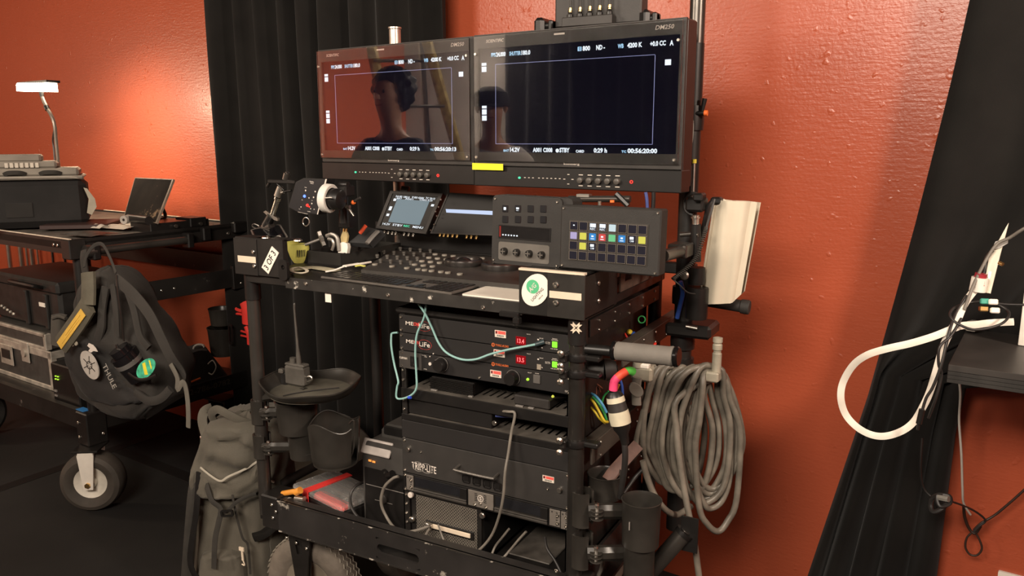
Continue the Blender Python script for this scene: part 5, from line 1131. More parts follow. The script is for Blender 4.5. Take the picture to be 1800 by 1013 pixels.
# the coil
CG = mat('grey_rubber_cable_dusty', (.13, .115, .093), .42, var=.35, scale=25)
rr = random.Random(5); pts = []
spec = [(1122, 1196, 640, 838, 0), (1128, 1210, 642, 842, .0), (1140, 1220, 640, 850, .01), (1150, 1238, 640, 860, .02), (1158, 1262, 640, 866, .03), (1170, 1276, 640, 870, .04), (1182, 1290, 640, 872, .05), (1192, 1282, 638, 880, .02), (1200, 1296, 640, 866, .06), (1166, 1250, 640, 872, .0), (1208, 1302, 650, 856, .07), (1215, 1286, 648, 890, .04), (1222, 1299, 650, 930, .03)]
for k, (xl, xr_, yt_, yb_, dy) in enumerate(spec):
    xm = (xl+xr_)/2; xt = min(1250, max(1166, xm+ (k-5)*3+18)); y0 = yc-.035+dy*.6
    loop = [(xt-12, yt_+4, y0), (xl+(xt-xl)*.42, yt_+32, y0-.02), (xl+6, yt_+90, y0-.03), (xl, yt_+140, y0-.03), (xl+8, yb_-40, y0-.02), (xl+(xm-xl)*.55, yb_-8, y0-.01), (xm, yb_+4, y0+.01), (xm+(xr_-xm)*.55, yb_-12, y0+.03), (xr_-4, yb_-55, y0+.045), (xr_, yt_+110, y0+.05), (xr_-12, yt_+55, y0+.045), (xt+18, yt_+14, y0+.03)]
    pts += [onY(x+rr.uniform(-3, 3), y+rr.uniform(-3, 3), max(1.72, yy)) for x, y, yy in loop]
tail = [onY(*p) for p in ((1192, 700, 1.80), (1190, 760, 1.79), (1196, 820, 1.78), (1208, 890, 1.77), (1220, 950, 1.76), (1229, 1015, 1.76), (1236, 1060, 1.76))]
co = put('extension_cable', G().tube(pts+tail, .0080, n=8, smooth=5), CG, label='thick grey cable coiled in many loops on the tan hanger', cat='cable', ang=60)
cable('power_cable', 'grey cable running from the coil under the cup to the deck', [onY(*p) for p in ((1130, 810, 1.74), (1138, 840, 1.74), (1150, 870, 1.74), (1168, 895, 1.75), (1190, 905, 1.8), (1215, 890, 1.85))], .008, CG)
# white wrapped pad
yp = 1.95
pad = thing('wrapped_pad', 'white taped bundle of folded sheets tied to the monitor stand', 'pad', onY(1265, 535, yp))
TLx, TRx = 1253, 1332
def padF(u, v):
    xl_ = 1229+(1258-1229)*v; xr_ = 1303+(1332-1303)*v; yb_ = 536-4*u; yt_ = 352+4*u
    if u > .75: yb_ -= (u-.75)*60
    py = yb_+(yt_-yb_)*v; bulge = .022*math.sin(math.pi*min(1, u/.8))**.7 if u < .8 else 0
    p = onY(xl_+(xr_-xl_)*u, py, yp-bulge+.012*math.sin(u*14+v)*.3)
    return p
PAD = mat('aged_white_tape_sheet', (.56, .50, .39), .65, var=.07, scale=12, bump=.1)
put('front_sheet', G().grid(padF, 22, 14, thick=.003), PAD, pad)
put('rear_sheet', G().grid(lambda u, v: padF(u*.98+.01, v*.985)+Vector((0, .045+.03*math.sin(math.pi*u), 0)), 14, 8, thick=.003), PAD, pad)
put('side_flap', G().grid(lambda u, v: onY(1228+26*v+u*14, 520-160*v, yp-.01+.02*u), 3, 6, thick=.004), PAD, pad)
put('rolled_core', G().tube([onY(1245+45*u_, 358+6*math.cos(u_*6), yp+.01) for u_ in (0, .3, .6, 1)]+[onY(1300, 358, yp+.03), onY(1270, 353, yp+.05), onY(1250, 356, yp+.03)], .004), PAD, pad)
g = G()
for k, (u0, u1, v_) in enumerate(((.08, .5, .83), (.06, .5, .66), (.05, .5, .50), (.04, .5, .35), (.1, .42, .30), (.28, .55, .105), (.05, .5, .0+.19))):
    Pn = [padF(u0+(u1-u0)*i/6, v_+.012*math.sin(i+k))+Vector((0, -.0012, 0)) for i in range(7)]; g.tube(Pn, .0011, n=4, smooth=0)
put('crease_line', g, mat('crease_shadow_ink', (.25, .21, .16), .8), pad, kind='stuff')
g = G(); g.tube([padF(.93, .12)+Vector((0, -.001, 0)), padF(.92, .2)+Vector((0, -.001, 0)), padF(.93, .27)+Vector((0, -.001, 0))], .002); put('blue_mark', g, mat('blue_ink', (.02, .08, .4), .5), pad)
put('hook', G().tube([onY(1232, 420, yp-.01), onY(1240, 385, yp-.02), onY(1246, 362, yp-.02), onY(1256, 350, yp-.01)], .006).box(onY(1252, 350, yp).x, onY(1270, 350, yp).x, yp-.02, yp+.01, onY(1260, 358, yp).z, onY(1260, 346, yp).z, .004), BLK2, pad)
# coiled black-and-white cord
ya_, n_ = 1.80, 34; A = onY(1183, 491, ya_); B = onY(1242, 400, 1.88); mid = onY(1222, 455, 1.84); cp = sm([A, mid, B], 20); ax = (B-A).normalized(); e1 = ax.orthogonal().normalized(); e2 = ax.cross(e1)
hp = []
for i in range(n_*8):
    k = i/(n_*8-1)*(len(cp)-1); j = min(int(k), len(cp)-2); p = cp[j].lerp(cp[j+1], k-j); a = 2*math.pi*i/8; hp.append(p+e1*(math.cos(a)*.0042)+e2*(math.sin(a)*.0042))
t = thing('spiral_cable', 'black spiral cord running up beside the white taped bundle', 'cord', A)
put('spiral', G().tube(hp, .0016, n=5, smooth=0), mat('glossy_black_cord', (.05, .047, .042), .22), t)
put('cord_tail', G().tube([A, onY(1195, 502, 1.8), onY(1208, 514, 1.82), onY(1222, 517, 1.84)], .0018), CBK, t)
put('cord_end', G().tube([B, onY(1250, 372, 1.89), onY(1256, 350, 1.9)], .003), CBK, t)
# clamps and knobs round the stand pole
t = thing('super_clamp', 'chrome and black clamp with cable loops on the stand pole', 'clamp', onY(1222, 400, 1.9))
q = lambda x, y, yy=1.92: onY(x, y, yy)
put('clamp_body', G().box(q(1208, 350).x, q(1240, 350).x, 1.90, 1.95, q(1220, 372).z, q(1220, 346).z, .006).box(q(1225, 350).x, q(1242, 350).x, 1.88, 1.92, q(1220, 352).z, q(1220, 338).z, .004), BLK2, t)
put('stud', G().cyl(q(1223, 394), q(1223, 378), .009).cyl(q(1223, 384), q(1223, 381), .012), CHR, t)
put('stud_body', G().cyl(q(1223, 460), q(1223, 394), .013), BLK2, t)
put('cable_loop', G().tube([q(1218, 378), q(1206, 370), q(1205, 352), q(1214, 341), q(1226, 342), q(1230, 352)], .0045), CBK, t)
put('round_knob', G().lathe([(.010, 0), (.011, .006), (.008, .010), (0, .011)], q(1204, 484, 1.86), (0, -1, 0), 18), STL, t)
put('lever', G().cyl(q(1196, 413), q(1217, 411), .006).cyl(q(1225, 413, 1.9), q(1227, 413, 1.9), .005), GUN, t)
for z0_, z1_, rr_ in ((500, 470, .020), (560, 505, .026)):
    put('sleeve', G().lathe([(rr_, 0), (rr_+.001, .01), (rr_, q(1222, z1_).z-q(1222, z0_).z)], q(1224, z0_), (0, 0, 1), 22), BLK2, t)
put('mount_plate', G().box(q(1178, 425, 1.86).x, q(1212, 425, 1.86).x, 1.84, 1.90, q(1190, 452, 1.86).z, q(1190, 428, 1.86).z, .003), GUN, t)
# brown perforated tray end behind the corner box
t = thing('battery_plate', 'brown dusty plate with a square cut-out behind the stickered corner', 'plate', onX(1125, 505, -.66))
M = frame((-.655, 1.76, 1.112), (0, 1, 0), (0, 0, 1))
put('plate', G(M).ring([(0, 0), (.26, 0), (.26, .1), (0, .1)], [(.03, .02), (.075, .02), (.075, .06), (.03, .06)], 0, .004), mat('brown_dusty_plate', (.075, .05, .038), .6, var=.3), t)
# coloured wiring inside the cart
WM = {n_: mat(n_+'_wire', c_, .45, var=.05) for n_, c_ in dict(red=(.55, .03, .02), yellow=(.6, .45, .03), blue=(.03, .09, .4), green=(.04, .3, .08), sky=(.08, .3, .5), orange=(.6, .2, .03)).items()}
def wire(c_, pts, r_, lab): cable('wire', lab, [onY(*p) for p in pts], r_, WM[c_])
wire('red', ((1102, 572, 1.95), (1098, 583, 1.93), (1100, 590, 1.9), (1108, 600, 1.9)), .0028, 'bent red wire above the grey padded handle')
wire('red', ((1152, 604, 1.95), (1148, 612, 1.93), (1145, 620, 1.9)), .004, 'short red wire end against the perforated bar')
wire('yellow', ((1030, 697, 1.70), (1042, 705, 1.68), (1052, 722, 1.68), (1062, 740, 1.68), (1068, 742, 1.7)), .0034, 'yellow wire arching lowest beside the front post')
wire('yellow', ((1032, 710, 1.70), (1044, 722, 1.68), (1054, 736, 1.68), (1064, 744, 1.69)), .0030, 'thinner yellow wire arching below the other yellow one')
wire('sky', ((1034, 691, 1.70), (1046, 696, 1.68), (1058, 710, 1.68), (1066, 725, 1.69)), .0034, 'pale blue wire arching above the yellow wires')
wire('green', ((1034, 694, 1.71), (1048, 704, 1.69), (1060, 722, 1.69), (1066, 738, 1.7)), .0032, 'green wire between the blue and yellow wires')
wire('green', ((1058, 708, 1.72), (1062, 696, 1.72), (1070, 688, 1.72)), .0026, 'short green wire rising beside the pink taped tail')
wire('blue', ((1190, 560, 1.95), (1196, 535, 1.95), (1200, 515, 1.94), (1196, 495, 1.93)), .006, 'dark blue wire rising near the stand pole')
wire('blue', ((1094, 694, 1.74), (1093, 680, 1.74), (1090, 668, 1.74)), .004, 'blue wire tucked behind the pink taped tail')
wire('orange', ((1083, 698, 1.73), (1084, 686, 1.73), (1088, 676, 1.73)), .003, 'orange wire beside the white collar of the connector')
g = G(); 
for k in range(9):
    a = onY(1034+rr.uniform(0, 22), 668+rr.uniform(0, 22), 1.75); b = onY(1034+rr.uniform(0, 30), 678+rr.uniform(0, 28), 1.72); g.tube([a, a.lerp(b, .5)+Vector((0, -.01, .01)), b], .0015, n=5)
put('wire_tangle', g, mat('brown_red_wires', (.22, .07, .04), .5, var=.6, scale=60), label='tangle of fine brown and red wires behind the coupler', cat='wires', kind='stuff')
for c_, px, py, lab in (('yellow', 1106, 584, 'yellow wire connector above the grey padded handle'), ('blue', 1113, 588, 'blue wire connector beside the yellow one'), ('red', 1124, 587, 'dull red wire connector beside the blue one')):
    a = onY(px, py, 1.93); put('wire_connector', G().lathe([(.006, 0), (.008, .006), (.007, .016), (.004, .02)], a, (.4, -.8, .2), 12), WM[c_], label=lab, cat='connector')
put('green_ring', G().tube([onY(1128+6*math.cos(a), 562+6*math.sin(a), 1.93) for a in [i*.5236 for i in range(12)]], .0018, closed=True), WM['green'], label='small green ring on dark connector under the tray', cat='ring')
# ---------------------------------------------------------------- cup holders
CUP = mat('dusty_black_plastic', (.024, .0215, .0185), .3, var=.25, scale=15)
def cup(t, px, pyt, pyb, rp, y, name='cup', taper=.86, m=None):
    top = onY(px, pyt, y); bot = onY(px, pyb, y); r_ = (onY(px+rp, pyt, y)-top).length; H = top.z-bot.z
    return put(name, G().lathe([(r_*taper*.3, .0), (r_*taper, .0), (r_*taper, .002), (r_*(taper+1)/2, H*.5), (r_*.985, H*.93), (r_*1.04, H), (r_*.99, H+.001), (r_*.93, H*.93), (r_*.9, H*.5), (r_*taper*.9, .006), (0, .006)], (top.x, y, bot.z), (0, 0, 1), 34, cap=False), m or CUP, t)
def bracket(t, px, py, y, s, px2, xpost, ypost, par=None):
    """plastic spring clamp: C jaw on the post, arm to the cup"""
    a = onY(px, py, ypost); z = a.z; h_ = .030*s
    g = G(); R = .0205; n = 12
    M = frame((xpost, ypost, z-h_), (1, 0, 0), (0, 1, 0)); o_ = []; i_ = []
    for k in range(n+1): 
        an = math.radians(-150+300*k/n)+math.pi; o_.append(((R+.005)*math.cos(an), (R+.005)*math.sin(an))); i_.append((R*math.cos(an), R*math.sin(an)))
    g.at(M).prism(o_+i_[::-1], 0, h_*2)
    put('clamp_jaw', g, CUP, t)
    b = onY(px2, py+4, y); A = Vector((xpost+.02, ypost-.012, z)); mid_ = (A+b)/2+Vector((0, -.008, .004))
    put('clamp_arm', G().tube([A, mid_, b], .011*s, n=8, flat=(1.25, (0, 0, 1))), CUP, t)
    f0 = put('clamp_spring_plate', G().lathe([(.013, 0), (.015, .0015), (.013, .003)], (A.x+.022, A.y-.004, z-.012), (0, 0, 1), 16), CUP, t)
    for k in (1, 2): rep(f0, (0, 0, .010*k))
    put('clamp_bolt', G().cyl((A.x+.022, A.y-.004, z-.016), (A.x+.022, A.y-.004, z+.026), .0045).lathe([(.006, 0), (.005, .004), (0, .006)], (A.x+.022, A.y-.004, z+.022), (0, 0, 1), 12), CHR, t)
yl = 1.575
t = thing('cup_holder', 'tall black cup holder clamped on the cart post under the radio tray', 'cup holder', onY(527, 790, yl))
cup(t, 521, 702, 757, 28, yl); cup(t, 533, 758, 802, 21, yl+.01, 'lower_cup')
put('ring_band', G().lathe([(.034, 0), (.0365, .004), (.034, .01)], (onY(533, 800, yl).x, yl+.01, onY(533, 797, yl).z), (0, 0, 1), 26), CUP, t)
bracket(t, 455, 722, yl, 1.15, 500, xPL, 1.565); bracket(t, 458, 782, yl, 1.15, 512, xPL, 1.565)
t = thing('mug_holder', 'wide black mug holder with wavy rim and side slot beside the tall cup', 'cup holder', onY(586, 815, yl-.01))
def cut_cup(t, px, pyt, pyb, rp, y, gap, wave=.012):
    top = onY(px, pyt, y); bot = onY(px, pyb, y); r_ = (onY(px+rp, pyt, y)-top).length; H = top.z-bot.z
    def F(u, v):
        a = gap[0]+(2*math.pi-gap[1])*u; zz = H*v*(1+wave/H*math.sin(a*3)*v); rr_ = r_*(.88+.12*v)*(1 if v > .04 else .9)
        return (top.x+rr_*math.cos(a), y+rr_*math.sin(a), bot.z+zz)
    put('mug_wall', G().grid(F, 40, 10, thick=.0028), CUP, t)
    put('mug_base', G().lathe([(r_*.88, 0), (r_*.88, .004)], (top.x, y, bot.z), (0, 0, 1), 30), CUP, t)
    put('rim_bead', G().tube([Vector(F(i/24, 1)) for i in range(25)], .0022), CUP, t)
cut_cup(t, 587, 742, 812, 34, yl-.01, (.35, .5)); put('handle_loop', G().tube([onY(614, 745, yl-.01), onY(622, 740, yl-.01), onY(622, 770, yl-.01), onY(618, 800, yl-.01), onY(605, 810, yl-.01)], .0028), CUP, t)
put('link_arm', G().cyl(onY(550, 765, yl), onY(566, 770, yl), .012), CUP, t)
# radio tray with walkie-talkie
c_ = onY(547, 683, 1.585); 
t = thing('radio_tray', 'round shallow black tray with a wavy rim holding the walkie-talkie', 'tray', c_)
rA = (onY(614, 676, 1.585)-onY(547, 676, 1.585)).length*1.02
def trF(u, v):
    a = 2*math.pi*u; r_ = rA*(.80+.2*v**.7); return (c_.x+r_*math.cos(a), c_.y+r_*math.sin(a)*.95, c_.z-.008+(.030+.007*math.sin(2*a+.6)+.004*math.sin(5*a))*v)
put('tray_rim', G().grid(trF, 48, 5, thick=.0025, closed_u=True), CUP, t)
put('tray_floor', G().lathe([(rA*.81, -.009), (rA*.81, -.006)], c_, (0, 0, 1), 40), mat('dusty_tray_floor', (.075, .068, .052), .7, var=.35, scale=14), t)
put('seam_line', G().tube([c_+Vector((-.03, -.075, -.004)), c_+Vector((-.015, -.04, -.004)), c_+Vector((.02, .01, -.004)), c_+Vector((.055, .05, -.004))], .0018), INKK, t)
put('rim_bead', G().tube([Vector(trF(i/40, 1)) for i in range(40)], .0018, closed=True), CUP, t)
put('tray_arm', G().tube([c_+Vector((-.02, .0, -.012)), c_+Vector((-.09, -.0, -.03)), Vector((xPL, 1.565, c_.z-.05))], .012), CUP, t)
t = thing('walkie_talkie', 'black walkie-talkie with long aerial standing in the round tray', 'radio', onY(516, 672, 1.60))
q = lambda x, y: onY(x, y, 1.60)
RG = mat('radio_grey', (.07, .064, .056), .35, var=.2)
xa, xb = q(505, 650).x, q(538, 650).x; zb2, zt2 = q(520, 676).z, q(520, 642).z
put('body', G().box(xa, xb, 1.585, 1.62, zb2, zt2, .006).prism([(0, 0)]*3, 0, 0) if 0 else G().box(xa, xb, 1.585, 1.62, zb2, zt2, .006), RG, t)
put('side_pod', G().box(q(497, 660).x, q(507, 660).x, 1.588, 1.61, q(500, 676).z, q(500, 653).z, .004), BLK2, t)
put('side_button', G().box(q(495, 650).x, q(503, 650).x, 1.584, 1.60, q(500, 655).z, q(500, 647).z, .003), RG, t)
put('top_knob', G().cyl(q(515, 642), q(515, 629), .0095, .009, 18), RG, t)
put('top_cap', G().box(q(505, 645).x, q(538, 645).x, 1.588, 1.615, zt2-.002, zt2+.006, .003), RG, t)
put('aerial', G().lathe([(.0072, 0), (.0065, .03), (.0035, .06), (.003, .17), (.0022, .175)], q(526, 645), q(517, 535)-q(526, 645), 14), RG, t)
put('aerial_tip', G().lathe([(.003, 0), (.0035, .01), (.002, .013)], q(518, 541), (0, 0, 1), 10), RG, t)
put('belt_clip', G().tube([q(536, 664), q(546, 662), q(548, 668), q(538, 672)], .003), STL, t)
# right side cups
yr_ = 1.60
t = thing('cup_holder', 'black cup holder in front of the coiled cable with a deep shiny rim', 'cup holder', onY(1128, 960, yr_))
cup(t, 1128, 878, 957, 33, yr_, taper=.93); cup(t, 1124, 957, 1040, 26, yr_+.005, 'lower_cup', .95)
bracket(t, 1036, 895, yr_, 1.35, 1092, xPR+.018, 1.565); bracket(t, 1032, 968, yr_, 1.35, 1092, xPR+.018, 1.565)
put('moulded_mark', G().box(onY(1106, 918, yr_-.045).x, onY(1107.5, 918, yr_-.045).x, yr_-.047, yr_-.044, onY(1106, 932, yr_-.045).z, onY(1106, 918, yr_-.045).z), INKG, t)
t = thing('cup_holder', 'black cup holder half hidden behind the front one, holding a brown strap', 'cup holder', onY(1064, 860, 1.66))
cup(t, 1064, 832, 872, 29, 1.66, taper=.95)
put('brown_strap', G().tube([onY(1068, 845, 1.67), onY(1080, 828, 1.69), onY(1100, 806, 1.72), onY(1122, 782, 1.75)], .016, n=8, flat=(.3, (0, 1, 0))), mat('brown_leather_strap', (.10, .05, .038), .55, var=.3), t)
put('cream_label', G().box(onY(1034, 862, 1.63).x, onY(1054, 862, 1.63).x, 1.628, 1.632, onY(1040, 868, 1.63).z, onY(1040, 857, 1.63).z), TAPE, t)
a = onY(1125, 1025, 1.66); b = onY(1200, 940, 1.70)
t = thing('tripod_pole', 'black tube slanting up beside the front cup holder', 'pole', a)
put('tube', G().cyl(a, b, .020, n=22), GUN, t); put('end_cap', G().cyl(b, b+(b-a).normalized()*.01, .022).box(b.x-.005, b.x+.035, b.y, b.y+.006, b.z-.04, b.z+.045), BLK2, t)
put('end_ring', G().lathe([(.012, .0), (.012, .002)], b+(b-a).normalized()*.011, b-a, 18), GUN, t)
cable('power_cable', 'thin dark cable crossing behind the rear cup', [onY(*p) for p in ((1132, 824, 1.75), (1118, 838, 1.74), (1105, 855, 1.72), (1096, 868, 1.70))], .005, CBK)
cable('power_cable', 'grey cable hanging inside the cart beside the lower clamp arm', [onY(*p) for p in ((1060, 980, 1.64), (1057, 1000, 1.63), (1048, 1020, 1.62))], .005, CBL)
# ---------------------------------------------------------------- second cart at the wall
NC = Vector((-2.906, 1.857, 0)); ML = frame(NC, WD, Vector((.1045, .9945, 0)))   # x to the right along the wall, y towards the wall
LYn = ML.col[1].xyz
def q2(px, py, v=0.): return onP(px, py, NC+LYn*v, LYn)           # on the plane at local depth v
def q2x(px, py, u=0.): return onP(px, py, NC+WD*u, WD)
lx = lambda p: (ML.inverted() @ p)
CL, CD = 1.35, .78; T0, T1 = 1.035, 1.093; D0, D1 = .325, .40
c2 = thing('equipment_cart', 'dark cart against the red wall with the soft case and hanging backpack', 'cart', ML @ Vector((-.6, .4, 0)))
EDG = mat('bare_aluminium_edge', (.70, .62, .5), .5, metal=.2)
put('top_tray', G(ML).box(-CL, 0, 0, CD, T0+.02, T1-.012).box(-CL, 0, 0, .006, T0, T1).box(-CL, 0, CD-.006, CD, T0, T1).box(-.006, 0, 0, CD, T0, T1), BLK, c2)
put('edge_trim', G(ML).box(-CL, .001, -.001, .008, T1, T1+.003), EDG, c2); put('edge_trim', G(ML).box(-CL+.2, 0, CD-.008, CD, T1, T1+.003), EDG, c2)
put('corner_bracket', G(ML).box(-.06, .003, -.004, .06, T0-.02, T1-.002, .003), BLK, c2)
put('tray_mat', G(ML).box(-CL+.01, -.01, .01, CD-.01, T1-.012, T1-.008), mat('worn_brown_tray_mat', (.10, .085, .07), .7, var=.45, scale=16), c2)
a = q2x(155, 434, .03); b = q2x(285, 424, .03)
put('side_tube', G().cyl(ML @ Vector((.03, .06, 1.045)), ML @ Vector((.03, .50, 1.045)), .017).cyl(ML @ Vector((.03, .04, 1.045)), ML @ Vector((.03, .075, 1.045)), .026), GUN, c2)
for b_ in ((0, .055, .06, .09, 1.01, 1.075), (0, .05, .47, .50, 1.01, 1.075), (0, .03, .56, .60, 1.03, 1.09), (0, .03, .72, .79, 1.05, 1.10)): put('tube_clamp', G(ML).box(*b_, .005), BLK2, c2)
put('side_rail', G(ML).box(0, .008, .08, CD, T0-.01, T0+.035, .001), BLK, c2)
for v in (.36, .60, .70): bolt(c2, ML @ Vector((.009, v, T0+.015)), WD, .008)
for u in (-.12, -.09): bolt(c2, ML @ Vector((u, -.001, T0+.03)), -LYn, .007)
for u, v, m in ((-.03, .04, BLK), (-.03, CD-.04, GUN), (-CL+.04, .04, BLK), (-CL+.04, CD-.04, BLK)):
    put('post', G(ML).lathe([(.019, D1-.03), (.019, T0+.01)], (u, v, 0), n=20), m, c2)
put('lower_deck', G(ML).box(-CL, 0, 0, CD, D0+.02, D1-.03), BLK, c2)
put('front_rail', G(ML).box(-CL, 0, -.004, .004, D0, D1, .001).box(-CL, 0, -.004, .02, D1-.002, D1+.001), BLK, c2)
put('deck_side_rail', G(ML).box(0, .006, 0, CD, D0-.005, D1-.005, .001), BLK, c2)
Ms = frame(ML @ Vector((.0065, .18, 0)), LYn, (0, 0, 1))
g = G(frame(ML @ Vector((.0065, .16, D0+.028)), LYn, (0, 0, 1))); g.text('SCIENTIFIC 802-786-0782', 0, 0, .5, .026, 0)
put('rail_lettering', g, mat('faded_paint_print', (.10, .09, .065), .7), c2)
put('corner_block', G(ML).box(-.07, .012, -.012, .07, D0-.06, D1+.0, .004), BLK, c2)
for u, z in ((-.05, D0-.03), (-.05, D0+.03)): bolt(c2, ML @ Vector((u, -.013, z)), -LYn, .007)
bolt(c2, ML @ Vector((.013, .05, D0-.02)), WD, .007); 
put('back_rail', G(ML).box(-CL, 0, CD-.01, CD-.004, .84, .93, .001), BLK, c2)
a = q2x(252, 529, 0); 
put('side_panel', G(ML).box(-.008, 0, .12, CD, .80, .885, .001).box(-.008, .012, CD-.07, CD-.01, .79, .90, .002), BLK, c2)
for v, z in ((CD-.03, .815), (CD-.03, .875), (.36, .84), (.42, .84)): bolt(c2, ML @ Vector((.0125 if v > .6 else .0, v, z)), WD, .006)
wc_ = onZ(170, 893, 0); wr = .122
c_ = caster(c2, wc_.x, wc_.y, wr, .085, (.55, -.84), WHT, mat('brown_black_tyre', (.055, .046, .037), .75, var=.3, scale=10, bump=.3), mat('cream_hub', (.62, .58, .50), .5, var=.12), D0-.06)
caster(c2, *(ML @ Vector((-.1, CD-.1, 0))).xy, wr, .085, (1, 0), GRY, RUB, GRY, D0-.06)
caster(c2, *(ML @ Vector((-CL+.1, .1, 0))).xy, wr, .085, (1, 0), GRY, RUB, GRY, D0-.06)
caster(c2, *(ML @ Vector((-CL+.1, CD-.1, 0))).xy, wr, .085, (1, 0), GRY, RUB, GRY, D0-.06)
bl_ = mat('blue_tape', (.04, .22, .55), .6)
a = q2(137, 712, .01); put('blue_tape', G(ML).box(lx(a).x, lx(a).x+.055, -.001, .03, D1, D1+.003), bl_, c2)
# chrome tubes standing behind
TB = ('slim bronze tube furthest from the gooseneck cart post, beyond the hard case', 'bright bronze tube next to the outermost one behind the hard case', 'thin bronze tube close beside the wide bright one', 'widest bronze tube, in the middle of those above the hard case', 'thinnest tube, just past the widest bronze one', 'dim dark tube standing apart above the hard case', 'dim dark tube nearest the backpack straps')
for k, (px, w_) in enumerate(((19, 7), (40, 8), (50, 4), (59, 8), (69, 3), (95, 4), (116, 4))):
    p = q2(px, 475, .70); r_ = w_*.5*p.length/1400*.9
    put('metal_tube', G().cyl((p.x, p.y, .3705), (p.x, p.y, 1.03), r_, n=14), mat('bronze_chrome_tube', (.42, .36, .31), .3, metal=.9) if k < 5 else GUN, label=TB[k], cat='tube', group='slim tubes behind the cart rails')
# ---------------------------------------------------------------- things on its top tray
from mathutils import noise as mnoise
def pillow(rows, pt, nrm, dep, nz, seed, nu=40, nv=30, amp=.01, front=.75):
    """closed soft body from (py, xl, xr) outline rows on the plane through pt; dep = depth"""
    rr = random.Random(seed); W = [(rr.uniform(4, 16), rr.uniform(4, 16), rr.uniform(0, 6.3), rr.uniform(.4, 1)) for _ in range(6)]
    nrm = Vector(nrm).normalized(); L = [onP(x, y, pt, nrm) for y, x, _ in rows]; R = [onP(x, y, pt, nrm) for y, _, x in rows]
    L = sm(L, 4); R = sm(R, 4); n = len(L)-1
    def F(u, v):
        k = v*n; i = min(int(k), n-1); f = k-i; a = L[i].lerp(L[i+1], f); b = R[i].lerp(R[i+1], f); th = 2*math.pi*u; c = math.cos(th); s = math.sin(th)
        se = math.copysign(abs(c)**.7, c); ss = math.copysign(abs(s)**.6, s); cap = min(1, (math.sin(math.pi*min(max(v, .0), 1))*2.2+.0))**.5 if nz else 1
        cr_ = (lambda q_: 1-2*abs(mnoise.noise(q_)))(Vector((math.cos(th)*1.7+seed, math.sin(th)*1.7, v*4.5)))+.5*(1-2*abs(mnoise.noise(Vector((math.cos(th)*4+seed, math.sin(th)*4, v*9)))))
        wr_ = .9*cr_+.6*sum(math.sin(p*th*.5+qq*v*2+o+1.2*math.sin(3*v+o))*g_ for p, qq, o, g_ in W)/3
        m = (a+b)/2; h = (b-a)/2
        return m+h*(se*(1 if nz == 0 else max(cap, .25)))+nrm*(-ss*dep/2*cap)+nrm*(-amp*wr_)*(.5-.5*s if 0 else 1)*cap+Vector((0, 0, amp*.3*wr_))
    return F
def soft(name, F, m, par, nu=44, nv=34, **k):
    g = G(); g.grid(F, nu, nv, closed_u=True); 
    top = [g.v[i*(nv+1)+nv] for i in range(nu)]; bot = [g.v[i*(nv+1)] for i in range(nu)]; 
    g.f.append(tuple(i*(nv+1) for i in range(nu))); g.f.append(tuple(i*(nv+1)+nv for i in range(nu))[::-1])
    return put(name, g, m, par, ang=75, **k)
bag = thing('equipment_case', 'large black soft case with a grey lid on top of the wall-side cart', 'case', q2(80, 395, .35))
p0 = onZ(158, 398, T1); p1 = onZ(-60, 407, T1)
MB = frame(p1, p0-p1, (0, 0, 1)); MB = Matrix((MB.col[0].xyz, -MB.col[2].xyz, (0, 0, 1))).transposed().to_4x4(); MB.translation = p1      # x along the front, y away, z up
LB = (p0-p1).length; nb = MB.col[1].xyz
def pb(px, py, v=0.): return MB.inverted() @ onP(px, py, p0+nb*v, nb)
zt_ = pb(100, 314).z; ux = lambda px, py=300, v=0.: pb(px, py, v).x
put('case_body', G(MB).box(0, LB, 0, .26, .001, zt_, .03), mat('black_padded_nylon', (.010, .009, .0085), .85, var=.3, scale=10, bump=.3), bag)
LID = mat('lamplit_grey_lid', (.20, .18, .15), .8, var=.25, scale=8, bump=.2)  # pale tone puts the lamplight on the lid layers into their colour
z2 = pb(100, 296).z; z3 = pb(60, 284).z; z4 = pb(60, 272).z
put('case_lid', G(MB).box(0, ux(146), -.004, .255, zt_-.004, zt_+.012, .006).box(0, ux(138), .01, .25, zt_+.008, z2, .010), LID, bag)
put('rolled_top', G(MB).box(0, ux(100, 290, .03), .03, .2, z2-.002, z3, .010).box(0, ux(72, 280, .05), .05, .18, z3-.004, z4, .008), LID, bag)
put('lid_zip', G(MB).tube([(0, -.002, zt_+.006), (LB-.10, -.002, zt_+.006), (LB-.03, .0, zt_+.001), (LB-.01, .04, zt_-.004)], .0045), mat('pale_zip', (.30, .27, .23), .6), bag)
for px in (25, 88): u = ux(px); put('web_loop', G(MB).tube([(u-.04, .008, zt_+.018), (u-.02, -.004, zt_+.026), (u+.02, -.004, zt_+.026), (u+.04, .008, zt_+.018)], .010, flat=(.3, (0, 1, 0))), WEB, bag)
g = G(MB)
for k in range(7): u = ux(8+9*k, 290, .03); g.box(u, u+.013, .026, .031, z2+.003, z3-.006, .001)
put('pale_stripes', g, mat('pale_print_fabric', (.5, .45, .38), .7), bag)
put('dark_patch', G(MB).box(ux(2), ux(50), -.004, .002, .05, .11), FABB, bag)
u = ux(157, 330)
put('paper_tag', G(frame(MB @ Vector((LB-.006, -.004, 0)), MB.col[0].xyz, (0, 0, 1))).prism([(0, .06), (.018, .05), (.040, .085), (.036, .12), (.010, .165), (-.004, .17), (.012, .12)], 0, .002), mat('dull_tag', (.30, .27, .21), .7), bag, label='hanging grey-beige tag')
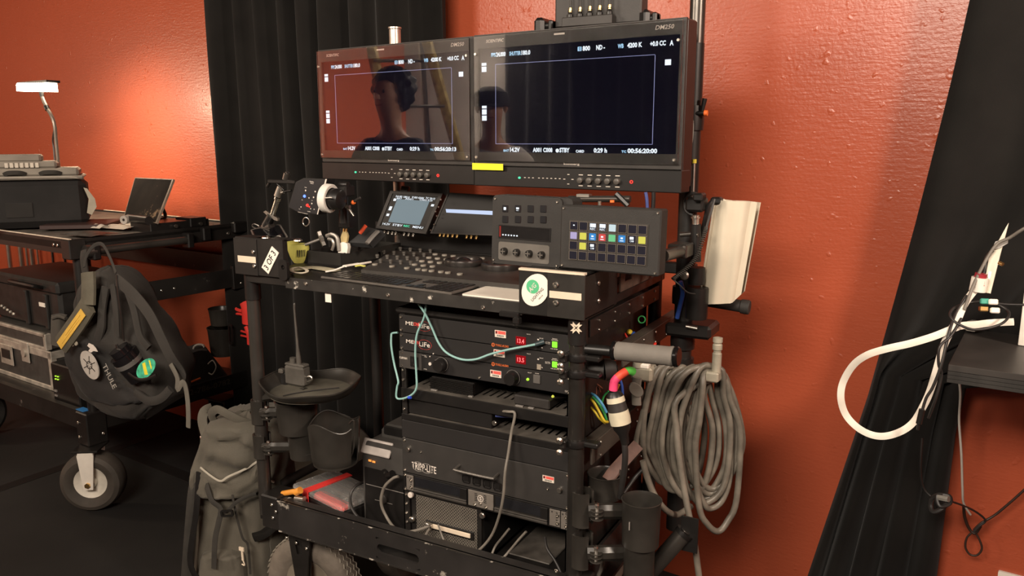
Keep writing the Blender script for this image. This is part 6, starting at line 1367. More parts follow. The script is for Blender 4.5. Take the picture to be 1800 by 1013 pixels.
# gooseneck lamp
yl_ = .30; lm = thing('gooseneck_lamp', 'lit gooseneck lamp with a small warm-white head behind the soft case', 'lamp', q2(103, 300, yl_))
qq = lambda x, y, v=.30: q2(x, y, v)
nk = [qq(104, 330), qq(103, 295), qq(99, 250), qq(96, 220), qq(91, 205), qq(84, 192), qq(78, 180), qq(74, 170)]
put('gooseneck', G().tube(nk, .008), mat('dull_silver_flex', (.22, .19, .16), .4, metal=.6), lm)
put('neck_collar', G().cyl(qq(84, 193), qq(81, 187), .011), BLK2, lm)
a = qq(37, 155); b = qq(86, 153); ax = (b-a); Mh = frame(a, ax, (0, 0, 1))
put('lamp_head', G(Mh).prism([(-.008, .014), (ax.length, .020), (ax.length+.002, .030), (-.004, .026)], -.05, .010), BLK2, lm)
LMP = mat('lamp_diffuser', (1, .9, .8), .5, var=0, emit=(1, .84, .62), es=14)
put('lamp_diffuser', G(Mh).prism([(-.014, -.014), (ax.length+.006, -.020), (ax.length+.004, .018), (-.002, .022), (-.014, .014)], -.035, .014), LMP, lm)
put('lamp_stem', G().cyl(nk[-1], nk[-1]+Vector((-.005, 0, .03)), .009), BLK2, lm)
_l = bpy.data.lights.new('lamp_glow', 'AREA'); _l.shape = 'RECTANGLE'; _l.size = .11; _l.size_y = .05; _l.energy = 7; _l.color = (1, .78, .55); _l.spread = math.radians(150)
_o = bpy.data.objects.new('lamp_glow', _l); COL.objects.link(_o); _o.location = Mh @ Vector((ax.length/2, -.02, -.03)); _o.rotation_euler = ((q2(250, 330, .75)-_o.location)).to_track_quat('-Z', 'Y').to_euler()
put('power_lead', G().tube([qq(96, 225, .31), qq(93, 245, .32), qq(95, 265, .32), qq(98, 300, .31)], .004), CBK, lm)
# tablet, tape roll, book, papers
P = [q2(218, 380, .42), q2(275, 393, .36), q2(305, 315, .47), q2(237, 312, .53)]
Mt = frame(P[0], P[1]-P[0], P[3]-P[0]); tb_ = thing('tablet', 'scratched black tablet propped upright on the wall-side cart', 'tablet', P[0].lerp(P[1], .5))
uv = [loc(Mt, *w_) for w_ in ((218, 380), (275, 393), (305, 315), (237, 312))]
put('tablet_body', G(Mt).prism(uv, -.008, 0), mat('worn_brown_case', (.16, .12, .09), .5, var=.4, scale=20), tb_)
put('tablet_face', G(Mt).prism([((x-.09)*.94+.09, (y-.1)*.95+.1) for x, y in uv], 0, .0015), mat('scratched_black_glass', (.010, .0075, .006), .8, spec=.1, var=.6, scale=9, worn=((.22, .15, .09), 9, .60)), tb_)
put('tablet_stand', G().tube([P[0].lerp(P[1], .5), P[0].lerp(P[1], .5)+LYn*.12, P[2].lerp(P[3], .5)+Vector((0, 0, -.08))], .008), BLK2, tb_)
c_ = q2(223, 386, .34); tr = thing('tape_roll', 'small grey roll in front of the propped tablet', 'roll', c_)
put('roll_side', G().lathe([(.006, 0), (.018, 0), (.018, .02), (.006, .02), (.006, 0)], c_, -LYn+WD*.35, 24, cap=False), mat('grey_white_roll', (.32, .29, .26), .6), tr)
put('roll_core', G().lathe([(.004, .018), (.004, .022)], c_, -LYn+WD*.35, 12), BLK2, tr)
put('black_tube', G().cyl(q2(226, 384, .36), q2(262, 388, .34), .018), BLK2, label='short black cylinder lying between grey roll and tablet', cat='tube')
M_ = frame(onZ(170, 401, T1), WD, LYn)
put('flat_book', G(frame(onZ(186, 402, T1), onZ(225, 388, T1)-onZ(186, 402, T1), onZ(128, 395, T1)-onZ(186, 402, T1))).box(0, .26, 0, .26, 0, .018, .002), mat('maroon_black_cover', (.035, .018, .016), .5), label='flat dark maroon book lying on the wall-side cart tray', cat='book')
PAP = mat('crumpled_paper', (.50, .45, .38), .7, var=.15)
for k, (px, py, s_, lab, n_) in enumerate(((175, 402, .05, 'crumpled clear wrapper near the cart corner', 'wrapper'), (215, 401, .12, 'loose pale papers lying in front of the tablet', 'papers'), (238, 397, .05, 'small white paper packet below the grey roll', 'paper_packet'), (160, 413, .13, 'thin curved black strip lying near the cart corner', 'strip'))):
    c_ = onZ(px, py, T1); rr = random.Random(k+3)
    put(n_, G().grid(lambda u, v: (c_.x+(u-.5)*s_*1.5, c_.y+(v-.5)*s_, T1+.004+.010*abs(math.sin(u*7+k))*math.sin(v*3.1)*(1.6 if k == 0 else .8)), 9, 6, thick=.001), PAP if k < 3 else BLK2, label=lab, cat=('wrapper', 'paper', 'packet', 'strip')[k])
bx = thing('flat_box', 'flat black box at the tray edge beyond the propped tablet', 'box', ML @ Vector((-.05, .5, T1)))
put('box_body', G(ML).box(-.16, -.01, .34, .62, T1-.008, T1+.03, .003).box(-.11, .0, .52, .60, T1, T1+.04, .003), BLK2, bx)
for v in (.45, .57): put('box_stud', G(ML).cyl((-.005, v, T1+.012), (.004, v, T1+.012), .008), CHR, bx)
# ---------------------------------------------------------------- things on its lower deck
def vb(px0, px1, py0, py1, v0, dep, zb=None):
    a = q2(px0, (py0+py1)/2, v0); b = q2(px1, (py0+py1)/2, v0); zt_ = q2((px0+px1)/2, py0, v0).z; zz = q2((px0+px1)/2, py1, v0).z if zb is None else zb
    return lx(a).x, lx(b).x, v0, v0+dep, zz, zt_
fc = thing('flight_case', 'dented black flight case with silver edges on the lower deck', 'case', ML @ Vector((-.5, .3, D1-.03)))
xe = lx(q2(92, 640, .12)).x; zt_ = q2(60, 612, .12).z; zb_ = D1-.03; x0_ = xe-.62
put('case_body', G(ML).box(x0_, xe, .12, .52, zb_, zt_, .004), mat('flight_case_panel', (.045, .042, .038), .5, var=.3), fc)
ALE = mat('dented_aluminium', (.46, .42, .36), .45, metal=.45, var=.35, scale=20)
put('case_edges', G(ML).box(x0_, xe+.004, .115, .125, zt_-.03, zt_+.004, .002).box(xe-.026, xe+.004, .115, .14, zb_, zt_, .002).box(xe-.004, xe+.005, .115, .52, zt_-.03, zt_+.004, .002).box(x0_, xe, .115, .125, zb_, zb_+.02, .002), ALE, fc)
zl = q2(60, 588, .12).z+.012
put('case_lid', G(ML).box(x0_, xe-.03, .12, .52, zt_+.006, zl, .004), mat('flight_case_panel'  , None), fc); put('lid_edges', G(ML).box(x0_, xe-.026, .112, .126, zt_+.006, zt_+.02, .002).box(x0_, xe-.026, .112, .13, zl-.012, zl+.004, .003).box(xe-.045, xe-.024, .112, .14, zt_+.006, zl+.004, .003), ALE, fc)
a = lx(q2(5, 640, .115)).x; lt = put('latch_plate', G(ML).box(a, a+.12, .110, .115, zb_+.06, zt_-.02, .003), ALE, fc); put('latch_dish', G(ML).box(a+.02, a+.10, .106, .111, zb_+.09, zt_-.04, .002), GUN, lt)
a = lx(q2(42, 640, .115)).x; lt = put('butterfly_latch', G(ML).box(a, a+.07, .108, .115, zb_+.10, zt_+.02, .012), ALE, fc); put('latch_knob', G(ML).cyl((a+.035, .108, zt_-.03), (a+.035, .100, zt_-.03), .018), ALE, lt)
hc = thing('hard_case', 'black hard-shell case with white label standing on the flight case', 'case', ML @ Vector((-.6, .3, zl)))
xh = lx(q2(118, 540, .2)).x; ztt = q2(60, 490, .2).z
put('case_shell', G(ML).box(xh-.62, xh, .17, .50, zl+.002, ztt-.02, .015), mat('hard_case_black', (.016, .015, .014), .45, var=.3), hc)
put('case_lid', G(ML).box(xh-.63, xh+.008, .16, .51, ztt-.045, ztt+.012, .012), mat('hard_case_black', None), hc)
for u_ in (.12, .30): put('case_rib', G(ML).box(xh-u_, xh-u_+.03, .155, .17, zl+.01, ztt-.05, .004), mat('hard_case_black', None), hc)
put('case_handle', G(ML).tube([(xh-.34, .16, ztt-.02), (xh-.33, .12, ztt-.005), (xh-.13, .12, ztt-.005), (xh-.12, .16, ztt-.02)], .010), BLK2, hc)
a = lx(q2(76, 537, .17)).x; z_ = q2(80, 538, .17).z; put('white_label', G(ML).box(a, a+.05, .152, .156, z_, z_+.018), WHT, hc)
g = G(); cA = q2(3, 538, .15); cB = q2(24, 552, .15)
for k in range(5): p = cA.lerp(cB, k/4); g.lathe([(.004, -.006), (.008, 0), (.004, .006)], p, (cB-cA) if k % 2 else (0, 1, .3), 8)
put('chain', g, ALE, hc, kind='stuff')
gc = thing('grey_pouch', 'small upright olive-grey pouch beside the hanging backpack', 'pouch', q2(103, 610, .08))
soft('pouch_body', lambda u, v: q2(104, 606-52*v, .08)+WD*(.040*(1-.15*v*v)*math.copysign(abs(math.cos(6.283*u))**.5, math.cos(6.283*u)))+LYn*(.022*math.copysign(abs(math.sin(6.283*u))**.5, math.sin(6.283*u))), FABG, gc, 24, 8)
put('pouch_flap', G().tube([q2(93, 560, .06), q2(104, 556, .055), q2(116, 560, .06)], .008), FABG, gc)
ch = thing('battery_charger', 'black charger with green lights between flight case and backpack', 'charger', ML @ Vector((-.12, .08, D1)))
x0_, x1_, _, _, zz, zt_ = vb(92, 137, 645, 705, .03, .2, D1-.03)
put('charger_body', G(ML).box(x0_, x1_, .03, .22, zz, zt_, .005), BLK2, ch)
for k in range(4): 
    a = q2(97+(k % 2)*4, 662+(k//2)*5+(k % 2), .028); put('green_light', G(ML).box(lx(a).x, lx(a).x+.008, .026, .031, a.z, a.z+.004), mat('lime_led', None), ch)
a = q2(96, 688, .028); put('charger_port', G(ML).box(lx(a).x, lx(a).x+.02, .026, .031, a.z, a.z+.008).box(lx(a).x, lx(a).x+.02, .026, .031, a.z-.02, a.z-.013), INKG, ch)
put('battery', G(ML).box(x1_+.005, x1_+.06, .05, .10, D1-.03, D1+.09, .005), BLK2, label='black battery block beside the green-lit charger', cat='battery')
# dark bags further along the deck
db = thing('tool_bag', 'dark bag with orange print lying on the deck behind the hanging backpack', 'bag', ML @ Vector((-.1, .45, D1-.03)))
soft('bag_body', lambda u, v: ML @ Vector((-.17+.15*(1-.4*v)*math.copysign(abs(math.cos(6.283*u))**.5, math.cos(6.283*u)), .46+.26*(1-.3*v)*math.copysign(abs(math.sin(6.283*u))**.5, math.sin(6.283*u)), D1-.03+.14*v+.008*math.sin(u*30))), FABB, db, 36, 8)
put('bag_print', G().tube([q2x(327, 676, .0), q2x(333, 673, .0), q2x(352, 665, .0)], .004), E_O if 0 else mat('orange_print', None), db)
cable('loose_cable', 'pale loop of cable curling above the deck at the far end', [q2(x, y, .60) for x, y in ((340, 622), (341, 611), (348, 606), (357, 607), (359, 611))], .005, mat('pale_cable', (.40, .37, .33), .5))
cable('loose_cable', 'thin dark cable ring on the dark bag', [q2(x, y, .50) for x, y in ((366, 640), (374, 634), (380, 645), (374, 658), (367, 656))], .003, CBL)
# red clamp, cup holders on its far post
rc_ = thing('spring_clamps', 'two red plastic clamps gripping the far cart post beside the tape-marked post', 'clamp', q2(425, 590, CD))
RP = mat('bright_red_plastic', (.72, .045, .035), .45, var=.05)
qc = lambda x, y: q2(x, y, CD-.05)
put('upper_clamp', G().tube([qc(428, 532), qc(432, 545), qc(433, 570)], .024, n=8, flat=(.5, (0, 1, 0)), smooth=3).tube([qc(412, 537), qc(416, 544), qc(426, 547)], .008).tube([qc(412, 552), qc(420, 552), qc(428, 554)], .006), RP, rc_)
put('lower_clamp', G().tube([qc(432, 574), qc(437, 590), qc(438, 606)], .012, n=8, flat=(.6, (0, 1, 0)), smooth=3).tube([qc(424, 582), qc(436, 586)], .005, smooth=0).tube([qc(424, 590), qc(437, 593)], .005, smooth=0), RP, rc_)
put('metal_pad', G().box(qc(411, 546).x, qc(414, 546).x, qc(411, 546).y-.01, qc(411, 546).y, qc(411, 554).z, qc(411, 546).z), BRS, rc_)
t = thing('cup_holder', 'dim black cup holder with oval slot on the far post of the wall-side cart', 'cup holder', q2(392, 620, .70))
pp = q2(388, 600, .72); cup(t, 388, 542, 570, 15, pp.y, 'upper_cup'); cup(t, 392, 575, 622, 19, pp.y-.01, 'lower_cup')
a = q2(404, 580, .68); put('slot_plate', G(frame(a, WD, (0, 0, 1))).ring(rrect(-.012, .016, -.07, .03, .012), rrect(-.006, .010, -.06, .018, .008), -.002, .002), BLK2, t)
# ---------------------------------------------------------------- hanging backpack
YB_ = -.06; bp0 = NC-LYn*.10+WD*.12; nB = (-LYn+WD*.15).normalized()
bpk = thing('backpack', 'dark grey backpack hanging by its straps from the side tube of the wall-side cart', 'backpack', onP(230, 600, bp0, nB))
FB = mat('dark_grey_pack_nylon', (.026, .023, .0195), .85, var=.25, scale=9, sheen=.04, bump=.35, bscale=350)
rows = [(737, 238, 268), (722, 212, 285), (700, 178, 307), (675, 158, 312), (650, 143, 316), (625, 134, 308), (600, 133, 292), (570, 142, 270), (540, 150, 250), (510, 160, 232), (485, 170, 218), (470, 178, 206)]
soft('pack_body', pillow(rows, bp0, nB, .20, 1, 4, amp=.017), FB, bpk, 56, 44)
rows = [(712, 200, 262), (695, 160, 262), (660, 136, 232), (630, 126, 205), (600, 128, 190), (585, 140, 178)]
soft('front_pocket', pillow(rows, bp0+nB*.055, nB, .10, 1, 8, amp=.008), mat('charcoal_pack_nylon', (.017, .0155, .0145), .85, var=.2, scale=9, sheen=.04, bump=.3, bscale=350), bpk, 48, 30)
qb = lambda x, y, d=.12: onP(x, y, bp0+nB*d, nB)
def strap(par, name, pts, w_, m=WEB, th=.28, lab=None): return put(name, G().tube([qb(*p) for p in pts], w_, n=8, flat=(th, tuple(nB))), m, par, label=lab)
strap(bpk, 'haul_strap', ((148, 470, .08), (152, 450, .06), (165, 432, .04), (180, 430, .04), (192, 450, .07), (204, 480, .10)), .007, FB)
strap(bpk, 'haul_strap', ((150, 480, .05), (147, 455, .05), (148, 440, .04)), .018, FB)
strap(bpk, 'shoulder_strap', ((205, 492, .10), (232, 515, .12), (262, 552, .13), (282, 592, .13), (300, 628, .12), (318, 656, .10), (313, 668, .10)), .024, FB, .14)
strap(bpk, 'strap_tail', ((300, 640, .12), (312, 665, .12), (312, 685, .12), (322, 672, .12), (328, 690, .12), (331, 722, .12), (331, 752, .12)), .010, mat('grey_web_tail', (.11, .10, .082), .8))
OL = mat('olive_padding', (.085, .077, .055), .8, var=.15, bump=.3)
a = qb(155, 480, .10); b = qb(155, 536, .11)
put('padded_strap', G().tube([qb(155, 479, .11), qb(156, 508, .12), qb(155, 536, .13)], .034, n=8, smooth=2, flat=(.35, tuple(nB))), OL, bpk)
put('padded_strap', G().tube([qb(156, 536, .13), qb(138, 565, .13), qb(108, 607, .13)], .038, n=8, smooth=2, flat=(.28, tuple(nB))), OL, bpk)
Py = [onP(x, y, bp0+nB*.142, nB) for x, y in ((142, 543), (153, 549), (110, 609), (100, 602))]
Mq = frame(Py[3], Py[0]-Py[3], Py[3]-Py[2]); lw = (Py[0]-Py[3]).length; lh = (Py[3]-Py[2]).length
pt_ = put('yellow_patch', G(Mq).box(0, lw, -lh, 0, -.001, .001), mat('yellow_knit_patch', (.68, .42, .07), .85, var=.15, bump=.4), bpk, label='yellow patch')
put('patch_stripes', G(Mq).box(lw*.3, lw*.9, -lh*.45, -lh*.40, .001, .0015).box(lw*.1, lw*.8, -lh*.7, -lh*.66, .001, .0015), mat('amber_stitch', (.45, .25, .03), .8), pt_)
strap(bpk, 'seam_piping', ((205, 484, .105), (208, 520, .112), (214, 560, .115), (218, 600, .115)), .004, BLK2)
strap(bpk, 'cloth_fold', ((186, 505, .092), (180, 540, .10), (178, 575, .105), (172, 596, .10)), .018, FB, .5)
strap(bpk, 'cloth_fold', ((198, 500, .096), (204, 545, .108), (206, 590, .108)), .014, FB, .5)
strap(bpk, 'cloth_fold', ((222, 505, .095), (236, 545, .103), (246, 590, .105), (262, 612, .10)), .016, FB, .5)
strap(bpk, 'cloth_fold', ((238, 690, .10), (262, 705, .10), (284, 700, .09), (300, 684, .08)), .016, FB, .5)
strap(bpk, 'pocket_edge', ((205, 606, .118), (214, 640, .125), (230, 660, .128), (250, 668, .128), (275, 660, .12)), .006, BLK2, .5)
# marks on the pocket
Mp = frame(qb(128, 640, .125), onP(200, 640, bp0, nB)-onP(128, 640, bp0, nB), (0, 0, 1)); Mp.translation = bp0+nB*.125+Vector((0, 0, 0))
def lb(px, py): return loc(Mp, px, py)
k_ = (lb(160, 640)[0]-lb(150, 640)[0])/10
u, v = lb(158, 642); rl = put('round_logo', G(Mp).prism(rot(ell(0, 0, 13*k_, 17*k_, 26), .35) if 0 else [(u+x, v+y) for x, y in rot(ell(0, 0, 13*k_, 18*k_, 26), math.radians(28))], -.002, .002), mat('faded_white_print', (.42, .39, .35), .7, var=.1), bpk)
g = G(Mp)
for a in range(6):
    an = a*math.pi/3+.3; g.prism([(u+x, v+y) for x, y in rot([(2*k_, -.5*k_), (11*k_, -.5*k_), (11*k_, .5*k_), (2*k_, .5*k_)], an)], .002, .0026)
g.ring([(u+x, v+y) for x, y in ell(0, 0, 5*k_, 5*k_, 16)], [(u+x, v+y) for x, y in ell(0, 0, 4*k_, 4*k_, 16)], .002, .0026)
put('logo_lines', g, INKK, rl)
u, v = lb(183, 643); u2, v2 = lb(195, 672)
g = G(Mp); g.text('THULE', u-3*k_, v, 30*k_, 8*k_, .001, rot=math.radians(-68)); put('maker_lettering', g, mat('grey_white_print', (.30, .28, .25), .7), bpk)
u, v = lb(161, 611); put('white_emblem', G(Mp).prism([(u+x*k_, v+y*k_) for x, y in ((-6, 2), (-3, 5), (3, 3), (7, -1), (9, -5), (3, -4), (-2, -6), (-6, -4), (-2, -1))][::-1], -.001, .002), INKW, bpk)
u, v = lb(128, 598)
g = G(Mp)
for dx, dy in ((0, 4), (-5, 0), (4, 0), (-2, -5), (5, -4)): g.prism(ell(u+dx*k_, v+dy*k_, 2.6*k_, 2.6*k_, 8), -.001, .003)
put('pin_cluster', g, mat('tan_pin', (.36, .32, .25), .6), bpk)
bt_ = thing('water_bottle', 'glossy black bottle in the side pocket of the hanging backpack', 'bottle', qb(228, 640, .08))
put('bottle_body', G().cyl(qb(250, 660, .07), qb(216, 622, .115), .046, n=28).cyl(qb(216, 622, .115), qb(208, 613, .125), .034, n=28), mat('gloss_black', (.008, .007, .008), .08), bt_)
put('bottle_band', G().cyl(qb(229, 637, .098), qb(224, 631, .105), .0475, n=28), mat('gloss_grey_band', (.2, .19, .18), .15, metal=.5), bt_)
M_ = frame(qb(257, 648, .125), (.82, -.0, .55), (-.4, 0, .8)); hs = put('holo_sticker', G(M_).prism(ell(0, 0, 19*k_, 9*k_, 22), 0, .002), mat('teal_sticker', (.06, .42, .25), .35, var=.5, scale=60), bpk, label='shiny green oval sticker')
put('sticker_stripe', G(M_).prism([(-6*k_, -5*k_), (-1*k_, -7*k_), (4*k_, 6*k_), (-1*k_, 7*k_)], .002, .003).prism([(8*k_, -5*k_), (10*k_, -4*k_), (13*k_, 4*k_), (11*k_, 5*k_)], .002, .003), mat('sticker_yellow', (.75, .65, .05), .4), hs)
# ---------------------------------------------------------------- olive backpack on the floor
pO = onY(420, 900, 1.70); nO = Vector((.35, -.94, 0)).normalized()
ob = thing('backpack', 'olive-grey hiking backpack standing on the floor beside the near cart', 'backpack', (pO.x, pO.y, 0))
OG = mat('olive_grey_nylon', (.082, .073, .056), .82, var=.22, scale=7, sheen=.05, bump=.35, bscale=300)
rows = [(1330, 352, 470), (1260, 348, 490), (1160, 345, 500), (1060, 345, 512), (980, 352, 512), (920, 356, 510), (860, 358, 505), (810, 362, 500), (775, 372, 495), (745, 385, 480), (728, 400, 465)]
soft('pack_body', pillow(rows, pO, nO, .24, 1, 14, amp=.016), OG, ob, 64, 60)
qo = lambda x, y, d=.13: onP(x, y, pO+nO*d, nO)
rows = [(862, 370, 460), (850, 356, 480), (825, 352, 500), (790, 358, 505), (760, 366, 500), (738, 378, 492), (726, 392, 470)]
soft('top_flap', pillow(rows, pO+nO*.03, nO, .25, 1, 21, amp=.018), OG, ob, 56, 26)
rows = [(1260, 356, 440), (1100, 352, 445), (990, 356, 440), (962, 366, 432)]
soft('front_pocket', pillow(rows, pO+nO*.09, nO, .12, 1, 31, amp=.006), OG, ob, 44, 20)
def ostrap(name, pts, w_, m=WEB, th=.28): return put(name, G().tube([qo(*p) for p in pts], w_, n=8, flat=(th, tuple(nO))), m, ob)
ostrap('grab_loop', ((378, 745, .06), (372, 728, .08), (382, 720, .10), (400, 728, .11), (430, 742, .10), (470, 750, .06)), .014, OG)
ostrap('top_corner', ((362, 765, .06), (356, 740, .04), (360, 724, .02), (372, 718, .0)), .018, OG)
ostrap('hip_belt', ((352, 825, .10), (342, 860, .12), (336, 920, .12), (330, 1000, .12), (326, 1060, .12), (324, 1150, .12)), .020, WEB, .5)
ostrap('black_webbing', ((350, 830, .13), (345, 900, .14), (334, 985, .14), (348, 1020, .14)), .010, BLK2)
ostrap('compression_strap', ((362, 850, .14), (372, 880, .15), (388, 895, .15), (384, 920, .155), (378, 950, .155), (376, 1000, .155)), .009, WEB)
ostrap('compression_strap', ((384, 905, .15), (398, 900, .155), (420, 880, .15), (450, 868, .13)), .006, WEB)
ostrap('seam_piping', ((352, 822, .15), (372, 838, .155), (388, 846, .16), (402, 838, .158), (440, 820, .14), (480, 790, .11)), .0035, mat('pale_piping', (.36, .33, .27), .7))
ostrap('seam_piping', ((408, 868, .14), (414, 900, .145), (426, 945, .145), (436, 960, .14), (440, 1010, .14)), .004, WEB)
put('strap_buckle', G(frame(qo(400, 902, .165), (1, .4, .1), (0, 0, 1))).ring(rrect(-.02, .02, -.011, .011, .006), rrect(-.014, .014, -.006, .006, .003), 0, .006), BLK2, ob)
pu = put('zip_pull', G().cyl(qo(425, 963, .17), qo(427, 985, .17), .0035).box(qo(420, 964, .17).x, qo(431, 964, .17).x, qo(425, 964, .17).y-.004, qo(425, 964, .17).y, qo(425, 968, .17).z, qo(425, 962, .17).z), TAPE, ob)
put('zip_cord', G().tube([qo(427, 985, .17), qo(430, 994, .17), qo(425, 992, .17)], .002), TAPE, pu)
put('side_clip', G().cyl(qo(354, 768, .08), qo(362, 782, .10), .006).cyl(qo(376, 765, .12), qo(368, 778, .11), .004), CHR, ob)
ostrap('side_window', ((446, 945, .12), (462, 940, .12), (482, 925, .11), (492, 918, .10)), .016, mat('gloss_dark_strap', (.012, .011, .01), .15), .3)
ostrap('side_hook', ((442, 858, .12), (455, 850, .11), (472, 846, .10), (482, 848, .09)), .004, CHR, .8)
# dark rolled tube behind the deck corner and grey bag behind the cart
t = thing('rolled_mat', 'dark rolled tube lying behind the lower deck corner', 'roll', onY(550, 820, 1.95))
put('roll_tube', G().cyl(onY(492, 852, 1.72), onY(592, 800, 2.0), .014), RUB, t)
rows = [(880, 500, 640), (840, 495, 650), (790, 500, 640), (750, 520, 600), (735, 540, 580)]
gb = thing('grey_bag', 'dim olive-grey bag slumped behind the cup holders', 'bag', onY(570, 880, 2.2))
soft('bag_body', pillow([(1130, 500, 640)]+rows, onY(560, 820, 2.25), (0, -1, 0), .2, 1, 41, amp=.012), OG, gb, 40, 24)
# ---------------------------------------------------------------- shelf on the right with cables
zs_ = .905
FLp = onZ(1667, 641, 1.0); tz = 1.0
MR = frame((FLp.x, FLp.y, tz), WD, (.1045, .9945, 0)); dT = (W0-Vector((FLp.x, FLp.y, 0))).dot(-WN)*-1
dT = abs((Vector((FLp.x, FLp.y, 0))-W0).dot(WN))-.13
sh = thing('wall_table', 'dark laminate shelf table with layered edge beside the gathered curtain', 'table', MR @ Vector((.5, dT/2, -.04)))
put('table_top', G(MR).box(0, 1.6, 0, dT, -.014, 0, .001), mat('dark_laminate', (.034, .030, .027), .42, var=.25, scale=6), sh)
for k in range(3): put('edge_ply', G(MR).box(0, 1.6, .0005*k, dT, -.014-.0085*(k+1), -.0145-.0085*k, .0006), mat('dark_ply', (.022, .02, .018), .5, var=.3), sh)
put('table_leg', G(MR).box(1.5, 1.53, .06, .09, -.94, -.04), BLK, sh)
put('table_leg', G(MR).box(1.5, 1.53, dT-.09, dT-.06, -.94, -.04), BLK, sh)
q3 = lambda x, y, v=.0: onP(x, y, MR.translation+MR.col[1].xyz*(v*.5 if v > 0 else v), MR.col[1].xyz)
zt3 = lambda x, y, dz=.004: onZ(x, y, tz+dz)
WC = mat('white_flat_cable', (.66, .61, .53), .5, var=.05)
fz = Vector((.25, -.9, .25)).normalized()
band = [(1782, 566, .20), (1740, 568, .16), (1715, 571, .1), (1690, 573, .04), (1670, 580, .0), (1640, 592, -.03), (1600, 604, -.05), (1560, 613, -.06), (1525, 624, -.06), (1500, 642, -.05), (1482, 672, -.04), (1478, 700, -.04), (1486, 728, -.03), (1505, 750, -.03), (1530, 764, -.02), (1556, 767, -.02), (1585, 758, -.01), (1606, 742, .0), (1622, 716, .0), (1634, 690, .0), (1645, 655, -.01), (1658, 610, -.01), (1672, 580, .0), (1684, 560, .05), (1695, 535, .1), (1712, 512, .16), (1730, 500, .2)]
put('flat_white_cable', G().tube([q3(*p) for p in band], .0082, n=8, smooth=6, flat=(.22, tuple(fz))), WC, label='wide loop of flat white cable hanging off the dark shelf', cat='cable', ang=60)
def c3(lab, pts, r_=.0028, m=CBK, nm='thin_cable'): put(nm, G().tube([q3(*p) for p in pts], r_, n=7, smooth=6), m, label=lab, cat='cable', ang=60)
c3('thin black cable coil circling on the dark shelf', ((1680, 545, .1), (1700, 533, .16), (1740, 532, .2), (1770, 545, .2), (1772, 558, .14), (1755, 572, .08), (1715, 580, .03), (1685, 570, .02), (1670, 555, .04), (1680, 540, .1), (1720, 530, .2), (1765, 535, .24), (1800, 536, .24)))
c3('black cable drooping past the shelf corner to a small plug', ((1700, 520, .12), (1680, 552, .06), (1668, 585, -.01), (1655, 640, -.03), (1640, 680, -.03), (1628, 700, -.03), (1621, 722, -.03)), .0032)
c3('second black cable twisted around the white cable at the corner', ((1690, 560, .05), (1672, 590, -.01), (1652, 610, -.03), (1650, 640, -.03), (1655, 660, -.02), (1645, 700, -.02), (1632, 735, 0)), .003)
c3('thin grey cable rising from the shelf across the curtain', ((1695, 545, .08), (1712, 500, .14), (1732, 460, .2), (1752, 430, .22), (1775, 418, .22), (1800, 402, .2), (1830, 388, .2)), .0035, CBL)
c3('black cable running up behind the white wedge', ((1700, 530, .12), (1718, 500, .2), (1730, 480, .22), (1733, 455, .24), (1745, 440, .24)), .004)
put('cable_plug', G().cyl(q3(1621, 720, -.03), q3(1615, 745, -.03), .006).cyl(q3(1615, 745, -.03), q3(1613, 756, -.03), .003), BLK2, label='small black barrel plug at the end of the drooping cable', cat='plug')
qw = lambda x, y, o=.05: wall_pt(x, y, o)
def c4(lab, pts, r_=.0025, m=CBL): put('thin_cable', G().tube([qw(*p) for p in pts], r_, n=7, smooth=6), m, label=lab, cat='cable', ang=60)
c4('pale thin cable hanging down the curtain edge below the shelf', ((1682, 645, .22), (1688, 690, .2), (1686, 740, .18), (1690, 800, .18), (1692, 860, .16), (1694, 885, .14), (1706, 905, .12)), .003, mat('pale_cable', None))
c4('dark thin cable sagging from the curtain to the knot', ((1621, 770, .22), (1618, 820, .22), (1622, 855, .2), (1640, 875, .2), (1665, 880, .2), (1690, 888, .15), (1715, 900, .1), (1732, 915, .08), (1722, 925, .08), (1712, 935, .08)), .0028, CBK)
c4('brown black cable rising from the knot to the frame edge', ((1712, 932, .06), (1725, 920, .06), (1750, 905, .05), (1780, 880, .05), (1800, 862, .05), (1830, 835, .05)), .0032, mat('brown_black_cable', (.03, .015, .01), .5))
c4('small loop of dark cable hanging below the knot', ((1712, 934, .06), (1700, 945, .06), (1697, 962, .06), (1705, 975, .06), (1718, 976, .06), (1726, 965, .06), (1722, 950, .06), (1714, 936, .06)), .0028, mat('brown_black_cable', None))
c4('dark cable dropping from the shelf edge into the knot', ((1694, 890, .08), (1696, 910, .07), (1704, 930, .06), (1714, 938, .06), (1724, 925, .06)), .004, mat('brown_black_cable', None))
kt = thing('cable_knot', 'dark bunched cable knot hanging on the curtain below the shelf', 'cable', qw(1655, 880, .23))
put('knot_loops', G().tube([qw(1640, 875, .24), qw(1655, 870, .25), qw(1665, 882, .24), qw(1655, 895, .25), (qw(1640, 900, .25)), qw(1636, 888, .24)], .006, closed=True).tube([qw(1648, 872, .25), qw(1668, 872, .25), qw(1670, 885, .25), qw(1652, 890, .26)], .005, closed=True), CBK, kt)
put('clear_tape', G().tube([qw(1650, 874, .25), qw(1668, 878, .26)], .008, smooth=0), mat('grey_clear_tape', (.2, .19, .17), .3), kt)
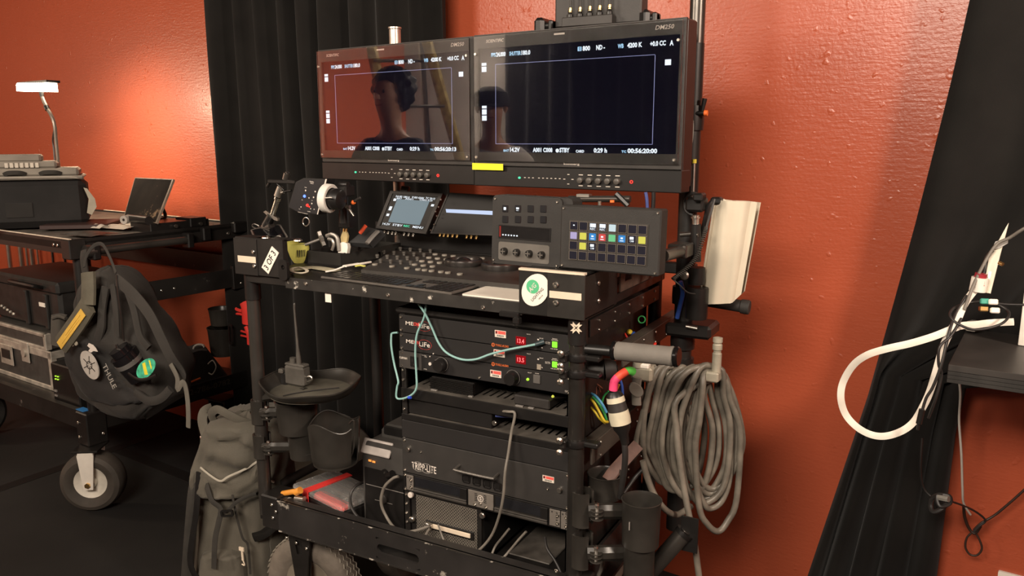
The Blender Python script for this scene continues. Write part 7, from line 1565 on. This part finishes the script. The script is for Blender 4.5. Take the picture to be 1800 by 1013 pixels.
# white wedge and small things on the shelf
wd = thing('white_wedge', 'tall cream plastic wedge leaning on the curtain behind the shelf', 'wedge', q3(1737, 518, .2))
Mw_ = frame(q3(1727, 518, .2), WD, (0, .25, 1)); P = [loc(Mw_, x, y) for x, y in ((1728, 514), (1741, 516), (1757, 452), (1773, 392), (1768, 400), (1738, 455))]
put('wedge_blade', G(Mw_).prism(P, -.012, 0), mat('cream_plastic', (.62, .57, .46), .5, var=.06), wd)
put('wedge_slot', G(Mw_).prism([loc(Mw_, x, y) for x, y in ((1736, 490), (1740, 490), (1743, 478), (1738, 478))], 0, .0015), STL, wd)
put('grey_wrap', G(Mw_).prism([loc(Mw_, x, y) for x, y in ((1743, 440), (1757, 437), (1772, 428), (1772, 420), (1750, 425))], .001, .004), mat('grey_tape', (.35, .33, .30), .5), wd)
put('brass_screw', G().cyl(q3(1756, 462, .19), q3(1763, 465, .18), .004), BRS, wd)
t = thing('white_tin', 'small white canister with red print between the wedge and cables', 'canister', q3(1719, 512, .17))
put('canister_body', G().cyl(q3(1718, 512, .18), q3(1723, 488, .18), .0165, n=20), WHT, t); put('red_cap', G().cyl(q3(1723, 488, .18), q3(1725, 481, .18), .012, n=20), mat('dark_red_cap', (.25, .02, .03), .4), t)
put('red_lettering', G(frame(q3(1712, 503, .155), q3(1726, 503, .155)-q3(1712, 503, .155), (0, 0, 1))).text('ACE', 0, 0, .02, .009, .0), INKR, t)
t = thing('speckled_box', 'white and grey speckled box cut off at the frame edge', 'box', q3(1800, 600, .02)); t.name = 'white_box'; WL['white_box'] = WL[t.name] if t.name in WL else q3(1800, 600, .02)  # solid white and grey speckled box at the shelf end
put('box_body', G(frame(onZ(1789, 607, tz+.001), (.3, .95, 0), (0, 0, 1))).box(0, .12, -.0, .125, 0, .09, .001), WHT, t)
for lab, px, py, c_, n_ in (('tiny teal connector tag on the shelf', 1731, 530, mat('teal_plastic', (.05, .3, .22), .5), 'tag'), ('small white cable tag on the shelf', 1746, 531, WHT, 'tag'), ('brass plug end lying among the shelf cables', 1729, 543, BRS, 'plug'), ('white rubber plug sleeve beside the brass plug', 1749, 546, WHT, 'plug')):
    a = q3(px, py, .16); put('cable_tag' if n_ == 'tag' else 'plug', G(frame(a, (1, .3, 0), (0, .3, 1))).box(-.009, .009, -.006, .006, -.005, .004, .002), c_, label=lab, cat=n_)
put('clear_bag', G().tube([zt3(1700, 573, .01), zt3(1712, 566, .014), zt3(1722, 572, .01), zt3(1708, 580, .01)], .012, closed=True, flat=(.4, (0, 0, 1))), mat('crumpled_clear_film', (.6, .56, .5), .25, trans=.5, var=.3), label='crumpled clear film beside the white cable on the shelf', cat='wrapper')
put('orange_sleeve', G().cyl(zt3(1778, 570, .012), zt3(1800, 568, .012), .012), mat('rust_orange_sleeve', (.42, .12, .04), .5), label='rust-orange cable sleeve near the frame edge on the shelf', cat='sleeve')
a = qw(1755, 1003, .005); Mo = frame(a, WD, (0, 0, 1))
ot = thing('wall_outlet', 'cream wall outlet cover low on the red wall under the shelf', 'outlet', a-Vector((0, 0, .115)))
put('cover_plate', G(Mo).prism(rrect(0, .075, -.115, 0, .004), -.004, .004), WHT, ot)
for dz in (-.04, -.08): put('socket', G(Mo).prism(rrect(.022, .053, dz-.014, dz+.014, .01), .004, .006), TAPE, ot)
# ---------------------------------------------------------------- the rest of the room: seen only as reflections in the monitors
def walldrape(name, label, x0, x1, y, seed):
    def F(u, v): x = x0+(x1-x0)*u; return (x, y+.04*math.sin(u*(x1-x0)*26)+.02*math.sin(u*50+v*2), .02+3.0*v)
    put(name, G().grid(F, int((x1-x0)*40), 8, thick=.004), FAB, label=label, cat='curtain', ang=80)
walldrape('stage_curtain', 'black curtain along the wall behind the camera, reflected in the monitors', -4.5, 1.7, -2.45, 1)
lad = thing('step_ladder', 'paint-spattered wooden step ladder reflected in the monitor nearer the curtain', 'ladder', (-3.4, -.15, 0))
LW = mat('spattered_yellow_wood', (.78, .56, .22), .6, var=.4, scale=25, worn=((.7, .62, .5), 12, .66))
A_ = Vector((-3.52, -.02, 2.25)); B_ = Vector((-3.05, -.42, 0)); nn = Vector((-.62, -.78, 0)).normalized(); sd = Vector((-.74, .67, 0))
put('rail', G().tube([B_, A_], .035, n=6, smooth=0, flat=(.45, (.7, .7, 0))), LW, lad)
put('rail', G().tube([B_+sd*.55, A_+sd*.34], .035, n=6, smooth=0, flat=(.45, (.7, .7, 0))), LW, lad)
for k in range(7):
    f_ = .12+.125*k; put('step', G().tube([B_.lerp(A_, f_), (B_+sd*.55).lerp(A_+sd*.34, f_)], .028, n=6, smooth=0, flat=(.4, (0, 0, 1))), mat('aluminium_step', (.5, .48, .45), .4, metal=.6), lad)
rk2 = A_+nn*.7; put('rear_leg', G().tube([Vector((rk2.x, rk2.y, 0)), A_], .02, smooth=0), STL, lad)
def person(name, label, base, face, hgt, mats, hat=False, seed=1):
    """continuous skinned figure; face = horizontal facing direction"""
    Hh = hgt/1.78; f = Vector(face).normalized(); s_ = Vector((f.y, -f.x, 0)); B = Vector(base)
    def W(r, u, z): return B+s_*(r*Hh)+f*(u*Hh)+Vector((0, 0, z*Hh))
    t = thing(name, label, 'person', B)
    def skin(nm, V, E, R, m, root=0, sub=2):
        me = bpy.data.meshes.new(nm); me.from_pydata([tuple(v-B) for v in V], E, []); o = bpy.data.objects.new(nm, me); COL.objects.link(o); o.parent = t; WL[o.name] = B
        sk = o.modifiers.new('skin', 'SKIN'); 
        if not me.skin_vertices: me.skin_vertices.new(name='skin') if hasattr(me.skin_vertices, 'new') else None
        for i, r_ in enumerate(R):
            d = me.skin_vertices[0].data[i]; d.radius = (r_[0]*Hh, r_[1]*Hh) if isinstance(r_, tuple) else (r_*Hh, r_*Hh); d.use_root = (i == root)
        sk.use_smooth_shade = True; ss = o.modifiers.new('sub', 'SUBSURF'); ss.levels = ss.render_levels = sub; me.materials.append(m); return o
    J = [W(0, 0, .98), W(0, .0, 1.12), W(0, 0, 1.28), W(0, -.01, 1.42), W(0, 0, 1.50), W(0, .02, 1.61), W(0, .03, 1.70), W(0, .02, 1.76)]
    R = [(.15, .11), (.135, .10), (.155, .11), (.09, .07), .048, (.066, .08), (.080, .095), .06]
    E = [(i, i+1) for i in range(7)]
    for sg in (-1, 1):
        k = len(J); J += [W(sg*.13, 0, 1.40), W(sg*.20, 0, 1.36), W(sg*.24, .0, 1.10), W(sg*.20, .18, .98), W(sg*.17, .26, .98)]; R += [.06, .062, .045, .034, .026]; E += [(3, k), (k, k+1), (k+1, k+2), (k+2, k+3), (k+3, k+4)]
        for fi in range(5):
            k2 = len(J); o_ = (fi-2)*.017; J += [W(sg*.17+o_, .32 if fi else .29, .98-.004*abs(fi-2)), W(sg*.17+o_*1.15, .355 if fi else .31, .965)]; R += [.009, .008]; E += [(k+4, k2), (k2, k2+1)]
        k = len(J); J += [W(sg*.09, 0, .90), W(sg*.10, .01, .50), W(sg*.10, -.01, .09), W(sg*.10, .06, .04), W(sg*.10, .16, .03)]; R += [.09, .058, .042, .04, .034]; E += [(0, k), (k, k+1), (k+1, k+2), (k+2, k+3), (k+3, k+4)]
    skin('body', J, E, R, mats[0])
    SH_ = [W(0, 0, .90), W(0, 0, 1.12), W(0, 0, 1.28), W(0, -.01, 1.42)]; SR = [(.17, .13), (.155, .12), (.178, .13), (.11, .09)]; SE = [(0, 1), (1, 2), (2, 3)]
    for sg in (-1, 1):
        k = len(SH_); SH_ += [W(sg*.14, 0, 1.40), W(sg*.205, 0, 1.35), W(sg*.235, 0, 1.18)]; SR += [.075, .078, .065]; SE += [(3, k), (k, k+1), (k+1, k+2)]
    skin('shirt', SH_, SE, SR, mats[1])
    TP = [W(0, 0, .95)]; TR = [(.165, .125)]; TE = []
    for sg in (-1, 1):
        k = len(TP); TP += [W(sg*.09, 0, .88), W(sg*.10, .01, .50), W(sg*.10, -.01, .10)]; TR += [.10, .072, .062]; TE += [(0, k), (k, k+1), (k+1, k+2)]
    skin('trousers', TP, TE, TR, mats[2])
    rr = random.Random(seed); g = G(); hc_ = W(0, .01, 1.70)
    if hat:
        g.lathe([(.105*Hh, 0), (.108*Hh, .03), (.095*Hh, .075), (.05*Hh, .105), (0, .11)], W(0, .02, 1.695), (0, 0, 1), 24); put('cap_crown', g, mats[3], t)
        put('cap_brim', G().grid(lambda u, v: W((u-.5)*.17, .09+.10*v*math.sin(math.pi*(.15+.7*u)), 1.705-.02*v), 8, 4, thick=.004), mats[3], t)
    else:
        def F(u, v):
            a = 2*math.pi*u; b = math.pi*(v*.98+.01); r_ = .118*(1+.09*math.sin(7*a+5*b)+.08*math.sin(11*a-9*b)); 
            return W(0, 0, 0)+s_*(r_*Hh*math.sin(b)*math.cos(a))+f*((-.015+r_*math.sin(b)*math.sin(a)*(1 if math.sin(a) < 0 else .62))*Hh)+Vector((0, 0, (1.722+.112*math.cos(b)*(1 if b < 1.6 else 1.25))*Hh))
        g.grid(F, 40, 24, closed_u=True); put('curly_hair', g, mats[3], t, ang=80)
    put('nose', G().lathe([(.001, .014), (.011, 0), (.014, -.02), (.004, -.024)], W(0, .112, 1.675), (0, 0, 1), 10), mats[0], t)
    for sg in (-1, 1):
        put('eye', G().lathe([(0, -.009), (.009, 0), (0, .009)], W(sg*.031, .103, 1.695), f, 10), INKK, t); put('ear', G().lathe([(.004, -.025), (.016, 0), (.006, .025)], W(sg*.083, .015, 1.68), (0, 0, 1), 10), mats[0], t)
    for sg in (-1, 1): put('shoe', G(frame(W(sg*.10, .03, 0), s_, f)).box(-.055*Hh, .055*Hh, -.09*Hh, .20*Hh, .0, .085*Hh, .035), mats[3], t)
    put('mouth', G().tube([W(-.022, .104, 1.628), W(0, .110, 1.626), W(.022, .104, 1.628)], .004), mat('lip', (.28, .09, .07), .5), t)
    return t
SKN = mat('warm_skin', (.42, .22, .14), .5, var=.05)
person('person', 'person with curly black hair in a dark navy shirt, reflected in the monitor', (-2.98, .66, 0), (.2, .9, 0), 1.80, [SKN, mat('navy_black_shirt', (.012, .011, .018), .85), mat('dark_trousers', (.015, .014, .014), .85), mat('black_curls', (.008, .006, .006), .7, bump=.5, bscale=80)], False, 2)
person('person', 'person in a cap and pale grey shirt, reflected where the two monitors meet', (-2.70, -.08, 0), (.55, .8, 0), 1.74, [SKN, mat('pale_grey_shirt', (.42, .39, .37), .85), mat('dark_trousers', None), mat('black_cap', (.015, .013, .013), .8)], True, 3)
